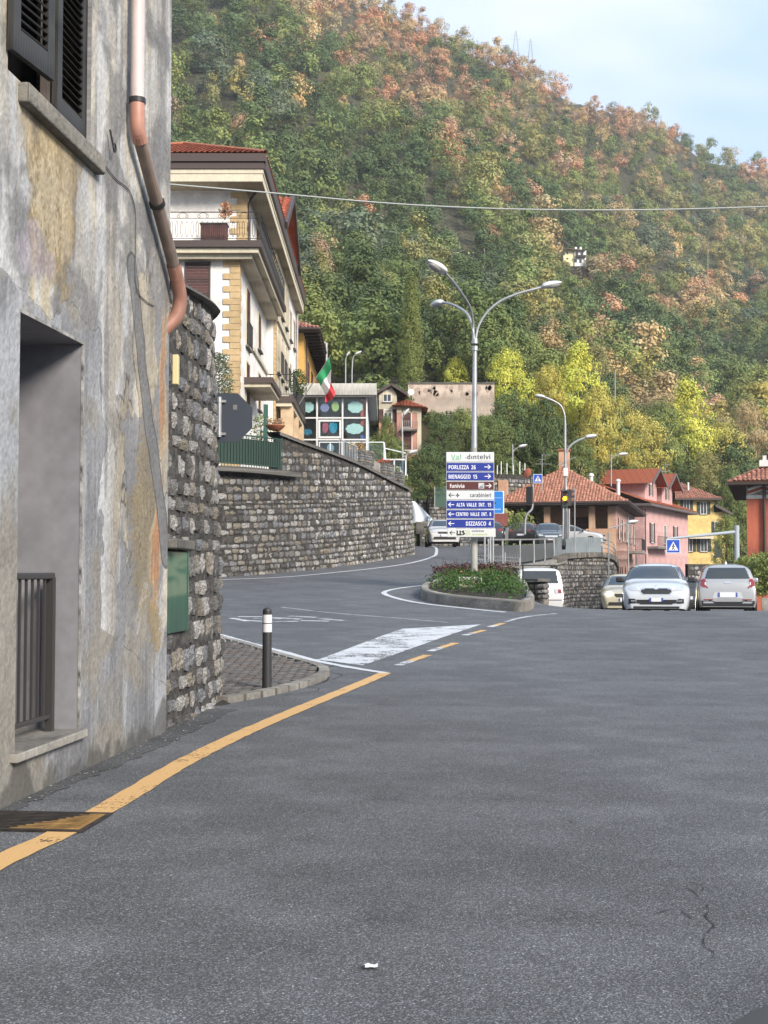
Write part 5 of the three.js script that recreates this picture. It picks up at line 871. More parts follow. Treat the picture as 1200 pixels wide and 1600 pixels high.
{
  SEED = 201;
  // kerb outline measured on the photograph: near edge left to right, then back behind the plants
  const near = [[684, 918], [664, 924], [657, 931], [664, 938], [690, 944], [740, 949.5], [790, 954], [818, 956]].map(([x, y]) => onGround(x, y)), far = [[3.75, 34.2], [3.3, 36.6], [2.2, 37.3], [1.6, 36.3]].map(([x, d]) => V(x, 0, -d));
  const ring = [...near, ...far], cv = new THREE.CatmullRomCurve3(ring.map((p) => V(p.x, 0, p.z)), true, 'centripetal'), N = 90, R = cv.getSpacedPoints(N), cen = R.reduce((s, p) => s.add(p), V(0, 0, 0)).divideScalar(R.length);
  const o = thing('planted_island', 'kerbed traffic island planted with low green shrubs round the lamp post', 'traffic island', [cen.x, G(cen.x, -cen.z), cen.z]);
  const prof = [[0, -0.1], [0.0, 0.20], [0.03, 0.24], [0.18, 0.24], [0.21, 0.1]];
  P(o, 'kerb', [gridGeo(N, 4, (i, j) => { const p = R[i % (N + 1)].clone(), q = R[(i + 1) % N].clone().sub(R[(i + N - 1) % N]).normalize(), n = V(-q.z, 0, q.x); if (n.dot(cen.clone().sub(p)) < 0) n.negate(); const [dx, y] = prof[j], g = G(p.x, -p.z); return p.addScaledVector(n, dx).setY(g + y); })], mat([0.46, 0.44, 0.41], 0.9, { map: T.concrete, bumpMap: T.grainB, bumpScale: 0.01, side: THREE.DoubleSide }));
  const inI = (x, z, m = 0.86) => { const px = cen.x + (x - cen.x) / m, pz = cen.z + (z - cen.z) / m; let c = false; for (let i = 0, j = N - 1; i < N; j = i++) { if ((R[i].z > pz) !== (R[j].z > pz) && px < (R[j].x - R[i].x) * (pz - R[i].z) / (R[j].z - R[i].z) + R[i].x) c = !c; } return c; };
  P(o, 'soil', [gridGeo(16, 16, (i, j) => { const p = R[Math.round(i / 16 * N) % N].clone().lerp(cen, j / 16 * 0.99 + 0.08 * (1 - j / 16)); return p.setY(G(p.x, -p.z) + 0.17 + 0.1 * j / 16); })], mat([0.08, 0.06, 0.045], 1, { map: T.soil, side: THREE.DoubleSide }));
  const spread = (m, h0, h1, cond) => () => { for (;;) { const p = R[Math.floor(rnd() * N)].clone().lerp(cen, Math.sqrt(rnd())); if (inI(p.x, p.z, m) && (!cond || cond(p))) { p.y = G(p.x, -p.z) + 0.2 + rr(h0, h1) * (0.75 + 0.5 * fbm(p.x * 3, p.z * 3, 2)); return p; } } };
  const gc = P(o, 'ground_cover', [leafy(9000, spread(0.9, 0, 0.30, (p) => p.x < 3.6), 0.085, 202)], leafMat([0.062, 0.125, 0.032])); gc.userData.kind = 'stuff';
  P(o, 'flowers', [leafy(46, spread(0.85, 0.24, 0.34), 0.06, 203, 0.9)], leafMat([0.40, 0.16, 0.11], 0.1)).userData.kind = 'stuff';
  const pu = thing('barberry_bush', 'dark purple brown bush behind the lamp post on the island', 'bush', [3.0, G(3, 35.6) + 0.2, -35.6]);
  P(pu, 'foliage', [leafy(5200, () => { const k = Math.floor(rnd() * 9), cx = [1.5, 1.8, 2.1, 2.4, 2.7, 2.95, 3.1, 2.0, 2.6][k], r = 0.42, a = rnd() * 6.283, q = Math.pow(rnd(), 0.5) * r; return V(cx + Math.cos(a) * q + 0.2, G(3, 35.6) + 0.15 + rnd() * (0.34 + 0.12 * Math.sin(k * 2.3)), -35.5 + Math.sin(a) * q); }, 0.075, 204)], leafMat([0.10, 0.045, 0.042], 0.15));
  for (let k = 0; k < 26; k++) { const x = rr(1.5, 3.3); P(pu, 'twig', [cyl(0.008, 0.004, V(x, G(3, 35.6) + 0.2, -35.5 + rr(-0.2, 0.2)), V(x + rr(-0.35, 0.35), G(3, 35.6) + rr(0.45, 0.75), -35.5 + rr(-0.3, 0.3)), 4)], M.bark); }
}
// ---- direction sign board
function canvasTex(w, h, draw) { const c = document.createElement('canvas'); c.width = w; c.height = h; const x = c.getContext('2d'); draw(x, w, h); const t = new THREE.CanvasTexture(c); t.colorSpace = THREE.SRGBColorSpace; t.magFilter = THREE.LinearFilter; t.anisotropy = 8; return t; }
function faceQuad(w, h, z) { const g = new THREE.PlaneGeometry(w, h); g.translate(0, 0, z); return flat(g); }
{
  const D = 33.1, W = 75 / F * D, b = at(735, 848, D), o = thing('direction_sign_board', 'tall stack of blue white and brown direction panels on the island lamp post', 'road sign', [b.x, b.y - 0.0, -D]);
  o.rotation.y = 0.0;
  const arrow = (x, cx, cy, s, dir) => { x.lineWidth = s * 0.28; x.lineJoin = 'miter'; x.beginPath(); x.moveTo(cx - dir * s, cy); x.lineTo(cx + dir * s * 0.9, cy); x.moveTo(cx + dir * s * 0.2, cy - s * 0.75); x.lineTo(cx + dir * s, cy); x.lineTo(cx + dir * s * 0.2, cy + s * 0.75); x.stroke(); };
  const fit = (x, t, px, py, maxw, align) => { x.textAlign = align; x.textBaseline = 'middle'; const m = x.measureText(t).width; x.save(); x.translate(px, py); x.scale(Math.min(1, maxw / m), 1); x.fillText(t, 0, 0); x.restore(); };
  const BLUE = '#16339c', rows = [
    ['header_panel', '#e9ecec', (x, w, h) => { x.textBaseline = 'middle'; x.font = 'bold 92px sans-serif'; x.fillStyle = '#8cc3a0'; x.textAlign = 'left'; x.save(); x.translate(60, h * 0.52); x.scale(1.05, 1); x.fillText('Val', 0, 0); x.restore(); x.fillStyle = '#4d9c86'; x.fillRect(62, h * 0.80, 120, 6); x.fillStyle = '#3a3848'; x.font = 'bold 88px sans-serif'; fit(x, 'dıntelvi', 600, h * 0.5, 375, 'right'); x.fillStyle = '#9a7f9c'; x.beginPath(); x.arc(262, h * 0.58, 9, 0, 7); x.fill(); x.fillStyle = '#9aa0a4'; x.fillRect(420, h * 0.86, 170, 4); }, 22],
    ['blue_panel', BLUE, (x, w, h) => { x.fillStyle = x.strokeStyle = '#fff'; x.font = 'bold 78px sans-serif'; fit(x, 'PORLEZZA  26', 22, h * 0.55, 375, 'left'); arrow(x, 553, h * 0.5, 40, 1); }, 20],
    ['blue_panel', BLUE, (x, w, h) => { x.fillStyle = x.strokeStyle = '#fff'; x.font = 'bold 78px sans-serif'; fit(x, 'MENAGGIO  15', 22, h * 0.55, 395, 'left'); arrow(x, 555, h * 0.5, 40, 1); }, 20],
    ['brown_panel', '#5e2a27', (x, w, h) => { x.fillStyle = x.strokeStyle = '#fff'; x.font = 'bold 74px sans-serif'; fit(x, 'funivia', 40, h * 0.52, 205, 'left'); x.fillStyle = '#d9dde0'; x.fillRect(432, h * 0.14, 78, h * 0.7); x.fillStyle = '#7d8288'; x.beginPath(); x.moveTo(438, h * 0.72); x.lineTo(504, h * 0.25); x.lineTo(504, h * 0.34); x.lineTo(470, h * 0.58); x.lineTo(500, h * 0.58); x.lineTo(500, h * 0.76); x.lineTo(440, h * 0.8); x.fill(); arrow(x, 566, h * 0.5, 38, 1); }, 20],
    ['white_panel', '#e4e8ea', (x, w, h) => { x.fillStyle = x.strokeStyle = '#16181c'; x.font = 'bold 74px sans-serif'; fit(x, 'carabinieri', 606, h * 0.5, 292, 'right'); arrow(x, 68, h * 0.5, 38, -1); x.beginPath(); x.moveTo(148, h * 0.22); x.lineTo(160, h * 0.45); x.lineTo(178, h * 0.5); x.lineTo(160, h * 0.6); x.lineTo(148, h * 0.8); x.lineTo(136, h * 0.6); x.lineTo(118, h * 0.5); x.lineTo(136, h * 0.45); x.fill(); x.fillStyle = '#e4e8ea'; x.fillRect(144, h * 0.52, 8, 10); }, 20],
    ['blue_panel', BLUE, (x, w, h) => { x.fillStyle = x.strokeStyle = '#fff'; x.font = 'bold 70px sans-serif'; fit(x, 'ALTA  VALLE  INT.  15', 604, h * 0.52, 472, 'right'); arrow(x, 64, h * 0.5, 38, -1); }, 20],
    ['blue_panel', BLUE, (x, w, h) => { x.fillStyle = x.strokeStyle = '#fff'; x.font = 'bold 68px sans-serif'; fit(x, 'CENTRO  VALLE  INT.  8', 604, h * 0.52, 482, 'right'); arrow(x, 64, h * 0.5, 38, -1); }, 20],
    ['blue_panel', BLUE, (x, w, h) => { x.fillStyle = x.strokeStyle = '#fff'; x.font = 'bold 78px sans-serif'; fit(x, 'DIZZASCO  4', 600, h * 0.52, 345, 'right'); arrow(x, 64, h * 0.5, 38, -1); }, 20],
    ['advert_panel', '#e6e9e6', (x, w, h) => { x.strokeStyle = x.fillStyle = '#15161a'; arrow(x, 62, h * 0.5, 36, -1); x.lineWidth = 20; x.beginPath(); x.moveTo(126, h * 0.2); x.lineTo(126, h * 0.76); x.lineTo(166, h * 0.76); x.moveTo(166, h * 0.2); x.lineTo(166, h * 0.76); x.lineTo(190, h * 0.76); x.moveTo(218, h * 0.24); x.lineTo(196, h * 0.36); x.lineTo(224, h * 0.62); x.lineTo(196, h * 0.78); x.stroke(); x.strokeStyle = '#b9c47a'; x.lineWidth = 9; for (const k of [240, 262, 286]) { x.beginPath(); x.moveTo(k, h * 0.85); x.quadraticCurveTo(k + 26, h * 0.5, k - 8, h * 0.14); x.stroke(); } x.fillStyle = '#34426e'; x.font = 'bold 46px sans-serif'; fit(x, 'uniesse', 320, h * 0.26, 190, 'left'); x.fillStyle = '#a9bb55'; x.font = 'bold 40px sans-serif'; fit(x, 'serramenti', 320, h * 0.72, 250, 'left'); }, 19],
  ];
  const total = rows.reduce((s, r) => s + r[3], 0), HH = at(735, 706, D).y - at(735, 839.5, D).y; let y = at(735, 706, D).y - b.y;
  rows.forEach(([n, bg, fn, hpx], i) => {
    const h = HH * hpx / total, ph = Math.round(640 * (h - 0.03) / W); y -= h; const t = canvasTex(640, ph, (x, w, hh) => { x.fillStyle = bg; x.fillRect(0, 0, w, hh); fn(x, w, hh); });
    const off = i === 8 ? 0.03 : 0, pn = part(n, [rbox(W, h - 0.012, 0.03, 0.006, off, y + h / 2, -0.017)], mat([0.62, 0.64, 0.66], 0.5), o); pn.userData.label = ['white header panel with green and dark lettering', 'blue panel pointing right, topmost of the blue ones', 'second blue panel pointing right', 'brown panel with a cable car symbol', 'white panel with a small emblem', 'uppermost blue panel pointing left', 'middle blue panel pointing left', 'lowest blue panel pointing left', 'white advert panel at the bottom'][i];
    const f = part('panel_face', faceQuad(W - 0.02, h - 0.035, 0).translate(off, y + h / 2, 0.002), mat([0.70, 0.70, 0.70], 0.45, { map: t }), pn, true);
  });
  part('back_rails', [box(0.05, HH, 0.04, -0.35, y + HH / 2, -0.06), box(0.05, HH, 0.04, 0.35, y + HH / 2, -0.06)], M.galv, o);
}
// ---- small plate near the ground
{
  const D = 31.6, b = at(735, 920, D), o = thing('island_plate', 'low white plate with a small dark panel at the lamp post foot', 'sign', b), k = D / F;
  part('plate', [rbox(36 * k, 18 * k, 0.04, 0.006, 0, 9.5 * k, 0)], mat([0.74, 0.73, 0.69], 0.6, { map: T.plaster }), o);
  part('dark_panel', [box(22 * k, 7 * k, 0.006, 5 * k, 10 * k, 0.0235)], mat([0.13, 0.11, 0.11], 0.6), o); part('emblem', [box(7 * k, 10 * k, 0.006, -11 * k, 9 * k, 0.0235)], mat([0.62, 0.56, 0.32], 0.6), o);
  for (const y of [8.2, 11.6]) part('text_line', [box(16 * k, 0.9 * k, 0.004, 6 * k, y * k, 0.028)], mat([0.5, 0.48, 0.45], 0.6), o);
  part('support', [box(0.06, 0.5, 0.03, 0, -0.22, -0.04)], M.galv, o);
}
// ================================================================ street lamps
function lampHead(o, p, dir, L, m = M.galv, parent = o) {   // cobra head whose neck is at p, pointing along dir
  const n = 20, r = 12, W = L * 0.25, Hh = L * 0.2;
  const g = gridGeo(r, n, (i, j) => { const u = j / n, a = i / r * 6.2832, w = W * Math.pow(Math.sin(Math.PI * Math.pow(u, 0.62) * 0.985 + 0.02), 0.55), h = Hh * Math.pow(Math.sin(Math.PI * Math.pow(u, 0.7) * 0.985 + 0.02), 0.6); const y = Math.sin(a) > 0 ? Math.sin(a) * h : Math.sin(a) * h * 0.55; return V(Math.cos(a) * w, y, -u * L); });
  const gl = flat(new THREE.SphereGeometry(1, 14, 8, 0, 6.3, Math.PI / 2, Math.PI / 2)); gl.scale(W * 0.72, Hh * 0.62, L * 0.33); gl.translate(0, -Hh * 0.28, -L * 0.56);
  const q = new THREE.Quaternion().setFromRotationMatrix(new THREE.Matrix4().lookAt(V(0, 0, 0), dir, V(0, 1, 0)));
  for (const k of [g, gl]) { k.applyQuaternion(q); k.translate(p.x, p.y, p.z); }
  const h = P(o, 'lamp_head', [g], mat([0.55, 0.56, 0.56], 0.45), parent); P(o, 'lamp_glass', [gl], mat([0.30, 0.30, 0.29], 0.2), h); return h;
}
{
  const D = 33.45, b = at(741, 915, D), o = thing('triple_street_lamp', 'tall grey lamp post with three curved arms on the planted island', 'street lamp', [b.x, G(b.x, D) + 0.15, -D]), q = (x, y, dz = 0) => at(x, y, D - dz);
  P(o, 'lower_post', [cyl(0.092, 0.088, V(b.x, o.position.y, -D), q(740, 700).setX(b.x))], mat([0.44, 0.44, 0.42], 0.6, { map: T.streak }));
  P(o, 'post', [cyl(0.078, 0.055, q(741, 700), q(742, 545), 14)], M.galv); P(o, 'collar', [cyl(0.085, 0.085, q(742, 548), q(742, 541), 14), cyl(0.085, 0.075, q(742, 537), q(742, 529), 14)], M.galv);
  const arms = [[[740, 532, 0], [739, 505, 0.05], [735, 482, 0.4], [724, 462, 0.9], [708, 440, 1.5], [696, 427, 1.9]], [[741, 532, 0], [738, 510, 0], [731, 492, -0.2], [718, 481, -0.5], [704, 475, -0.8], [692, 472.5, -1.1]], [[743, 532, 0], [747, 512, 0], [758, 492, 0], [778, 473, 0.0], [806, 460, 0], [846, 449, 0]]];
  arms.forEach((a, i) => { const pts = a.map(([x, y, z]) => q(x, y, z)), am = P(o, 'arm', [tube(pts, 0.033, 40, 10)], i === 0 ? M.galv : M.galv), e = pts[5], dir = e.clone().sub(pts[4]).normalize(); if (i === 1) dir.y = 0.02; if (i === 2) dir.y *= 0.9; if (i === 0) { dir.set(-0.62, 0.30, 0.55); } lampHead(o, e, dir.normalize(), i === 0 ? 0.66 : 0.56, M.galv, am); });
}
function gooseLamp(label, D, pts, heads, name = 'street_lamp', r = 0.05) {   // pts: pixel points of the post, then arms with heads
  const base = at(pts[0][0], pts[0][1], D), o = thing(name, label, 'street lamp', base), q = (x, y) => at(x, y, D);
  P(o, 'post', [tube(pts.map(([x, y]) => q(x, y)), r, 40, 8)], M.galv);
  for (const [arm, L] of heads) { const a = arm.map(([x, y]) => q(x, y)), am = P(o, 'arm', [tube(a, r * 0.75, 24, 8)], M.galv), e = a[a.length - 1]; lampHead(o, e, e.clone().sub(a[a.length - 2]).setY((e.y - a[a.length - 2].y) * 0.5).normalize(), L, M.galv, am); }
  return o;
}
{
  const o = gooseLamp('tall double headed street lamp rising behind the amber traffic light', 73, [[884, 842], [884, 760], [883, 700], [883, 662]], [[[[883, 664], [882, 648], [876, 634], [866, 627], [852, 621]], 0.62], [[[883, 722], [885, 708], [892, 696], [902, 689], [914, 684]], 0.72]], 'double_street_lamp', 0.075);
  const q = (x, y) => at(x, y, 73); P(o, 'control_box', [box(0.25, 0.45, 0.2, q(878, 0).x, q(0, 738).y, -72.8)], M.whitepaint); P(o, 'bracket', [cyl(0.03, 0.03, q(876, 728), q(886, 726)), cyl(0.02, 0.02, q(872, 726), q(900, 714))], M.galv);
  P(o, 'thick_post', [cyl(0.14, 0.11, q(884, 842), q(884, 762), 12)], M.galv);
  gooseLamp('slim street lamp on a pole left of the pedestrian sign', 96, [[801, 738], [801, 715], [801, 694]], [[[[801, 706], [805, 702], [810, 699]], 0.7]]);
  gooseLamp('white street lamp behind the salmon house roof', 104, [[955, 760], [955, 730], [955, 709]], [[[[955, 716], [960, 713], [966, 711]], 0.8]]);
  gooseLamp('curved street lamp above the white school roof', 100, [[550, 612], [550, 580], [551, 562]], [[[[551, 564], [552, 558], [555, 554.5]], 0.6]]);
  gooseLamp('small street lamp between the ochre house and the curved lamp', 104, [[540, 612], [540, 580], [540, 562]], [[[[540, 564], [540.5, 560], [541.5, 557]], 0.5]]);
  gooseLamp('white street lamp in front of the pink tower house', 66, [[629, 752], [629, 705], [628, 660]], [[[[628, 664], [628, 655], [630, 650]], 0.5]]);
  gooseLamp('low white lamp by the landing screen', 63, [[634, 750], [634, 730], [634, 712]], [[[[628, 716], [634, 712], [638, 709]], 0.5]]);
  gooseLamp('long armed white lamp over the street beside the salmon house', 78, [[951, 900], [951, 860], [951, 832]], [[[[951, 826], [965, 822], [980, 817]], 0.7]]);
  gooseLamp('grey lamp post beside the ochre house eaves', 88, [[510, 600], [510, 560], [510, 536]], [[[[510, 540], [509, 537], [507, 535]], 0.3]], 'street_lamp', 0.09);
}
// ================================================================ traffic lights and signs
function trafficLight(label, p, turn, lit, postPts, D) {
  const o = thing('traffic_light', label, 'traffic light', p, 0), m = mat([0.025, 0.027, 0.03], 0.5), h = 0.95, hs = new THREE.Group(); hs.name = 'signal_head'; o.add(hs); hs.rotation.y = turn;
  part('housing', [rbox(0.36, h, 0.26, 0.03, 0, 0, -0.02)], m, hs);
  [['red_lens', [0.05, 0.01, 0.01]], ['amber_lens', [0.06, 0.035, 0.005]], ['green_lens', [0.01, 0.05, 0.035]]].forEach(([n, c], i) => {
    const y = 0.29 - i * 0.29, g = flat(new THREE.CylinderGeometry(0.115, 0.115, 0.03, 20)); g.rotateX(Math.PI / 2); g.translate(0, y, 0.115); const on = lit && i === 1;
    part(n, [g], on ? mat([0.8, 0.5, 0.02], 0.4, { emissive: col(1, 0.55, 0.02), emissiveIntensity: 1.6 }) : mat(c, 0.2), hs);
    const v = flat(new THREE.CylinderGeometry(0.14, 0.14, 0.2, 16, 1, true, -Math.PI / 2 * 0.9, Math.PI * 0.9)); v.rotateX(Math.PI / 2); v.rotateZ(0); v.translate(0, y, 0.2); const vv = part('visor', [v], mat([0.02, 0.02, 0.022], 0.5, { side: THREE.DoubleSide }), hs); vv.rotation.z = Math.PI; vv.position.y = 2 * y;
    if (on) { const l = new THREE.PointLight(0xffa020, 0.6, 0); l.position.set(0, y, 0.35); l.castShadow = true; hs.add(l); }
  });
  if (postPts) P(o, 'post', [tube(postPts.map(([x, y]) => at(x, y, D)), 0.06, 24, 8)], M.galv);
  return o;
}
trafficLight('traffic light glowing amber on the double lamp post', at(882, 779, 72.6), 0.05, true, [[879, 842], [880, 810], [880, 790]], 72.7);
trafficLight('second dark traffic signal facing sideways beside the amber light', at(889.5, 778, 72.7), 1.5, false, [[889, 842], [889, 815], [889, 795]], 72.7);
trafficLight('dark traffic light turned away on a bent pole below the pedestrian sign', at(828, 774, 70), 2.7, false, [[820, 835], [821, 812], [824, 803], [831, 796], [832, 780], [833, 742]], 70);
function pedSign(label, p, s) {
  const o = thing('pedestrian_sign', label, 'road sign', p), t = canvasTex(256, 256, (x) => { x.fillStyle = '#e8ecf0'; x.fillRect(0, 0, 256, 256); x.fillStyle = '#0f4fc4'; x.fillRect(12, 12, 232, 232); x.fillStyle = '#f2f4f6'; x.beginPath(); x.moveTo(128, 40); x.lineTo(222, 206); x.lineTo(34, 206); x.fill(); x.fillStyle = '#101216'; x.beginPath(); x.arc(130, 92, 13, 0, 7); x.fill(); x.lineWidth = 15; x.strokeStyle = '#101216'; x.beginPath(); x.moveTo(130, 105); x.lineTo(126, 150); x.lineTo(104, 196); x.moveTo(126, 150); x.lineTo(150, 196); x.moveTo(100, 140); x.lineTo(128, 116); x.lineTo(156, 138); x.stroke(); x.fillStyle = '#f2f4f6'; for (let i = 0; i < 4; i++) { x.fillRect(70 + i * 34, 198, 16, 8); } });
  part('sign_plate', [rbox(s, s, 0.03, 0.01, 0, s / 2, 0)], M.galv, o); part('sign_face', faceQuad(s * 0.98, s * 0.98, 0.018).translate(0, s / 2, 0), mat([0.74, 0.74, 0.74], 0.45, { map: t }), o, true); return o;
}
{
  const a = pedSign('blue pedestrian crossing sign on the bent pole above the parked cars', at(840.5, 755, 69.9), 0.5);
  part('sign_arm', [box(0.18, 0.04, 0.03, -0.28, 0.28, -0.03)], M.galv, a);
  const D = 60, q = (x, y) => at(x, y, D), b = pedSign('blue pedestrian crossing sign hung over the street', at(1052, 864.5, D - 0.1), 0.66);
  const o = thing('sign_gantry', 'grey mast with a long arm reaching over the street', 'sign gantry', q(1152, 900)); P(o, 'mast', [cyl(0.13, 0.12, q(1152, 930), q(1151, 821), 12)], mat([0.34, 0.39, 0.42], 0.5)); P(o, 'arm', [cyl(0.085, 0.06, q(1151, 831), q(1042, 842), 10)], mat([0.34, 0.39, 0.42], 0.5)); P(o, 'hanger', [cyl(0.02, 0.02, q(1046, 841.5), q(1046, 846)), cyl(0.02, 0.02, q(1058, 841), q(1058, 846))], M.galv);
  // blue information board behind the direction panels
  const t = canvasTex(256, 512, (x) => { x.fillStyle = '#e6eef4'; x.fillRect(0, 0, 256, 512); x.fillStyle = '#1680d6'; x.beginPath(); x.roundRect(8, 8, 238, 496, 24); x.fill(); x.fillStyle = '#dfeefa'; x.fillRect(20, 150, 216, 6); x.font = 'bold 40px sans-serif'; x.textAlign = 'right'; x.fillText('comunal', 222, 428); x.fillStyle = '#123a6a'; x.fillRect(140, 250, 34, 44); });
  const s = thing('information_board', 'bright blue board half hidden behind the direction panels', 'road sign', at(779, 805, 46)), k = 46 / F;
  part('board', [rbox(40 * k, 36 * k, 0.04, 0.02, -11 * k, 18 * k + 0.05, 0)], M.galv, s); part('board_face', faceQuad(39 * k, 35 * k, 0.022).translate(-11 * k, 18 * k + 0.05, 0), mat([0.74, 0.74, 0.74], 0.45, { map: t }), s, true);
  part('post', [rod(0.04, -0.2, 0.1, -0.06, -0.2, -2.1, -0.06), rod(0.04, -0.5, 0.1, -0.06, -0.5, -2.1, -0.06)], M.galv, s);
  // pole with a black box and a blue plate by the wall end
  const w = thing('signal_pole', 'grey pole with a black box and a blue plate at the retaining wall end', 'pole', at(638, 852, 53)); P(w, 'pole', [cyl(0.06, 0.05, at(637.5, 856, 53), at(638, 770, 53))], M.galv); P(w, 'black_box', [box(0.26, 0.42, 0.24, at(638, 0, 53).x, at(0, 778, 53).y, -52.85)], M.darkmetal); P(w, 'blue_plate', [box(0.3, 0.26, 0.03, at(637, 0, 53).x, at(0, 789, 53).y, -52.8)], mat([0.05, 0.10, 0.22], 0.5));
}
// ================================================================ parapet along the upper road
const EP = [[44, 4.5], [47, 4.1], [50, 4.0], [58, 6.0], [66, 8.05], [75, 10.2], [84, 12.25], [87.5, 14.4], [90, 16.0], [96, 17.4], [102, 18.8]];
{
  SEED = 221;
  const path = EP.map(([d, x]) => [x + 0.15, d]), o = thing('corner_wall', 'stone retaining wall with brick coping under the upper road corner', 'retaining wall', [9, 0, -70]);
  const cv = new THREE.CatmullRomCurve3(path.map(([x, d]) => V(x, 0, -d)), false, 'centripetal'), L = cv.getLength(), SP = cv.getSpacedPoints(400), top = table([[36, 0.85], [44, 1.2], [50, 1.38], [58, 1.58], [66, 1.8], [75, 2.08], [84, 2.35], [88, 2.45], [92, 1.8], [97, 0.6], [102, 0.2]]);
  const posAt = (s) => SP[Math.round(clamp(s / L) * 400)], hi = (s) => top(-posAt(s).z), lo = () => -2.2;
  const w = stoneWall(o, path, { lo, hi, course: 0.26, wmin: 0.2, wmax: 0.5, batter: 0.02, most: 0, joint: 0.05, proud: 0.06, from: 12 });
  // brick-on-edge coping on the corner, concrete kerb elsewhere
  for (let s = 0; s < L - 0.3; s += 0.26) { const [p, t, r] = w.ptAt(s), d = -p.z; if (d < 72) continue; const y = hi(s); P(o, 'coping_brick', [(() => { const g = box(0.21, 0.34, 0.5); g.rotateY(Math.atan2(-t.z, t.x)); g.translate(p.x - r.x * 0.12, y + 0.1, p.z - r.z * 0.12); return g; })()], [M.concreteDark, stoneMat[2], stoneMat[4]][Math.floor(rnd() * 3)]); }
  P(o, 'kerb', [gridGeo(60, 3, (i, j) => { const s = i / 60 * L * 0.62, [p, , r] = w.ptAt(s), q = [[0.08, -0.25], [0.08, 0.08], [-0.5, 0.1], [-0.5, -0.2]][j]; return p.addScaledVector(r, q[0]).setY(hi(s) + q[1]); })], M.concrete);
  // fence of grey sheet panels with posts and top rails
  const f = thing('parapet_fence', 'grey metal panel fence along the upper road parapet', 'fence', [8, 2.4, -66]), pm = mat([0.25, 0.29, 0.31], 0.5, { map: T.plaster }), sD = (d) => { for (let i = 0; i <= 400; i++) if (-SP[i].z > d) return i / 400 * L; return L; };
  const stops = [48.5, 51.5, 54.5, 59, 63.5, 68, 72.5].map(sD), up = (s, y, off = -0.15) => { const [p, , r] = w.ptAt(s); return p.addScaledVector(r, off).setY(hi(s) + 0.1 + y); };
  for (let i = 0; i < stops.length; i++) { const a = up(stops[i], 0), b = up(stops[i], 1.2); P(f, 'post', [beam(a, b, 0.07, 0.07)], M.galv); if (i) { const c = up(stops[i - 1], 0.1), e = up(stops[i], 0.1), c1 = up(stops[i - 1], 0.92), e1 = up(stops[i], 0.92); P(f, 'panel', [poly([[c, e, e1, c1], [c1, e1, e, c]])], mat([0.26, 0.285, 0.30], 0.45, { map: T.plaster })); P(f, 'top_rail', [beam(up(stops[i - 1], 1.17), up(stops[i], 1.17), 0.06, 0.06)], M.galv); } }
  // corrugated solid panels round the corner
  const s0 = sD(72.6), s1 = sD(88.2); for (let s = s0; s < s1; s += 0.34) P(f, 'corner_panel', [beam(up(s, 0.62), up(s + 0.32, 0.62), 0.05, 1.15)], pm);
  // stair rail going down round the corner
  const sr = thing('stair_rail', 'grey stair handrails descending behind the stone corner wall', 'handrail', up(sD(92), 0)); for (const y of [0.55, 0.85, 1.15]) P(sr, 'rail', [tube([sD(88.3), sD(90), sD(92), sD(95), sD(98)].map((s) => up(s, y)), 0.03, 24, 6)], M.galv); for (const d of [88.5, 91, 93.5, 96, 98]) P(sr, 'post', [beam(up(sD(d), 0), up(sD(d), 1.15), 0.05, 0.05)], M.galv);
  // fence on the far side of the upper road
  const g = thing('far_fence', 'pale grey metal fence across the upper road before the dark cars', 'fence', at(800, 845, 90)); { const a = at(790, 845, 90), b = at(812, 838, 86); railing(g, a, b, 0.95, M.greypaint, { gap: 0.14, r: 0.03 }); }
  // low brown stone walls at the end of the island, beside the white hatchback
  const b1 = thing('low_wall', 'low weathered brown stone wall end beside the planted island', 'stone wall', at(826, 958, 35.5)); SEED = 231; { const q0 = at(799, 905, 36.5), q1 = at(846, 905, 34.6), y1 = at(0, 906, 35.5).y; stoneWall(b1, [[3.62, 36.6], [3.95, 35.6], [4.32, 34.75], [4.5, 35.2], [4.5, 36.6]], { lo: () => 0.1, hi: () => y1 - 0.06, course: 0.14, wmin: 0.15, wmax: 0.4, batter: 0.0, thick: 0.25, most: 120, joint: 0.02, proud: 0.03 }); P(b1, 'wall_cap', [beam(V(3.58, y1, -36.7), V(4.32, y1, -34.72), 0.34, 0.07), beam(V(4.36, y1, -34.9), V(4.36, y1, -36.6), 0.34, 0.068)], M.concreteDark); }
  const b2 = thing('back_wall', 'darker low stone wall behind the purple bush', 'stone wall', at(780, 905, 39)); SEED = 232; { const y1 = at(0, 887, 39).y; stoneWall(b2, [[2.9, 38.6], [3.5, 38.9], [4.0, 39.4], [4.2, 40.2]], { lo: () => 0.6, hi: () => y1, course: 0.13, wmin: 0.15, wmax: 0.4, batter: 0, thick: 0.3, most: 100, joint: 0.02, proud: 0.03 }); P(b2, 'wall_cap', [beam(V(2.9, y1 + 0.03, -38.75), V(4.1, y1 + 0.03, -39.6), 0.36, 0.07)], M.concreteDark); }
  const tf = thing('thin_post', 'thin rusty post standing in front of the white hatchback', 'post', at(817, 950, 34.3)); P(tf, 'post', [cyl(0.022, 0.022, at(817, 950, 34.3), at(817, 882, 34.3), 6)], M.iron);
  const tp = thing('fence_post', 'tall thin grey post before the parapet panels', 'post', at(766, 895, 42)); P(tp, 'post', [cyl(0.04, 0.035, at(766, 896, 42), at(766, 838, 42), 8)], M.galv);
  const ft = thing('flag_post', 'slim grey pole beside the amber traffic light', 'pole', at(898, 845, 73)); P(ft, 'pole', [cyl(0.05, 0.03, at(898, 862, 73.5), at(898, 762, 73.5), 8)], M.galv);
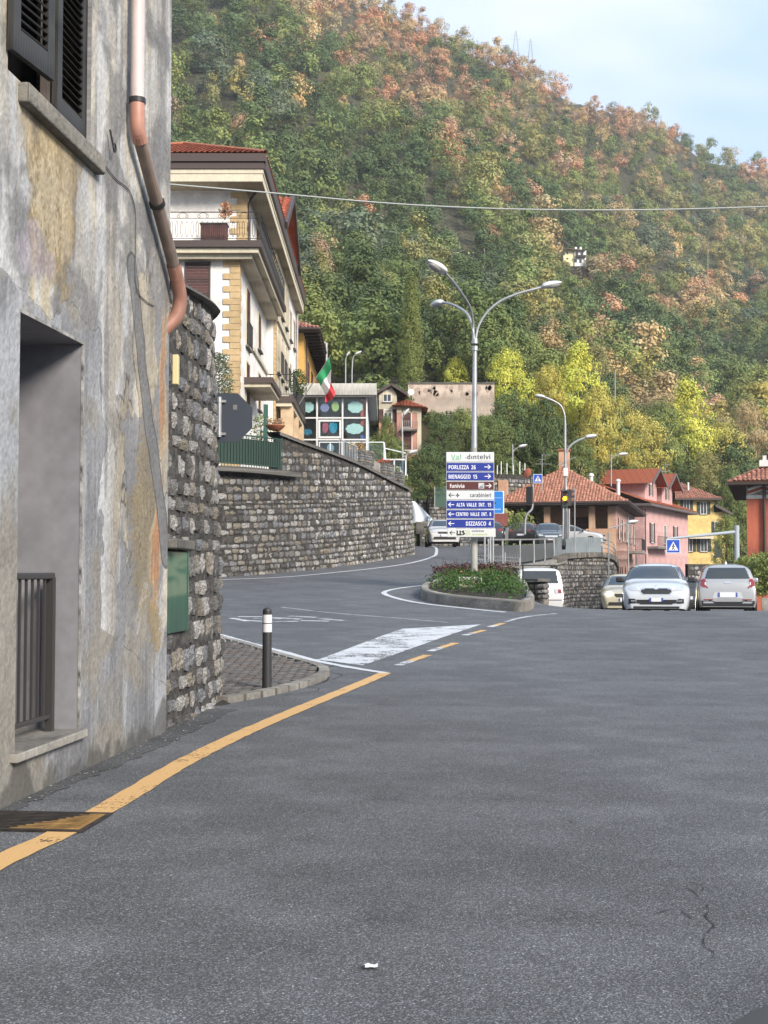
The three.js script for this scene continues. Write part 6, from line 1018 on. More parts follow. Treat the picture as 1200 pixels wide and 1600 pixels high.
  // wire fence with sagging frame near the bush
  const wf = thing('wire_fence', 'low wire mesh fence behind the purple bush', 'fence', at(795, 895, 41)); const q = (x, y) => at(x, y, 41); for (const x of [744, 789, 812]) P(wf, 'post', [cyl(0.025, 0.025, q(x, 897), q(x, x === 812 ? 872 : 863), 6)], M.galv); for (let k = 0; k < 5; k++) P(wf, 'wire', [cyl(0.006, 0.006, q(744, 868 + k * 6), q(812, 872 + k * 5), 4)], M.galv); for (let x = 748; x < 810; x += 4) P(wf, 'mesh_wire', [cyl(0.004, 0.004, q(x, 866), q(x + 6, 895), 4)], M.galv);
}
// blue white tarpaulin and barrier at the building site up the road
{
  SEED = 241;
  const D = 88, o = thing('tarpaulin', 'pale blue tarpaulin hanging over a fence up the road', 'tarpaulin', at(655, 832, D)), q = (x, y) => at(x, y, D);
  const TL = [[643, 783], [648, 783]], nU = 16, nV = 18; P(o, 'sheet', [gridGeo(nU, nV, (i, j) => { const u = i / nU, v = j / nV, l = lerp(640, 646, v) - 1, r = lerp(648, 676, Math.pow(v, 0.9)); const y = lerp(783, lerp(817, 812, u), v); return at(lerp(l, r, u), y, D + 0.10 * Math.sin(u * 9 + v * 3) * (0.3 + v)); }), gridGeo(5, 10, (i, j) => at(lerp(668, 673, i / 5) + j * 0.1, lerp(806, 830, j / 10), D - 0.2 + 0.15 * Math.sin(i * 2 + j)))], mat([0.62, 0.70, 0.78], 0.7, { side: THREE.DoubleSide }));
  const b = thing('concrete_barrier', 'grey ribbed concrete barrier below the tarpaulin', 'barrier', at(658, 832, 86)); P(b, 'barrier', [bx(at(649, 0, 86).x, at(668, 0, 86).x, at(0, 834, 86).y, at(0, 815, 86).y, -86.6, -86)], M.concrete); for (let x = 650; x < 668; x += 2.2) P(b, 'rib', [bx(at(x, 0, 86).x, at(x + 1, 0, 86).x, at(0, 834, 86).y, at(0, 816, 86).y, -86, -85.92)], M.concrete);
  const w = thing('bank_wall', 'pale stone bank wall behind the white oncoming car', 'stone wall', at(690, 825, 94)); SEED = 242; stoneWall(w, [[2.6, 92], [4.2, 93], [6.5, 94], [9, 96]], { lo: () => 3, hi: () => at(0, 779, 93).y, course: 0.26, wmin: 0.2, wmax: 0.5, batter: 0.05, most: 150, joint: 0.04, proud: 0.05 });
  const g = thing('green_screen', 'dark green mesh screen behind the direction panels', 'screen', at(690, 790, 91)); { const p = (x, y) => at(x, y, 91); P(g, 'mesh_screen', [bx(p(678, 0).x, p(700, 0).x, p(0, 792).y, p(0, 761).y, -91.03, -91)], mat([0.05, 0.10, 0.075], 0.8)); P(g, 'post', [cyl(0.04, 0.04, p(679, 795), p(679, 760)), cyl(0.04, 0.04, p(699, 795), p(699, 760))], M.galv); }
  const t2 = thing('hill_terrace_wall', 'grey stone terrace wall above the salmon house gate', 'stone wall', at(790, 765, 103)); SEED = 243; stoneWall(t2, [[7, 103], [9.3, 104], [12, 106], [15, 107]], { lo: () => 4.5, hi: () => at(0, 738, 103).y, course: 0.3, wmin: 0.25, wmax: 0.6, batter: 0.05, most: 60, joint: 0.05, proud: 0.06 });
  for (let k = 0; k < 7; k++) { const x = [783, 792, 802, 812, 820, 777, 771][k], t = thing('garden_post', ['first', 'second', 'third', 'fourth', 'fifth', 'sixth', 'seventh'][[2, 3, 4, 5, 6, 1, 0][k]] + ' thin pale garden fence post above the terrace wall counted from the direction panels', 'fence post', at(x, 740, 104), 0, 'garden fence posts above the terrace wall'); P(t, 'post', [cyl(0.05, 0.05, at(x, 741, 104), at(x, 721 + (k % 3) * 3, 104), 6)], M.whitepaint); }
}
// overhead wire
{
  const o = part(numbered('overhead_wire'), [tube([[200, 282], [267, 288], [420, 301], [600, 317], [750, 325], [900, 328], [1050, 327], [1250, 321]].map(([x, y], i) => at(x, y, 22 + i * 1.1)), 0.014, 120, 6)], mat([0.34, 0.36, 0.35], 0.6), scene); tag(o, 'single pale wire strung across the street in front of the hill', 'wire');
}

// ================================================================ cars
function car(label, spec, pos, turn, name = 'car') {
  const o = thing(name, label, 'car', pos, turn, spec.group); const { L, W, Hc } = spec, hw = W / 2;
  const top = table(spec.top), plan = table(spec.plan ?? [[0, 0.74], [0.06, 0.84], [0.2, 0.93], [0.5, 0.985], [0.9, 1], [L - 0.8, 1], [L - 0.3, 0.97], [L - 0.08, 0.9], [L, 0.82]]);
  const side = table(spec.side ?? [[0.16, 0.90], [0.3, 0.97], [0.5, 1], [0.72, 0.995], [Hc * 0.64, 0.95], [Hc * 0.72, 0.90], [Hc, 0.70]]), y0 = table([[0, 0.24], [0.3, 0.19], [L - 0.4, 0.2], [L, 0.28]]);
  const wid = (u, y) => { const q = clamp((top(u) - y) / spec.round, 0, 1); return hw * plan(u) * side(y) * Math.pow(1 - Math.pow(1 - q, 2.6), 1 / 2.6); };
  const paint = spec.paint, nU = 76, nV = 22, us = [0]; for (let i = 0; i <= nU; i++) { const t = i / nU; us.push(L * (t - Math.sin(t * 2 * Math.PI) * 0.11)); } us.push(L);
  const row = (u, cap) => { const r = []; for (let j = 0; j <= nV; j++) { const t = j / nV, y = lerp(y0(u), top(u), 1 - Math.pow(1 - t, 1.9)); r.push([cap ? 0 : wid(u, y), y]); } return r; };
  const surf = (s) => gridGeo(us.length - 1, nV, (i, j) => { const p = row(us[i], i === 0 || i === us.length - 1)[j]; return V(s * p[0], p[1], L / 2 - us[i]); });
  const rev = (g) => { const id = g.index.array; for (let i = 0; i < id.length; i += 3) { const t = id[i + 1]; id[i + 1] = id[i + 2]; id[i + 2] = t; } g.computeVertexNormals(); return g; };
  const und = gridGeo(12, 1, (i, j) => V((j * 2 - 1) * hw * 0.88 * plan(i / 12 * L), y0(i / 12 * L), L / 2 - i / 12 * L));
  const body = part('body', [surf(1), rev(surf(-1))], paint, o); part('underbody', [und], M.darkmetal, o);
  const solve = (x, y, rear) => { let a = 0, b = L / 2; const ins = (k) => { const u = rear ? L - k : k; return y < top(u) - 0.001 && y > 0.1 && Math.abs(x) < wid(u, y); }; for (let k = 0; k <= b; k += 0.03) if (ins(k)) { let lo = Math.max(0, k - 0.03), hi = k; for (let i = 0; i < 12; i++) { const m = (lo + hi) / 2; if (ins(m)) hi = m; else lo = m; } return rear ? -(L / 2 - hi) : L / 2 - hi; } return null; };
  const inP = (x, y, pl) => { let c = false; for (let i = 0, j = pl.length - 1; i < pl.length; j = i++) { const [xi, yi] = pl[i], [xj, yj] = pl[j]; if ((yi > y) !== (yj > y) && x < (xj - xi) * (y - yi) / (yj - yi) + xi) c = !c; } return c; };
  function patch(name, pl, m, off, where, parent = body, c = spec.cell ?? 0.025) {   // skin laid on the body: outline in the front / rear / side view
    const xs = pl.map((p) => p[0]), ys = pl.map((p) => p[1]), x0 = Math.min(...xs), x1 = Math.max(...xs), ya = Math.min(...ys), yb = Math.max(...ys), q = [], cache = new Map();
    const pt = (i, j) => { const k = i * 1000 + j; if (cache.has(k)) return cache.get(k); const x = x0 + i * c, y = ya + j * c; let v = null; if (where === 'left' || where === 'right') { const u = L / 2 - x, s = where === 'right' ? -1 : 1; const w = wid(u, y); v = w > 0.05 ? V(s * (w + off), y, x) : null; } else { const z = solve(x, y, where === 'rear'); v = z === null ? null : V(x, y + (y > Hc * 0.66 ? off * 0.5 : 0), z + (where === 'rear' ? -off : off)); } cache.set(k, v); return v; };
    for (let i = 0; x0 + i * c < x1; i++) for (let j = 0; ya + j * c < yb; j++) if (inP(x0 + (i + 0.5) * c, ya + (j + 0.5) * c, pl)) { const f = [pt(i, j), pt(i + 1, j), pt(i + 1, j + 1), pt(i, j + 1)]; if (f.every(Boolean) && Math.max(...f.map((v) => v.z)) - Math.min(...f.map((v) => v.z)) < 0.4) q.push(where === 'rear' || where === 'right' ? f.reverse() : f); }
    if (!q.length) return null;
    let g = poly(q); g.deleteAttribute('normal'); g = mergeVertices(g, 1e-4); g.computeVertexNormals(); return part(name, [g], m, parent);
  }
  const mir = (pl) => pl.map(([x, y]) => [-x, y]).reverse();
  for (const [n, pl, m, off, where, both] of spec.skins) { patch(n, pl, m, off, where); if (both) patch(n, mir(pl), m, off, where); }
  for (const [n, pl, m, off] of spec.sides ?? []) { patch(n, pl, m, off, 'left'); patch(n, pl, m, off, 'right'); }
  // wheels
  const r = spec.wheel ?? 0.31; for (const z of [L / 2 - (spec.fo ?? 0.82), -L / 2 + (spec.ro ?? 0.72)]) for (const s of [-1, 1]) {
    const w = new THREE.Group(); w.name = 'wheel'; o.add(w); w.position.set(s * (hw - 0.10), r, z); w.rotation.z = Math.PI / 2; const t = flat(new THREE.CylinderGeometry(r, r, 0.21, 28)); part('tyre', [t], mat([0.018, 0.018, 0.019], 0.9), w); const k = flat(new THREE.CylinderGeometry(r * 0.66, r * 0.66, 0.216, 20)); part('rim', [k], M.galv, w);
  }
  // mirrors
  const my = spec.mirrorY ?? 1.0, mz = spec.mirrorZ ?? L / 2 - 1.45; for (const s of [-1, 1]) { const g = rbox(0.22, 0.15, 0.12, 0.05, s * (hw + 0.07), my, mz); part('mirror', [g, box(0.12, 0.04, 0.05, s * (hw - 0.06), my - 0.05, mz)], spec.mirror ?? M.darkmetal, o); }
  for (const [n, gs, m] of spec.extra ?? []) part(n, gs, m, o);
  return o;
}
const carPaint = (c, metal = 0) => new THREE.MeshPhysicalMaterial({ color: col(...c), roughness: 0.35, metalness: metal, clearcoat: 1, clearcoatRoughness: 0.06 });
const cG = new THREE.MeshPhysicalMaterial({ color: col(0.045, 0.055, 0.065), roughness: 0.06, specularIntensity: 1 }), cBlk = mat([0.02, 0.02, 0.022], 0.45), cLamp = new THREE.MeshPhysicalMaterial({ color: col(0.42, 0.44, 0.46), roughness: 0.15, clearcoat: 1 }), cRed = new THREE.MeshPhysicalMaterial({ color: col(0.22, 0.012, 0.015), roughness: 0.2, clearcoat: 1 }), cPlate = mat([0.66, 0.67, 0.70], 0.5), cBlue = mat([0.05, 0.09, 0.34], 0.5), cChr = mat([0.65, 0.66, 0.67], 0.25, { metalness: 0.8 }), cDark = mat([0.06, 0.06, 0.065], 0.6);
const rect = (x0, x1, y0, y1) => [[x0, y0], [x1, y0], [x1, y1], [x0, y1]];
const hatchTop = [[0, 0.58], [0.02, 0.66], [0.08, 0.76], [0.22, 0.84], [0.55, 0.92], [1.05, 0.99], [1.2, 1.04], [1.95, 1.39], [2.35, 1.46], [3.2, 1.43], [3.62, 1.34], [3.95, 1.02], [4.04, 0.92], [4.08, 0.80], [4.1, 0.55]];
const plateSkins = (where, y, w = 0.26, h = 0.055) => [['number_plate', rect(-w, w, y - h, y + h), cPlate, 0.025, where], ['plate_blue_band', rect(-w, -w + 0.05, y - h, y + h), cBlue, 0.029, where], ['plate_blue_band', rect(w - 0.05, w, y - h, y + h), cBlue, 0.029, where]];
const sideGlass = (z0, z1, y0, y1, f = 0.42, r = 0.3) => [['side_window', [[z1, y0], [z1 - f, y1], [z0 + r, y1], [z0, y0]], cG, 0.006]];
{
  SEED = 301;
  // white hatchback coming over the crest
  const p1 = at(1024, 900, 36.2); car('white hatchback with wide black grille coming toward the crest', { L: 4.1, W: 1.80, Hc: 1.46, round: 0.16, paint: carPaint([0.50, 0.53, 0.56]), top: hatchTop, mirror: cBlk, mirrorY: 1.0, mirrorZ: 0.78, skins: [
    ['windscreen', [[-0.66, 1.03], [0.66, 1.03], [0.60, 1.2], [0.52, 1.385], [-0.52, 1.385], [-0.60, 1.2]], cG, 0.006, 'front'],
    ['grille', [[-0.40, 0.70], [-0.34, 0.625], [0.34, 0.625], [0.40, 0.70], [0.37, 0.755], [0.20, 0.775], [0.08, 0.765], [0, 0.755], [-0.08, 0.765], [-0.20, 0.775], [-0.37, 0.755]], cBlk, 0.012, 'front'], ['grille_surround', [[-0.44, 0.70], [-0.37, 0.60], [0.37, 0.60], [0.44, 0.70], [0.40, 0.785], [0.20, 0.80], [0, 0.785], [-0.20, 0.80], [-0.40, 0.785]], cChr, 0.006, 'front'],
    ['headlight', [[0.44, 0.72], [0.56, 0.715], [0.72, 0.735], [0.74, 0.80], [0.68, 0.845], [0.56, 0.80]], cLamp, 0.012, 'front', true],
    ['lower_intake', [[-0.73, 0.36], [-0.50, 0.39], [-0.40, 0.35], [0.40, 0.35], [0.50, 0.39], [0.73, 0.36], [0.73, 0.51], [0.40, 0.465], [-0.40, 0.465], [-0.73, 0.51]], cBlk, 0.012, 'front'], ['fog_lamp', rect(0.52, 0.66, 0.43, 0.46), cChr, 0.02, 'front', true], ['bumper_shade_strip', [[-0.6, 0.25], [0.6, 0.25], [0.6, 0.29], [-0.6, 0.29]], cBlk, 0.012, 'front'],  // last black strip is shade under the bumper, painted on as a skin
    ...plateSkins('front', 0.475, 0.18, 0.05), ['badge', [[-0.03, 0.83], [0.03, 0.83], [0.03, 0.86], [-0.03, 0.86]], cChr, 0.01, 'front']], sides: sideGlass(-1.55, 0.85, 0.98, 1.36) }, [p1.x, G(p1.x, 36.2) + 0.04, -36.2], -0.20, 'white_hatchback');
  // silver small car seen from behind
  const p2 = at(1132, 900, 37.2); car('small silver hatchback seen from behind beside the hedge', { L: 3.6, W: 1.6, Hc: 1.49, round: 0.15, paint: carPaint([0.42, 0.42, 0.42], 0.5), mirror: carPaint([0.42, 0.42, 0.42], 0.5), mirrorZ: 0.55, top: [[0, 0.55], [0.03, 0.66], [0.12, 0.8], [0.3, 0.88], [0.85, 1.0], [1.0, 1.05], [1.65, 1.42], [2.0, 1.49], [2.9, 1.46], [3.2, 1.40], [3.46, 1.04], [3.53, 0.95], [3.58, 0.75], [3.6, 0.52]], plan: [[0, 0.74], [0.1, 0.86], [0.5, 0.985], [0.9, 1], [2.9, 1], [3.3, 0.985], [3.5, 0.95], [3.6, 0.90]], skins: [
    ['rear_window', [[-0.60, 1.06], [0.60, 1.06], [0.56, 1.2], [0.48, 1.37], [-0.48, 1.37], [-0.56, 1.2]], cG, 0.008, 'rear'], ['tail_light', [[0.52, 0.80], [0.64, 0.83], [0.72, 0.86], [0.73, 1.02], [0.62, 1.06], [0.58, 1.0], [0.60, 0.88]], cRed, 0.014, 'rear', true], ['reverse_light', [[0.585, 0.89], [0.62, 0.9], [0.62, 0.97], [0.60, 0.97]], cPlate, 0.018, 'rear', true],
    ...plateSkins('rear', 0.615, 0.26, 0.06), ['plate_recess', [[-0.42, 0.52], [0.42, 0.52], [0.34, 0.70], [-0.34, 0.70]], carPaint([0.55, 0.55, 0.55], 0.3), 0.008, 'rear'], ['tailgate_seam', rect(-0.5, 0.5, 0.745, 0.755), cBlk, 0.008, 'rear'], ['lower_bumper', [[-0.70, 0.30], [0.70, 0.30], [0.72, 0.44], [0.45, 0.47], [0.35, 0.42], [-0.35, 0.42], [-0.45, 0.47], [-0.72, 0.44]], cBlk, 0.012, 'rear'], ['bumper_trim', [[0.38, 0.39], [0.64, 0.38], [0.66, 0.42], [0.40, 0.42]], cChr, 0.02, 'rear', true], ['reflector', rect(0.40, 0.64, 0.47, 0.50), cRed, 0.02, 'rear', true], ['badge', [[-0.07, 0.93], [0.07, 0.93], [0.09, 0.96], [0.07, 0.99], [-0.07, 0.99], [-0.09, 0.96]], cChr, 0.014, 'rear']],
    sides: sideGlass(-1.3, 0.75, 1.0, 1.40), extra: [['roof_antenna', [(() => { const g = flat(new THREE.ConeGeometry(0.04, 0.09, 8)); g.translate(0, 1.52, -0.9); return g; })()], M.whitepaint]] }, [p2.x, G(p2.x, 37.2) + 0.04, -37.2], Math.PI - 0.215, 'silver_hatchback');
  // white boxy hatchback leaving by the low wall
  const p3 = at(834, 900, 43.6), pw = carPaint([0.52, 0.53, 0.53]); car('boxy white hatchback with roof bars beside the low brown wall', { L: 3.4, W: 1.56, Hc: 1.58, round: 0.11, paint: pw, mirror: cBlk, mirrorY: 1.08, mirrorZ: 0.6, top: [[0, 0.6], [0.04, 0.75], [0.2, 0.88], [0.75, 1.0], [0.9, 1.06], [1.4, 1.50], [1.7, 1.58], [2.9, 1.57], [3.12, 1.52], [3.28, 1.06], [3.34, 0.9], [3.38, 0.7], [3.4, 0.5]], side: [[0.16, 0.93], [0.4, 1], [0.8, 0.99], [1.02, 0.97], [1.58, 0.83]], plan: [[0, 0.8], [0.2, 0.95], [0.6, 1], [3.0, 1], [3.25, 0.98], [3.4, 0.93]], skins: [
    ['rear_window', [[-0.60, 1.06], [0.60, 1.06], [0.54, 1.46], [-0.54, 1.46]], cG, 0.008, 'rear'], ['tail_light', [[0.48, 0.74], [0.70, 0.74], [0.70, 0.86], [0.48, 0.86]], cRed, 0.014, 'rear', true], ['reverse_light', [[0.48, 0.74], [0.58, 0.74], [0.58, 0.86], [0.48, 0.86]], cLamp, 0.018, 'rear', true], ['bumper_seam', rect(-0.7, 0.7, 0.50, 0.515), cBlk, 0.008, 'rear'], ...plateSkins('rear', 0.6, 0.24, 0.055)], sides: [['side_window', [[-1.32, 1.06], [-0.62, 1.04], [-0.62, 1.46], [-1.16, 1.46]], cG, 0.006], ['side_window', [[-0.55, 1.04], [0.15, 1.03], [0.15, 1.46], [-0.55, 1.46]], cG, 0.006], ['side_window', [[0.2, 1.03], [0.72, 1.05], [0.35, 1.46], [0.2, 1.46]], cG, 0.006]],
    extra: [['roof_bar', [rod(0.02, -0.62, 1.63, -1.2, -0.62, 1.63, 0.2), box(0.06, 0.1, 0.06, -0.62, 1.57, -1.1), box(0.06, 0.1, 0.06, -0.62, 1.57, 0.1)], cBlk], ['roof_bar', [rod(0.02, 0.62, 1.63, -1.2, 0.62, 1.63, 0.2), box(0.06, 0.1, 0.06, 0.62, 1.57, -1.1), box(0.06, 0.1, 0.06, 0.62, 1.57, 0.1), rod(0.018, -0.62, 1.65, -0.9, 0.62, 1.65, -0.9), rod(0.018, -0.62, 1.65, 0, 0.62, 1.65, 0)], cBlk]] }, [p3.x, G(p3.x, 43.6) + 0.02, -43.6], Math.PI + 0.01, 'boxy_hatchback');
  // generic fronts and rears for the farther cars
  const frontSkins = (W, Hc, gr = cBlk) => { const k = W / 1.8, y = Hc / 1.46; return [['windscreen', [[-0.64 * k, 1.05 * y], [0.64 * k, 1.05 * y], [0.5 * k, 1.37 * y], [-0.5 * k, 1.37 * y]], cG, 0.008, 'front'], ['grille', [[-0.36 * k, 0.63 * y], [0.36 * k, 0.63 * y], [0.40 * k, 0.74 * y], [-0.40 * k, 0.74 * y]], gr, 0.014, 'front'], ['headlight', [[0.45 * k, 0.70 * y], [0.72 * k, 0.70 * y], [0.72 * k, 0.80 * y], [0.5 * k, 0.77 * y]], cLamp, 0.014, 'front', true], ['lower_intake', [[-0.66 * k, 0.33 * y], [0.66 * k, 0.33 * y], [0.6 * k, 0.46 * y], [-0.6 * k, 0.46 * y]], cBlk, 0.012, 'front'], ...plateSkins('front', 0.53 * y, 0.24, 0.055)]; };
  const rearSkins = (W, Hc) => { const k = W / 1.8, y = Hc / 1.46; return [['rear_window', [[-0.60 * k, 1.06 * y], [0.60 * k, 1.06 * y], [0.5 * k, 1.34 * y], [-0.5 * k, 1.34 * y]], cG, 0.008, 'rear'], ['tail_light', [[0.46 * k, 0.84 * y], [0.74 * k, 0.86 * y], [0.72 * k, 0.98 * y], [0.5 * k, 0.96 * y]], cRed, 0.014, 'rear', true], ['rear_intake', [[-0.66 * k, 0.32 * y], [0.66 * k, 0.32 * y], [0.66 * k, 0.44 * y], [-0.66 * k, 0.44 * y]], cBlk, 0.012, 'rear'], ...plateSkins('rear', 0.66 * y, 0.26, 0.06)]; };
  const suvTop = (Hc) => hatchTop.map(([u, y]) => [u * 1.08, y * Hc / 1.46]), gen = (paint, W, Hc, skins, extra = {}) => ({ L: 4.43, W, Hc, round: 0.17, paint, top: suvTop(Hc), skins, cell: 0.04, mirrorY: 1.02 * Hc / 1.46, mirrorZ: 0.85, sides: sideGlass(-1.7, 0.9, 0.99 * Hc / 1.46, 1.36 * Hc / 1.46), wheel: 0.34, ...extra });
  const put = (px, d, turn, lift = 0.03) => { const p = at(px, 880, d); return [[p.x, G(p.x, d) + lift, -d], turn]; };
  let a = put(976, 48, -0.17); const bg = car('beige car with a lit headlight half hidden behind the white hatchback', { ...gen(carPaint([0.42, 0.38, 0.27]), 1.78, 1.46, frontSkins(1.78, 1.46)) }, a[0], a[1], 'beige_car');
  { const hl = part('lit_headlight', [(() => { const g = flat(new THREE.SphereGeometry(0.10, 14, 8)); g.scale(1.1, 0.9, 0.5); g.translate(-0.58, 0.74, 2.13); return g; })()], mat([1, 0.95, 0.75], 0.3, { emissive: col(1, 0.92, 0.65), emissiveIntensity: 14 }), bg); const l = new THREE.SpotLight(0xfff0c0, 60, 0, 0.5, 0.6); l.position.set(-0.58, 0.74, 2.28); l.target.position.set(-0.58, 0.5, 6); l.castShadow = true; bg.add(l, l.target); }
  a = put(691, 75.5, 0.02); car('white sport utility car driving down the upper road beside the sign board', gen(carPaint([0.52, 0.52, 0.51]), 1.86, 1.62, frontSkins(1.86, 1.62)), a[0], a[1], 'white_suv');
  a = put(763, 79, Math.PI - 0.05); car('dark blue black car driving away behind the sign board', gen(carPaint([0.02, 0.024, 0.03]), 1.86, 1.55, rearSkins(1.86, 1.55)), a[0], a[1], 'dark_car');
  a = put(824, 84, Math.PI - 0.3); car('black car seen from behind beside the dark off roader', gen(carPaint([0.025, 0.022, 0.024]), 1.8, 1.55, rearSkins(1.8, 1.55)), a[0], a[1], 'black_car');
  a = put(857, 80, -0.05); car('dark green off roader facing down beside the traffic light', gen(carPaint([0.045, 0.055, 0.055], 0.2), 1.85, 1.72, frontSkins(1.85, 1.72, cChr), { extra: [['roof_rail', [rod(0.025, -0.62, 1.76, -1.3, -0.62, 1.76, 0.4), rod(0.025, 0.62, 1.76, -1.3, 0.62, 1.76, 0.4)], cBlk]] }), a[0], a[1], 'dark_off_roader');
  a = put(897, 92, 1.2); car('white car parked behind the traffic light posts', gen(carPaint([0.5, 0.5, 0.5]), 1.75, 1.5, frontSkins(1.75, 1.5)), a[0], a[1], 'white_parked_car');
  a = put(1072, 52, Math.PI - 0.22); car('dark car hidden between the white and silver hatchbacks', gen(carPaint([0.05, 0.05, 0.055], 0.2), 1.75, 1.42, rearSkins(1.75, 1.42)), a[0], a[1], 'dark_grey_car');
}

// ================================================================ hillside
const skyFar = table([[-900, -700], [270, -190], [500, -75], [640, -2], [750, 46], [830, 74], [900, 119], [1000, 149], [1060, 180], [1130, 224], [1200, 234], [1450, 262], [2200, 420]]);
const skySpur = table([[-900, -560], [270, -150], [400, -70], [490, 30], [560, 100], [640, 176], [700, 240], [760, 330], [800, 415], [840, 500], [900, 600], [960, 690], [1100, 800]]);
const radFar = table([[-900, 700], [400, 660], [700, 640], [1000, 720], [1200, 820], [2200, 900]]), radSpur = table([[-900, 520], [400, 500], [560, 450], [700, 390], [800, 300], [900, 220], [1100, 190]]);
const footD = table([[-900, 108], [600, 112], [780, 110], [860, 114], [930, 135], [1000, 178], [1300, 190], [2200, 220]]), footT = table([[-900, 0.10], [600, 0.098], [760, 0.09], [850, 0.055], [930, 0.035], [1000, 0.03], [1300, 0.03]]);
function hillY(x, d) {
  const px = clamp(600 + F * x / d, -900, 2200), d0 = footD(px), t0 = footT(px), tree = 9;
  if (d < d0) { return 1.4 + t0 * d - (d0 - d) * 0.75; }
  const rise = (sky, R, g) => { const ts = (893 - sky(px)) / F - tree / R; if (d <= R) return 1.4 + d * (t0 + (ts - t0) * Math.pow((d - d0) / (R - d0), g)); return 1.4 + R * ts - (d - R) * 0.45; };
  const n = (fbm(x * 0.014 + d * 0.004 + 30, d * 0.008 + 7, 4) - 0.5) * 44 * sstep(d0, d0 + 160, d) * 0.6;
  const calm = 1 - Math.exp(-(((px - 896) / 90) ** 2) - ((d - 380) / 130) ** 2);
  const a = rise(skyFar, radFar(px), 0.74), b = rise(skySpur, radSpur(px), 0.8), k = 8, h = clamp(0.5 + 0.5 * (a - b) / k);
  const fade = 1 - sstep(0.8, 1, d / radFar(px)) * 0.8;
  return lerp(b, a, h) + k * h * (1 - h) + n * fade * calm;
}
{
  const nx = 150, nd = 150, ph = (i) => lerp(-0.62, 0.75, i / nx), ds = (j) => 80 * Math.pow(1150 / 80, j / nd);
  const g = gridGeo(nx, nd, (i, j) => { const d = ds(j), x = ph(i) * d; return V(x, hillY(x, d), -d); }, (i, j, v) => { const n = fbm(v.x * 0.05, v.z * 0.05, 4), m = fbm(v.x * 0.3 + 8, v.z * 0.3, 3); const k = 0.6 + n * 0.5 + m * 0.4; return [k, k, k]; });
  struct('hill', g, mat([0.135, 0.135, 0.075], 1, { vertexColors: true, map: T.soil, side: THREE.DoubleSide }), 'steep hillside under the woods');
}
// ---- crowns: leaves in clumps through the volume; shape(u) gives the half width of the crown at height u (0..1)
function crownGeo(seed, { clumps = 46, per = 34, leaf = 0.42, h = 8, w = 6.5, low = 0.22, shape = (u) => Math.pow(Math.sin(Math.PI * Math.pow(u, 0.75) * 0.96 + 0.06), 0.6), rc = 0.95, flatn = 0.75, out = 1.15, aspect = 0.8 }) {
  SEED = seed; const pos = [], cc = [], a = V(0, 0, 0), b = V(0, 0, 0), p = V(0, 0, 0);
  for (let k = 0; k < clumps; k++) {
    const u = clamp(rr(0.02, 0.98)), ang = rnd() * 6.2832, R = w / 2 * shape(u) * (0.85 + 0.35 * fbm(Math.cos(ang) * 1.5 + seed, u * 3 + Math.sin(ang) * 1.5, 2)), q = R * Math.pow(rnd(), 0.36), c = V(Math.cos(ang) * q, h * (low + (1 - low) * u), Math.sin(ang) * q), r = rc * rr(0.65, 1.3), ck = rr(0.78, 1.2), cy = rr(-0.07, 0.09);
    for (let i = 0; i < per; i++) {
      a.set(rr(-1, 1), rr(-1, 1), rr(-1, 1)).normalize(); const rad = r * Math.pow(rnd(), 0.3); p.copy(c).addScaledVector(a, rad); p.y = c.y + (p.y - c.y) * flatn;
      const s = leaf * rr(0.6, 1.35), kk = ck * rr(0.8, 1.2); a.multiplyScalar(0.7).add(V(c.x / w * 1.5, (c.y / h - 0.45) * 1.3, c.z / w * 1.5)).add(V(rr(-0.4, 0.4), rr(-0.2, 0.5), rr(-0.4, 0.4))).normalize();   // leaf normal
      b.set(rr(-1, 1), rr(-1, 1), rr(-1, 1)).cross(a).normalize(); const e = a.clone().cross(b).multiplyScalar(s * 0.5), f = b.clone().multiplyScalar(s * 0.5 * aspect);
      const A = p.clone().sub(e), B = p.clone().add(f), C = p.clone().add(e), D = p.clone().sub(f);
      for (const v of [A, B, C, A, C, D]) { pos.push(v.x, v.y, v.z); cc.push(kk * (1 + cy), kk, kk * (1 - cy)); }
    }
  }
  const g = new THREE.BufferGeometry(); g.setAttribute('position', new THREE.Float32BufferAttribute(pos, 3)); g.setAttribute('color', new THREE.Float32BufferAttribute(cc, 3)); g.computeVertexNormals(); uvm(g); return g;
}
function trunkGeo(seed, h, r) { SEED = seed; const gs = [cyl(r, r * 0.55, V(0, -1.5, 0), V(rr(-0.2, 0.2), h * 0.5, rr(-0.2, 0.2)), 7)]; for (let k = 0; k < 6; k++) { const a = rnd() * 6.28, y = h * rr(0.22, 0.5), l = h * rr(0.2, 0.34); gs.push(cyl(r * 0.4, r * 0.12, V(0, y, 0), V(Math.cos(a) * l * 0.8, y + l, Math.sin(a) * l * 0.8), 5)); } return uvm(merge(gs)); }
const round = (u) => Math.pow(Math.sin(Math.PI * Math.pow(u, 0.75) * 0.96 + 0.06), 0.6), cone = (u) => 0.12 + 0.88 * Math.pow(1 - u, 0.8), ovalS = (u) => Math.pow(Math.sin(Math.PI * Math.pow(u, 0.6) * 0.97 + 0.05), 0.8), domeS = (u) => Math.pow(1 - Math.pow(u, 2.2), 0.55) * (0.7 + 0.3 * Math.min(1, u * 4));
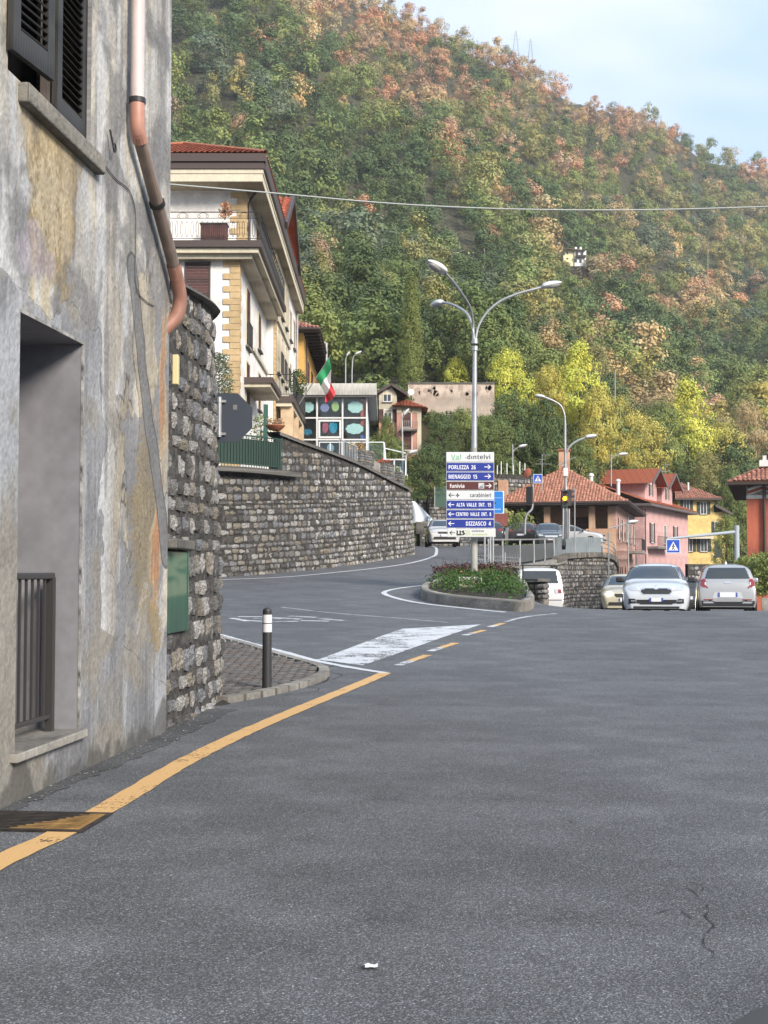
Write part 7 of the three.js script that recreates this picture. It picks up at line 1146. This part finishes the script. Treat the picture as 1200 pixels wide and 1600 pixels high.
const C = {
  near: [crownGeo(401, { clumps: 74, per: 46, leaf: 0.30, w: 7.2 }), crownGeo(402, { clumps: 80, per: 44, leaf: 0.28, w: 6.2, shape: ovalS }), crownGeo(403, { clumps: 70, per: 46, leaf: 0.32, w: 8, shape: domeS, low: 0.15 }), crownGeo(404, { clumps: 62, per: 50, leaf: 0.30, w: 6.6, rc: 1.1 }), crownGeo(405, { clumps: 84, per: 40, leaf: 0.26, w: 5, h: 9.5, shape: ovalS }), crownGeo(406, { clumps: 70, per: 50, leaf: 0.30, w: 7.4, low: 0.08, shape: domeS })],
  far: [crownGeo(411, { clumps: 22, per: 52, leaf: 0.44, w: 7.4, rc: 1.35 }), crownGeo(412, { clumps: 24, per: 48, leaf: 0.42, w: 6.4, shape: ovalS, rc: 1.25 }), crownGeo(413, { clumps: 22, per: 54, leaf: 0.46, w: 8, rc: 1.4, shape: domeS, low: 0.12 }), crownGeo(414, { clumps: 18, per: 60, leaf: 0.44, w: 6.6, rc: 1.5 }), crownGeo(415, { clumps: 26, per: 44, leaf: 0.40, w: 4.8, h: 9.5, shape: ovalS, rc: 1.1 }), crownGeo(416, { clumps: 20, per: 44, leaf: 0.40, w: 6.4, rc: 1.35, low: 0.25 })],
};
const trunks = [trunkGeo(421, 8, 0.18), trunkGeo(422, 8, 0.15), trunkGeo(423, 8, 0.22)];
// tree colours: what grows where on the hill (greens low and left, rust and straw on the upper right)
const PAL = { deep: [0.108, 0.156, 0.058], green: [0.165, 0.216, 0.070], mid: [0.229, 0.270, 0.084], olive: [0.305, 0.290, 0.108], yellow: [0.508, 0.456, 0.120], lime: [0.597, 0.612, 0.120], straw: [0.483, 0.378, 0.198], rust: [0.546, 0.318, 0.186], brown: [0.432, 0.294, 0.186], blue: [0.146, 0.186, 0.114] };
function kindAt(x, d) {
  const px = 600 + F * x / d, py = 893 - (hillY(x, d) + 5 - 1.4) / d * F, r = rnd(), patch = fbm(x * 0.02 + 90, d * 0.02 + 13, 3), patch2 = fbm(x * 0.035 + 40, d * 0.035 + 77, 3);
  const high = sstep(330, 120, py - (px - 600) * 0.12), spur = py > skySpur(px) + 12 && px < 860;
  const rustSpot = Math.exp(-(((px - 1050) / 110) ** 2 + ((py - 460) / 70) ** 2)) * 0.75;
  let rust = spur ? 0.012 + 0.07 * sstep(0.58, 0.7, patch) : clamp(high * (0.2 + 1.1 * sstep(0.40, 0.64, patch)) * 0.68 + 0.03 + rustSpot * sstep(0.3, 0.6, patch2));
  if (px < 420 && py < 60) rust += 0.06;
  if (r < rust) { const q = rnd(); return q < 0.36 ? 'rust' : q < 0.6 ? 'brown' : 'straw'; }
  const q = clamp((fbm(x * 0.028 + 7, d * 0.028 + 3, 3) - 0.5) * 2.4 + 0.5 + rr(-0.3, 0.3)), lo = py > 520;
  if (spur) return q < 0.36 ? 'deep' : q < 0.64 ? 'green' : q < 0.82 ? 'mid' : q < 0.97 ? 'olive' : 'blue';
  if (lo) return q < 0.22 ? 'deep' : q < 0.5 ? 'green' : q < 0.74 ? 'mid' : q < 0.88 ? 'olive' : q < 0.96 ? 'yellow' : 'straw';
  return q < 0.10 ? 'deep' : q < 0.30 ? 'green' : q < 0.55 ? 'mid' : q < 0.84 ? 'olive' : q < 0.95 ? 'straw' : 'blue';
}
const gully = (x, d) => { const px = 600 + F * x / d, py = 893 - (hillY(x, d) - 1.4) / d * F; const c = table([[330, 700], [400, 722], [470, 752], [540, 800], [600, 840]]); return py > 330 && py < 590 && Math.abs(px - c(py)) < 34 - Math.abs(py - 470) * 0.12; };
const spots = [];
{
  SEED = 431;
  let d = 112; while (d < 850) {
    const sp = 5.0 + 0.0056 * d; 
    for (let x = -0.47 * d; x < 0.40 * d; x += sp) {
      const xx = x + rr(-0.45, 0.45) * sp, dd = d + rr(-0.5, 0.5) * sp, px = 600 + F * xx / dd; if (dd < footD(px) + 1.5) continue;
      if (dd > radFar(px) + 14) continue;
      if (gully(xx, dd) && rnd() < 0.93) continue;
      const y = hillY(xx, dd), py = 893 - (y + 8 - 1.4) / dd * F; if (px < 235 || px > 1240 || py < -60) continue;
      if (px > 858 && px < 932 && dd < 412 && py < 452) continue;             // clearing below the villa
      if (px > 618 && px < 790 && dd < 135 && py < 705) continue;             // garden wall stays in view
      if (px < 672 && dd < 124) continue;
      if (px > 745 && px < 962 && dd < 131 && py < 640) continue;
      spots.push({ x: xx, d: dd, y, px, py });
    }
    d += sp * 0.92;
  }
}
// drop trees that stand wholly behind the crest of the spur
const seen = spots.filter((s) => { for (let k = 0.55; k < 0.97; k += 0.03) { const d = s.d * k, x = s.x * k; if (d < 110) continue; const ray = 1.4 + (s.y + 13 - 1.4) * k; if (hillY(x, d) + 3 > ray) return false; } return true; });
seen.sort((a, b) => a.d - b.d);
const leafM = {}; for (const k in PAL) leafM[k] = leafMat(PAL[k], 0.3);
const NEARN = 268, names = { deep: 'dark green', green: 'green', mid: 'fresh green', olive: 'olive green', yellow: 'yellowing', lime: 'bright yellow green', straw: 'straw coloured', rust: 'rust brown', brown: 'brown', blue: 'blue green' };
const zone = (px, py) => (px < 350 ? 'over the red roof beside the rain pipe' : px < 420 ? 'above the red roof of the cream house' : px < 480 ? 'above the long side eaves of the cream house' : px < 600 ? 'behind the flag and the school roof' : px < 690 ? 'near the tall columnar conifer' : px < 780 ? 'behind the triple lamp post' : px < 870 ? 'on the lower slope behind the double lamp' : px < 960 ? 'above the salmon house roof' : px < 1060 ? 'above the pink house' : px < 1140 ? 'above the yellow house' : 'above the red house roof');
function tree(s, kind, ci, sc, hsc, label, group, name = 'hillside_tree') {
  const o = thing(name, label, 'tree', [s.x, s.y, -s.d], rnd() * 6.28, group); o.scale.set(sc, sc * hsc, sc);
  const t = new THREE.Mesh(trunks[ci % 3], M.bark); t.name = 'trunk'; const c = new THREE.Mesh(C.near[ci], leafM[kind]); c.name = 'crown'; for (const m of [t, c]) { m.castShadow = m.receiveShadow = true; o.add(m); } return o;
}
{
  SEED = 441; const cnt = new Map();
  const pick = seen.slice(0, NEARN).map((s) => { const kind = kindAt(s.x, s.d), ci = Math.floor(rnd() * 6), sc = rr(0.85, 1.35); return { s, kind, ci, sc, hs: rr(0.85, 1.15), base: `${names[kind]} ${sc > 1.2 ? 'large' : sc < 0.97 ? 'small' : 'medium'} tree ${zone(s.px, s.py)}` }; });
  const ord = ['first', 'second', 'third', 'fourth', 'fifth', 'sixth', 'seventh', 'eighth', 'ninth', 'tenth', 'eleventh', 'twelfth', 'thirteenth', 'fourteenth', 'fifteenth', 'sixteenth', 'seventeenth', 'eighteenth']; pick.forEach((p) => cnt.set(p.base, [...(cnt.get(p.base) ?? []), p]));
  for (const l of cnt.values()) { l.sort((a, b) => a.s.px - b.s.px); l.forEach((p, i) => { p.label = l.length > 1 ? `${p.base}, ${ord[i] ?? 'last'} from left` : p.base; }); }
  for (const p of pick) tree(p.s, p.kind, p.ci, p.sc, p.hs, p.label, 'woodland trees on the lower slope');
  // the rest of the wood
  const rest = seen.slice(NEARN), forest = new THREE.Group(); forest.name = 'hillside_wood'; scene.add(forest); tag(forest, 'dense mixed wood of green olive and rust trees covering the mountain', 'wood', null, 'stuff');
  const buckets = C.far.map(() => []); rest.forEach((s) => buckets[Math.floor(rnd() * 6)].push(s));
  const mm = leafMat([1, 1, 1], 0.25), mtx = new THREE.Matrix4(), qt = new THREE.Quaternion(), eu = new THREE.Euler(), cl = new THREE.Color();
  buckets.forEach((list, i) => {
    const im = new THREE.InstancedMesh(C.far[i], mm, list.length); im.name = 'tree_crowns'; im.castShadow = im.receiveShadow = true; forest.add(im);
    list.forEach((s, k) => { const kind = kindAt(s.x, s.d), p = PAL[kind], v = rr(0.8, 1.25), h = rr(-0.08, 0.08), sc = 0.65 + 1.1 * Math.pow(rnd(), 1.3); mtx.compose(V(s.x, s.y - 0.8, -s.d), qt.setFromEuler(eu.set(rr(-0.1, 0.1), rnd() * 6.28, rr(-0.1, 0.1))), V(sc * rr(0.9, 1.1), sc * rr(0.8, 1.2), sc)); im.setMatrixAt(k, mtx); im.setColorAt(k, cl.setRGB(p[0] * v * (1 + h), p[1] * v, p[2] * v * (1 - h))); });
  });
  console.log('trees', seen.length, 'of', spots.length);
}
// ---- trees that stand out in the photograph: measured crown top and foot, own distance
function bigTree(label, px, topY, footY, d, wpx, kind, ci, name = 'tree') {
  const f = at(px, footY, d), h = at(px, topY, d).y - f.y, o = thing(name, label, 'tree', f, rr(0, 6)), base = [8, 8, 8, 8, 9.5, 8][ci], wb = [7.2, 6.2, 8, 6.6, 5, 7.4][ci], sx = wpx / F * d / (wb + 0.6);
  const t = new THREE.Mesh(trunks[ci % 3], M.bark); t.name = 'trunk'; t.scale.set(sx, h / 8.2, sx); const c = new THREE.Mesh(C.big?.[ci] ?? C.near[ci], leafM[kind]); c.name = 'crown'; c.scale.set(sx, h / (base + 0.4), sx); for (const m of [t, c]) { m.castShadow = m.receiveShadow = true; o.add(m); } return o;
}
{
  SEED = 451;
  C.big = [crownGeo(461, { clumps: 150, per: 60, leaf: 0.2, w: 7.2, rc: 0.8 }), crownGeo(462, { clumps: 150, per: 60, leaf: 0.19, w: 6.2, shape: ovalS, rc: 0.75 }), crownGeo(463, { clumps: 150, per: 60, leaf: 0.2, w: 8, shape: domeS, low: 0.12, rc: 0.85 }), crownGeo(464, { clumps: 140, per: 60, leaf: 0.2, w: 6.6, rc: 0.85 }), crownGeo(465, { clumps: 140, per: 60, leaf: 0.18, w: 5, h: 9.5, shape: ovalS, rc: 0.7 }), crownGeo(466, { clumps: 160, per: 60, leaf: 0.2, w: 7.4, low: 0.04, shape: domeS, rc: 0.8 })];
  const list = [
    ['bright yellow green rounded tree right of the triple lamp post', 795, 540, 668, 126, 96, 'lime', 2], ['tall bright yellow green tree above the double lamp', 905, 528, 690, 128, 92, 'lime', 1], ['pale yellow green tree between the two bright ones', 858, 565, 680, 127, 66, 'yellow', 0], ['small lime tree left of the triple lamp post', 713, 556, 640, 138, 56, 'lime', 2],
    ['dark evergreen tree behind the double lamp arm', 850, 615, 765, 109, 84, 'deep', 5], ['dark green tree above the garden fence posts', 800, 605, 750, 109, 86, 'deep', 0], ['leafy green tree left of the dark evergreen', 772, 645, 750, 105, 66, 'green', 3], ['yellowish tree right of the tall lime tree', 935, 600, 750, 126, 74, 'yellow', 3],
    ['round dark shrub tree right of the pink tower house', 690, 642, 718, 99, 62, 'deep', 5], ['broad green tree below the long pale wall', 728, 634, 728, 107, 80, 'mid', 2], ['green tree beside the triple lamp post below the pale wall', 757, 645, 732, 104, 58, 'green', 0], ['dense laurel bush above the tarpaulin', 668, 690, 786, 92, 74, 'deep', 5], ['green bush between the school and the pink tower house', 604, 645, 745, 92, 46, 'green', 1],
    ['large green tree above the pink house dormers', 1000, 640, 790, 178, 110, 'yellow', 0], ['yellow tipped tree right of the large green one', 1075, 585, 760, 192, 96, 'lime', 1], ['yellowing tree above the yellow house roof', 1130, 655, 780, 196, 86, 'yellow', 3], ['golden tree above the red house', 1170, 620, 750, 205, 70, 'straw', 0], ['dark tree behind the antenna mast', 1040, 690, 790, 184, 70, 'deep', 2], ['green tree between the yellow and red houses', 1142, 720, 860, 180, 60, 'green', 5], ['green bush behind the white lamp', 968, 715, 770, 150, 60, 'green', 2], ['olive tree above the salmon house chimney', 905, 680, 770, 113, 66, 'green', 5],
    ['rounded yellow green tree above the white lamp', 965, 615, 740, 150, 84, 'yellow', 2], ['light green tree right of the columnar conifer', 690, 575, 640, 142, 60, 'mid', 0], ['wide light green tree above the pink house gables', 1035, 620, 770, 186, 96, 'mid', 2], ['light olive tree left of the red house roof', 1105, 700, 800, 182, 70, 'olive', 2],
    ['leafy shrub behind the sign gantry', 1135, 800, 890, 110, 54, 'mid', 5],
  ];
  for (const [l, px, t, f, d, w, k, ci] of list) bigTree(l, px, t, f, d, w, k, ci);
  // tall columnar conifer
  const d = 121, f = at(643, 612, d), hh = at(643, 428, d).y - f.y, o = thing('columnar_conifer', 'tall narrow columnar conifer above the pink tower house', 'tree', f), w = 44 / F * d;
  const cg = crownGeo(471, { clumps: 420, per: 46, leaf: 0.17, h: hh, w: w, low: 0.0, rc: 0.42, shape: (u) => Math.min(1, 0.75 + u * 1.5) * Math.pow(1 - Math.pow(u, 5), 0.7) * (1 - 0.45 * u), flatn: 1.5, aspect: 0.45 }); part('crown', cg, leafM.mid, o); part('trunk', [cyl(0.25, 0.05, V(0, -6, 0), V(0, hh * 0.9, 0), 8)], M.bark, o);
  // hedge at the right edge with a plank fence below
  const hd = 41, hq = (x, y) => at(x, y, hd), hb = thing('hedge', 'leafy green hedge at the right edge behind the silver hatchback', 'hedge', hq(1215, 935)), hy0 = hq(0, 938).y;
  const hg = leafy(15000, () => { const x = rr(hq(1172, 0).x, hq(1290, 0).x), z = rr(-3.2, 0), tp = hq(0, 880).y + 0.25 * fbm(x * 2.2, z * 2, 3) + (x - hq(1172, 0).x) * 0.22; return V(x, lerp(hy0 + 0.1, tp, Math.pow(rnd(), 0.7)), -hd + z); }, 0.11, 481, 0.6); P(hb, 'foliage', [hg], leafM.mid);
  const pf = thing('plank_fence', 'grey plank fence under the hedge at the right edge', 'fence', hq(1200, 960)); for (let x = hq(1176, 0).x, i = 0; x < hq(1290, 0).x; x += 0.22, i++) P(pf, 'plank', [bx(x, x + 0.205, -0.4, hy0 + 0.08, -hd + 0.08, -hd + 0.12)], M.concrete);
  // potted and climbing plants of the near terraces
  const shrub = (label, name, px, py, d, wpx, hpx, kind, n, leaf, cat = 'plant') => { const c = at(px, py, d), k = d / F, o2 = thing(name, label, cat, c); P(o2, 'foliage', [leafy(n, () => { const a = rnd() * 6.28, q = Math.sqrt(rnd()), v = rnd(); return V(c.x + Math.cos(a) * q * wpx * k / 2 * (0.5 + 0.9 * Math.sin(Math.PI * (v * 0.8 + 0.15))), c.y + v * hpx * k, c.z + Math.sin(a) * q * wpx * k / 2); }, leaf, 490 + Math.round(px))], leafM[kind]); P(o2, 'stem', [cyl(0.03, 0.01, c, V(c.x, c.y + hpx * k * 0.6, c.z), 5)], M.bark); return o2; };
  shrub('silvery olive shrub behind the octagonal sign', 'olive_shrub', 342, 640, 42, 34, 88, 'blue', 2600, 0.09, 'shrub'); shrub('green climbing plant on the railing end by the green post', 'climbing_plant', 408, 688, 43, 24, 40, 'mid', 420, 0.10); shrub('dark potted shrub on the first floor balcony', 'balcony_shrub', 466, 616, 64, 22, 38, 'deep', 700, 0.14); shrub('small fern hanging from the upper balcony window', 'hanging_fern', 428, 487, 65, 14, 14, 'mid', 200, 0.14); shrub('second hanging plant below the bay window', 'hanging_fern', 439, 510, 68, 10, 12, 'mid', 160, 0.14); shrub('pink cordyline plant on the top terrace', 'terrace_plant', 352, 340, 51, 12, 22, 'rust', 120, 0.2);
  shrub('green bush in front of the salmon house wall', 'garden_bush', 806, 828, 79, 18, 22, 'green', 500, 0.14, 'bush'); shrub('trailing plants with red flowers at the wall end', 'trailing_plant', 633, 772, 53, 16, 28, 'green', 360, 0.12);
  for (const [px, py, d, c, l] of [[558, 716, 46, [0.5, 0.28, 0.14], 'flower pot with pink and orange flowers on the wall top'], [598, 741, 48, [0.45, 0.05, 0.06], 'flower box with red blossoms on the middle pier'], [617, 752, 49.5, [0.7, 0.7, 0.72], 'dark planter of white flowers near the wall end']]) {
    const b = at(px, py, d), o2 = thing('flower_planter', l, 'planter', b); P(o2, 'trough', [box(0.55, 0.18, 0.22, b.x, b.y + 0.05, b.z)], M.darkmetal); P(o2, 'leaves', [leafy(300, () => V(b.x + rr(-0.28, 0.28), b.y + rr(0.1, 0.5), b.z + rr(-0.14, 0.14)), 0.10, 500 + px)], leafM.mid); P(o2, 'blossoms', [leafy(110, () => V(b.x + rr(-0.26, 0.26), b.y + rr(0.3, 0.55), b.z + rr(-0.12, 0.16)), 0.075, 520 + px, 1)], leafMat(c, 0.1));
  }
  { const b = at(430, 673, 41), o2 = thing('terracotta_bowl', 'wide terracotta bowl planter on the retaining wall top', 'planter', b); const g = flat(new THREE.LatheGeometry([[0.12, 0], [0.2, 0.03], [0.31, 0.14], [0.33, 0.17], [0.29, 0.17], [0.27, 0.13], [0.01, 0.12]].map(([x, y]) => new THREE.Vector2(x, y)), 24)); g.translate(b.x, b.y, b.z); P(o2, 'bowl', [g], M.terracotta); P(o2, 'dry_plants', [leafy(220, () => V(b.x + rr(-0.24, 0.24), b.y + rr(0.14, 0.36), b.z + rr(-0.2, 0.2)), 0.09, 541)], leafM.brown); }
  { const b = at(415, 682, 42), o2 = thing('green_post', 'dark green metal gate post behind the green railing', 'post', b); P(o2, 'post', [bx(b.x - 0.07, b.x + 0.07, b.y - 0.4, at(0, 632, 42).y, -42.1, -41.95)], mat([0.03, 0.09, 0.075], 0.5)); P(o2, 'arm', [beam(at(406, 674, 42), at(416, 675, 42), 0.05, 0.05)], mat([0.03, 0.09, 0.075], 0.5)); }
}
// ---- undergrowth on the banks at the foot of the hill
{
  SEED = 601; const list = []; for (let k = 0; k < 1900; k++) { const px = rr(560, 1260), d0 = footD(px), d = d0 - rr(px > 622 && px < 788 ? -22 : -8, 13), x = (px - 600) / F * d; if (d < 96) continue; const y = hillY(x, d); if (px > 930 && y < -1) continue; list.push([x, d, y, px > 622 && px < 788 && d > 104 ? 0.42 : 1]); }
  const im = new THREE.InstancedMesh(crownGeo(611, { clumps: 26, per: 36, leaf: 0.22, h: 2.2, w: 3, low: 0, rc: 0.5, shape: domeS }), leafMat([1, 1, 1], 0.25), list.length), m4 = new THREE.Matrix4(), cl = new THREE.Color(), ks = ['deep', 'green', 'mid', 'green', 'olive'];
  list.forEach(([x, d, y, kk], i) => { const sc = rr(0.6, 1.4) * kk, p = PAL[ks[Math.floor(rnd() * 5)]], v = rr(0.7, 1.1); im.setMatrixAt(i, m4.compose(V(x, y - 0.3, -d), new THREE.Quaternion().setFromEuler(new THREE.Euler(0, rnd() * 6, 0)), V(sc, sc * rr(0.7, 1.2), sc))); im.setColorAt(i, cl.setRGB(p[0] * v, p[1] * v, p[2] * v)); });
  im.name = 'undergrowth'; im.castShadow = im.receiveShadow = true; scene.add(im); tag(im, 'low green undergrowth on the banks at the foot of the hill', 'undergrowth', null, 'stuff');
}
// ---- power pylons on the ridge
{
  const pylon = (label, px, topY, footY, d, w) => { const a = at(px, footY, d), t = at(px, topY, d), o = thing('power_pylon', label, 'pylon', a), h = t.y - a.y, m = mat([0.30, 0.32, 0.34], 0.6, { metalness: 0.3 }); for (const [i, j] of [[-1, -1], [1, -1], [1, 1], [-1, 1]]) part('leg', [cyl(0.09, 0.06, V(i * w, 0, j * w), V(i * w * 0.12, h, j * w * 0.12), 4)], m, o); for (let k = 0; k < 6; k++) { const y = h * k / 6, r0 = w * (1 - 0.88 * k / 6), r1 = w * (1 - 0.88 * (k + 1) / 6); part('brace', [cyl(0.04, 0.04, V(-r0, y, r0), V(r1, y + h / 6, r1), 4), cyl(0.04, 0.04, V(r0, y, r0), V(-r1, y + h / 6, r1), 4)], m, o); } for (const y of [0.68, 0.84]) part('cross_arm', [cyl(0.06, 0.06, V(-w * 1.6, h * y, 0), V(w * 1.6, h * y, 0), 4)], m, o); return o; };
  pylon('larger lattice power pylon on the ridge skyline', 806, 48, 90, 660, 1.8); pylon('smaller lattice power pylon farther along the ridge', 829, 60, 92, 690, 1.3);
  const d = 470, q = (x, y) => at(x, y, d), o = thing('cableway_mast', 'cableway mast with a turquoise net on the dark wooded spur', 'mast', q(492, 70)); P(o, 'mast', [cyl(0.3, 0.25, q(490, 75), q(489, 33), 6), cyl(0.25, 0.2, q(496, 75), q(495, 36), 6)], M.iron); P(o, 'cross_beam', [cyl(0.25, 0.25, q(484, 36), q(501, 37), 6)], M.iron); P(o, 'turquoise_net', [gridGeo(6, 3, (i, j) => at(486 + i * 2.2, 46 + j * 2.4 + Math.sin(i) * 0.8 + i * 0.4, d - 0.6))], mat([0.05, 0.5, 0.36], 0.7, { side: THREE.DoubleSide }));
  for (const [px, t, f, dd, l] of [[757, 388, 412, 300, 'pale telegraph pole on the slope above the gully'], [828, 375, 412, 330, 'slim telegraph pole left of the hillside villa'], [961, 578, 606, 190, 'telegraph pole on the lower slope above the salmon house'], [1106, 380, 420, 330, 'bare tall trunk standing among the rust coloured trees']]) { const o2 = thing('telegraph_pole', l, 'pole', at(px, f, dd)); P(o2, 'pole', [cyl(0.11, 0.08, at(px, f + 25, dd), at(px, t, dd), 6)], mat([0.34, 0.30, 0.26], 0.9)); }
}
// ================================================================ villa on the hillside
{
  let D = 600; for (const px of [876, 886, 896]) { const q = at(px, 409, 1), sx = q.x, sy = q.y - H; let d = 200; while (d < 600 && hillY(sx * d, d) < H + sy * d) d += 0.5; D = Math.min(D, d - 1); }
  const o = thing('hillside_villa', 'small pale villa with dark timbers alone in the hillside woods', 'house', at(896, 414, D)), q = (x, y) => at(x, y, D), wy = mat([0.74, 0.68, 0.42], 0.9), ww = mat([0.80, 0.80, 0.80], 0.9), dk = mat([0.05, 0.04, 0.04], 0.9);
  P(o, 'wall', [bx(q(878, 0).x, q(895, 0).x, q(0, 416).y, q(0, 388.5).y, -D - 7, -D - 0.5)], wy); P(o, 'wall', [bx(q(895, 0).x + 0.003, q(913, 0).x, q(0, 417).y, q(0, 391).y, -D - 6, -D)], ww);
  P(o, 'terrace_base', [bx(q(876, 0).x, q(917, 0).x, q(0, 450).y, q(0, 417).y - 0.01, -D - 6, -D + 1)], mat([0.16, 0.135, 0.10], 1, { map: T.soil }));
  M.villaD = D;
  P(o, 'roof', [poly([[q(875, 389), q(914.5, 392.5), q(906, 385), q(883, 384)].map((v, i) => v.setZ(i < 2 ? -D + 1 : -D - 3)), [q(914.5, 392.5).setZ(-D + 1), q(914.5, 392.5).setZ(-D - 8), q(906, 385).setZ(-D - 3)]])], mat([0.16, 0.085, 0.06], 0.9, { side: THREE.DoubleSide }));
  for (const x of [898.5, 906]) P(o, 'chimney', [bx(q(x, 0).x - 0.3, q(x, 0).x + 0.3, q(0, 389).y, q(0, 383.6).y, -D - 2.5, -D - 1.8)], ww);
  P(o, 'balcony', [bx(q(896.5, 0).x, q(912, 0).x, q(0, 402.5).y, q(0, 399.5).y, -D, -D + 1)], dk); for (const x of [899, 907]) P(o, 'post', [bx(q(x, 0).x - 0.22, q(x, 0).x + 0.22, q(0, 399.5).y, q(0, 392).y, -D + 0.1, -D + 0.6)], dk);
  for (const [x, y, w, h] of [[899.5, 407.5, 0.75, 1.1], [907, 408, 0.75, 1.1], [887, 394.5, 0.5, 0.9], [882, 396, 0.5, 0.8], [887, 403.5, 0.6, 0.5]]) { const c = q(x, y); const wn = P(o, 'window', [bx(c.x - w / 2, c.x + w / 2, c.y - h / 2, c.y + h / 2, x < 895 ? -D - 0.52 : -D - 0.02, x < 895 ? -D - 0.45 : -D + 0.05)], M.glass); }
}

{
  SEED = 621; const N = 150, im = new THREE.InstancedMesh(crownGeo(622, { clumps: 24, per: 36, leaf: 0.3, h: 3, w: 4, low: 0, rc: 0.7, shape: domeS }), leafMat([1, 1, 1], 0.25), N), m4 = new THREE.Matrix4(), cl = new THREE.Color();
  for (let i = 0; i < N; i++) { const d = M.villaD - rr(2, 75), px = rr(852, 936), x = (px - 600) / F * d, sc = rr(0.6, 1.15), p = PAL[['green', 'mid', 'olive', 'deep'][i % 4]], v = rr(0.8, 1.15); im.setMatrixAt(i, m4.compose(V(x, hillY(x, d) - 0.3, -d), new THREE.Quaternion().setFromEuler(new THREE.Euler(0, rnd() * 6, 0)), V(sc, sc * rr(0.7, 1.1), sc))); im.setColorAt(i, cl.setRGB(p[0] * v, p[1] * v, p[2] * v)); }
  im.name = 'villa_undergrowth'; im.castShadow = im.receiveShadow = true; scene.add(im); tag(im, 'green bushes covering the clearing below the hillside villa', 'undergrowth', null, 'stuff');
}

// ---- corner of a dark bonnet at the lower right
{
  const o = thing('car_bonnet', 'dark grey corner of a car bonnet at the bottom right', 'car', at(1200, 1640, 2.3)), q = (i, j) => { const u = i / 10, v = j / 10, p = at(lerp(1118, 1420, u), lerp(1612, 1500, u) + v * 160, lerp(2.35, 1.9, v)); p.y += 0.02 * Math.sin(u * 3) ; return p; };
  P(o, 'bonnet_panel', [gridGeo(10, 10, q), gridGeo(10, 1, (i, j) => { const p = q(i, 0); p.y -= j * 0.06; return p; })], mat([0.09, 0.092, 0.10], 0.35, { side: THREE.DoubleSide }));
}

scene.fog = new THREE.FogExp2(0xdfe7ee, 0.00022);
renderer.render(scene, camera);
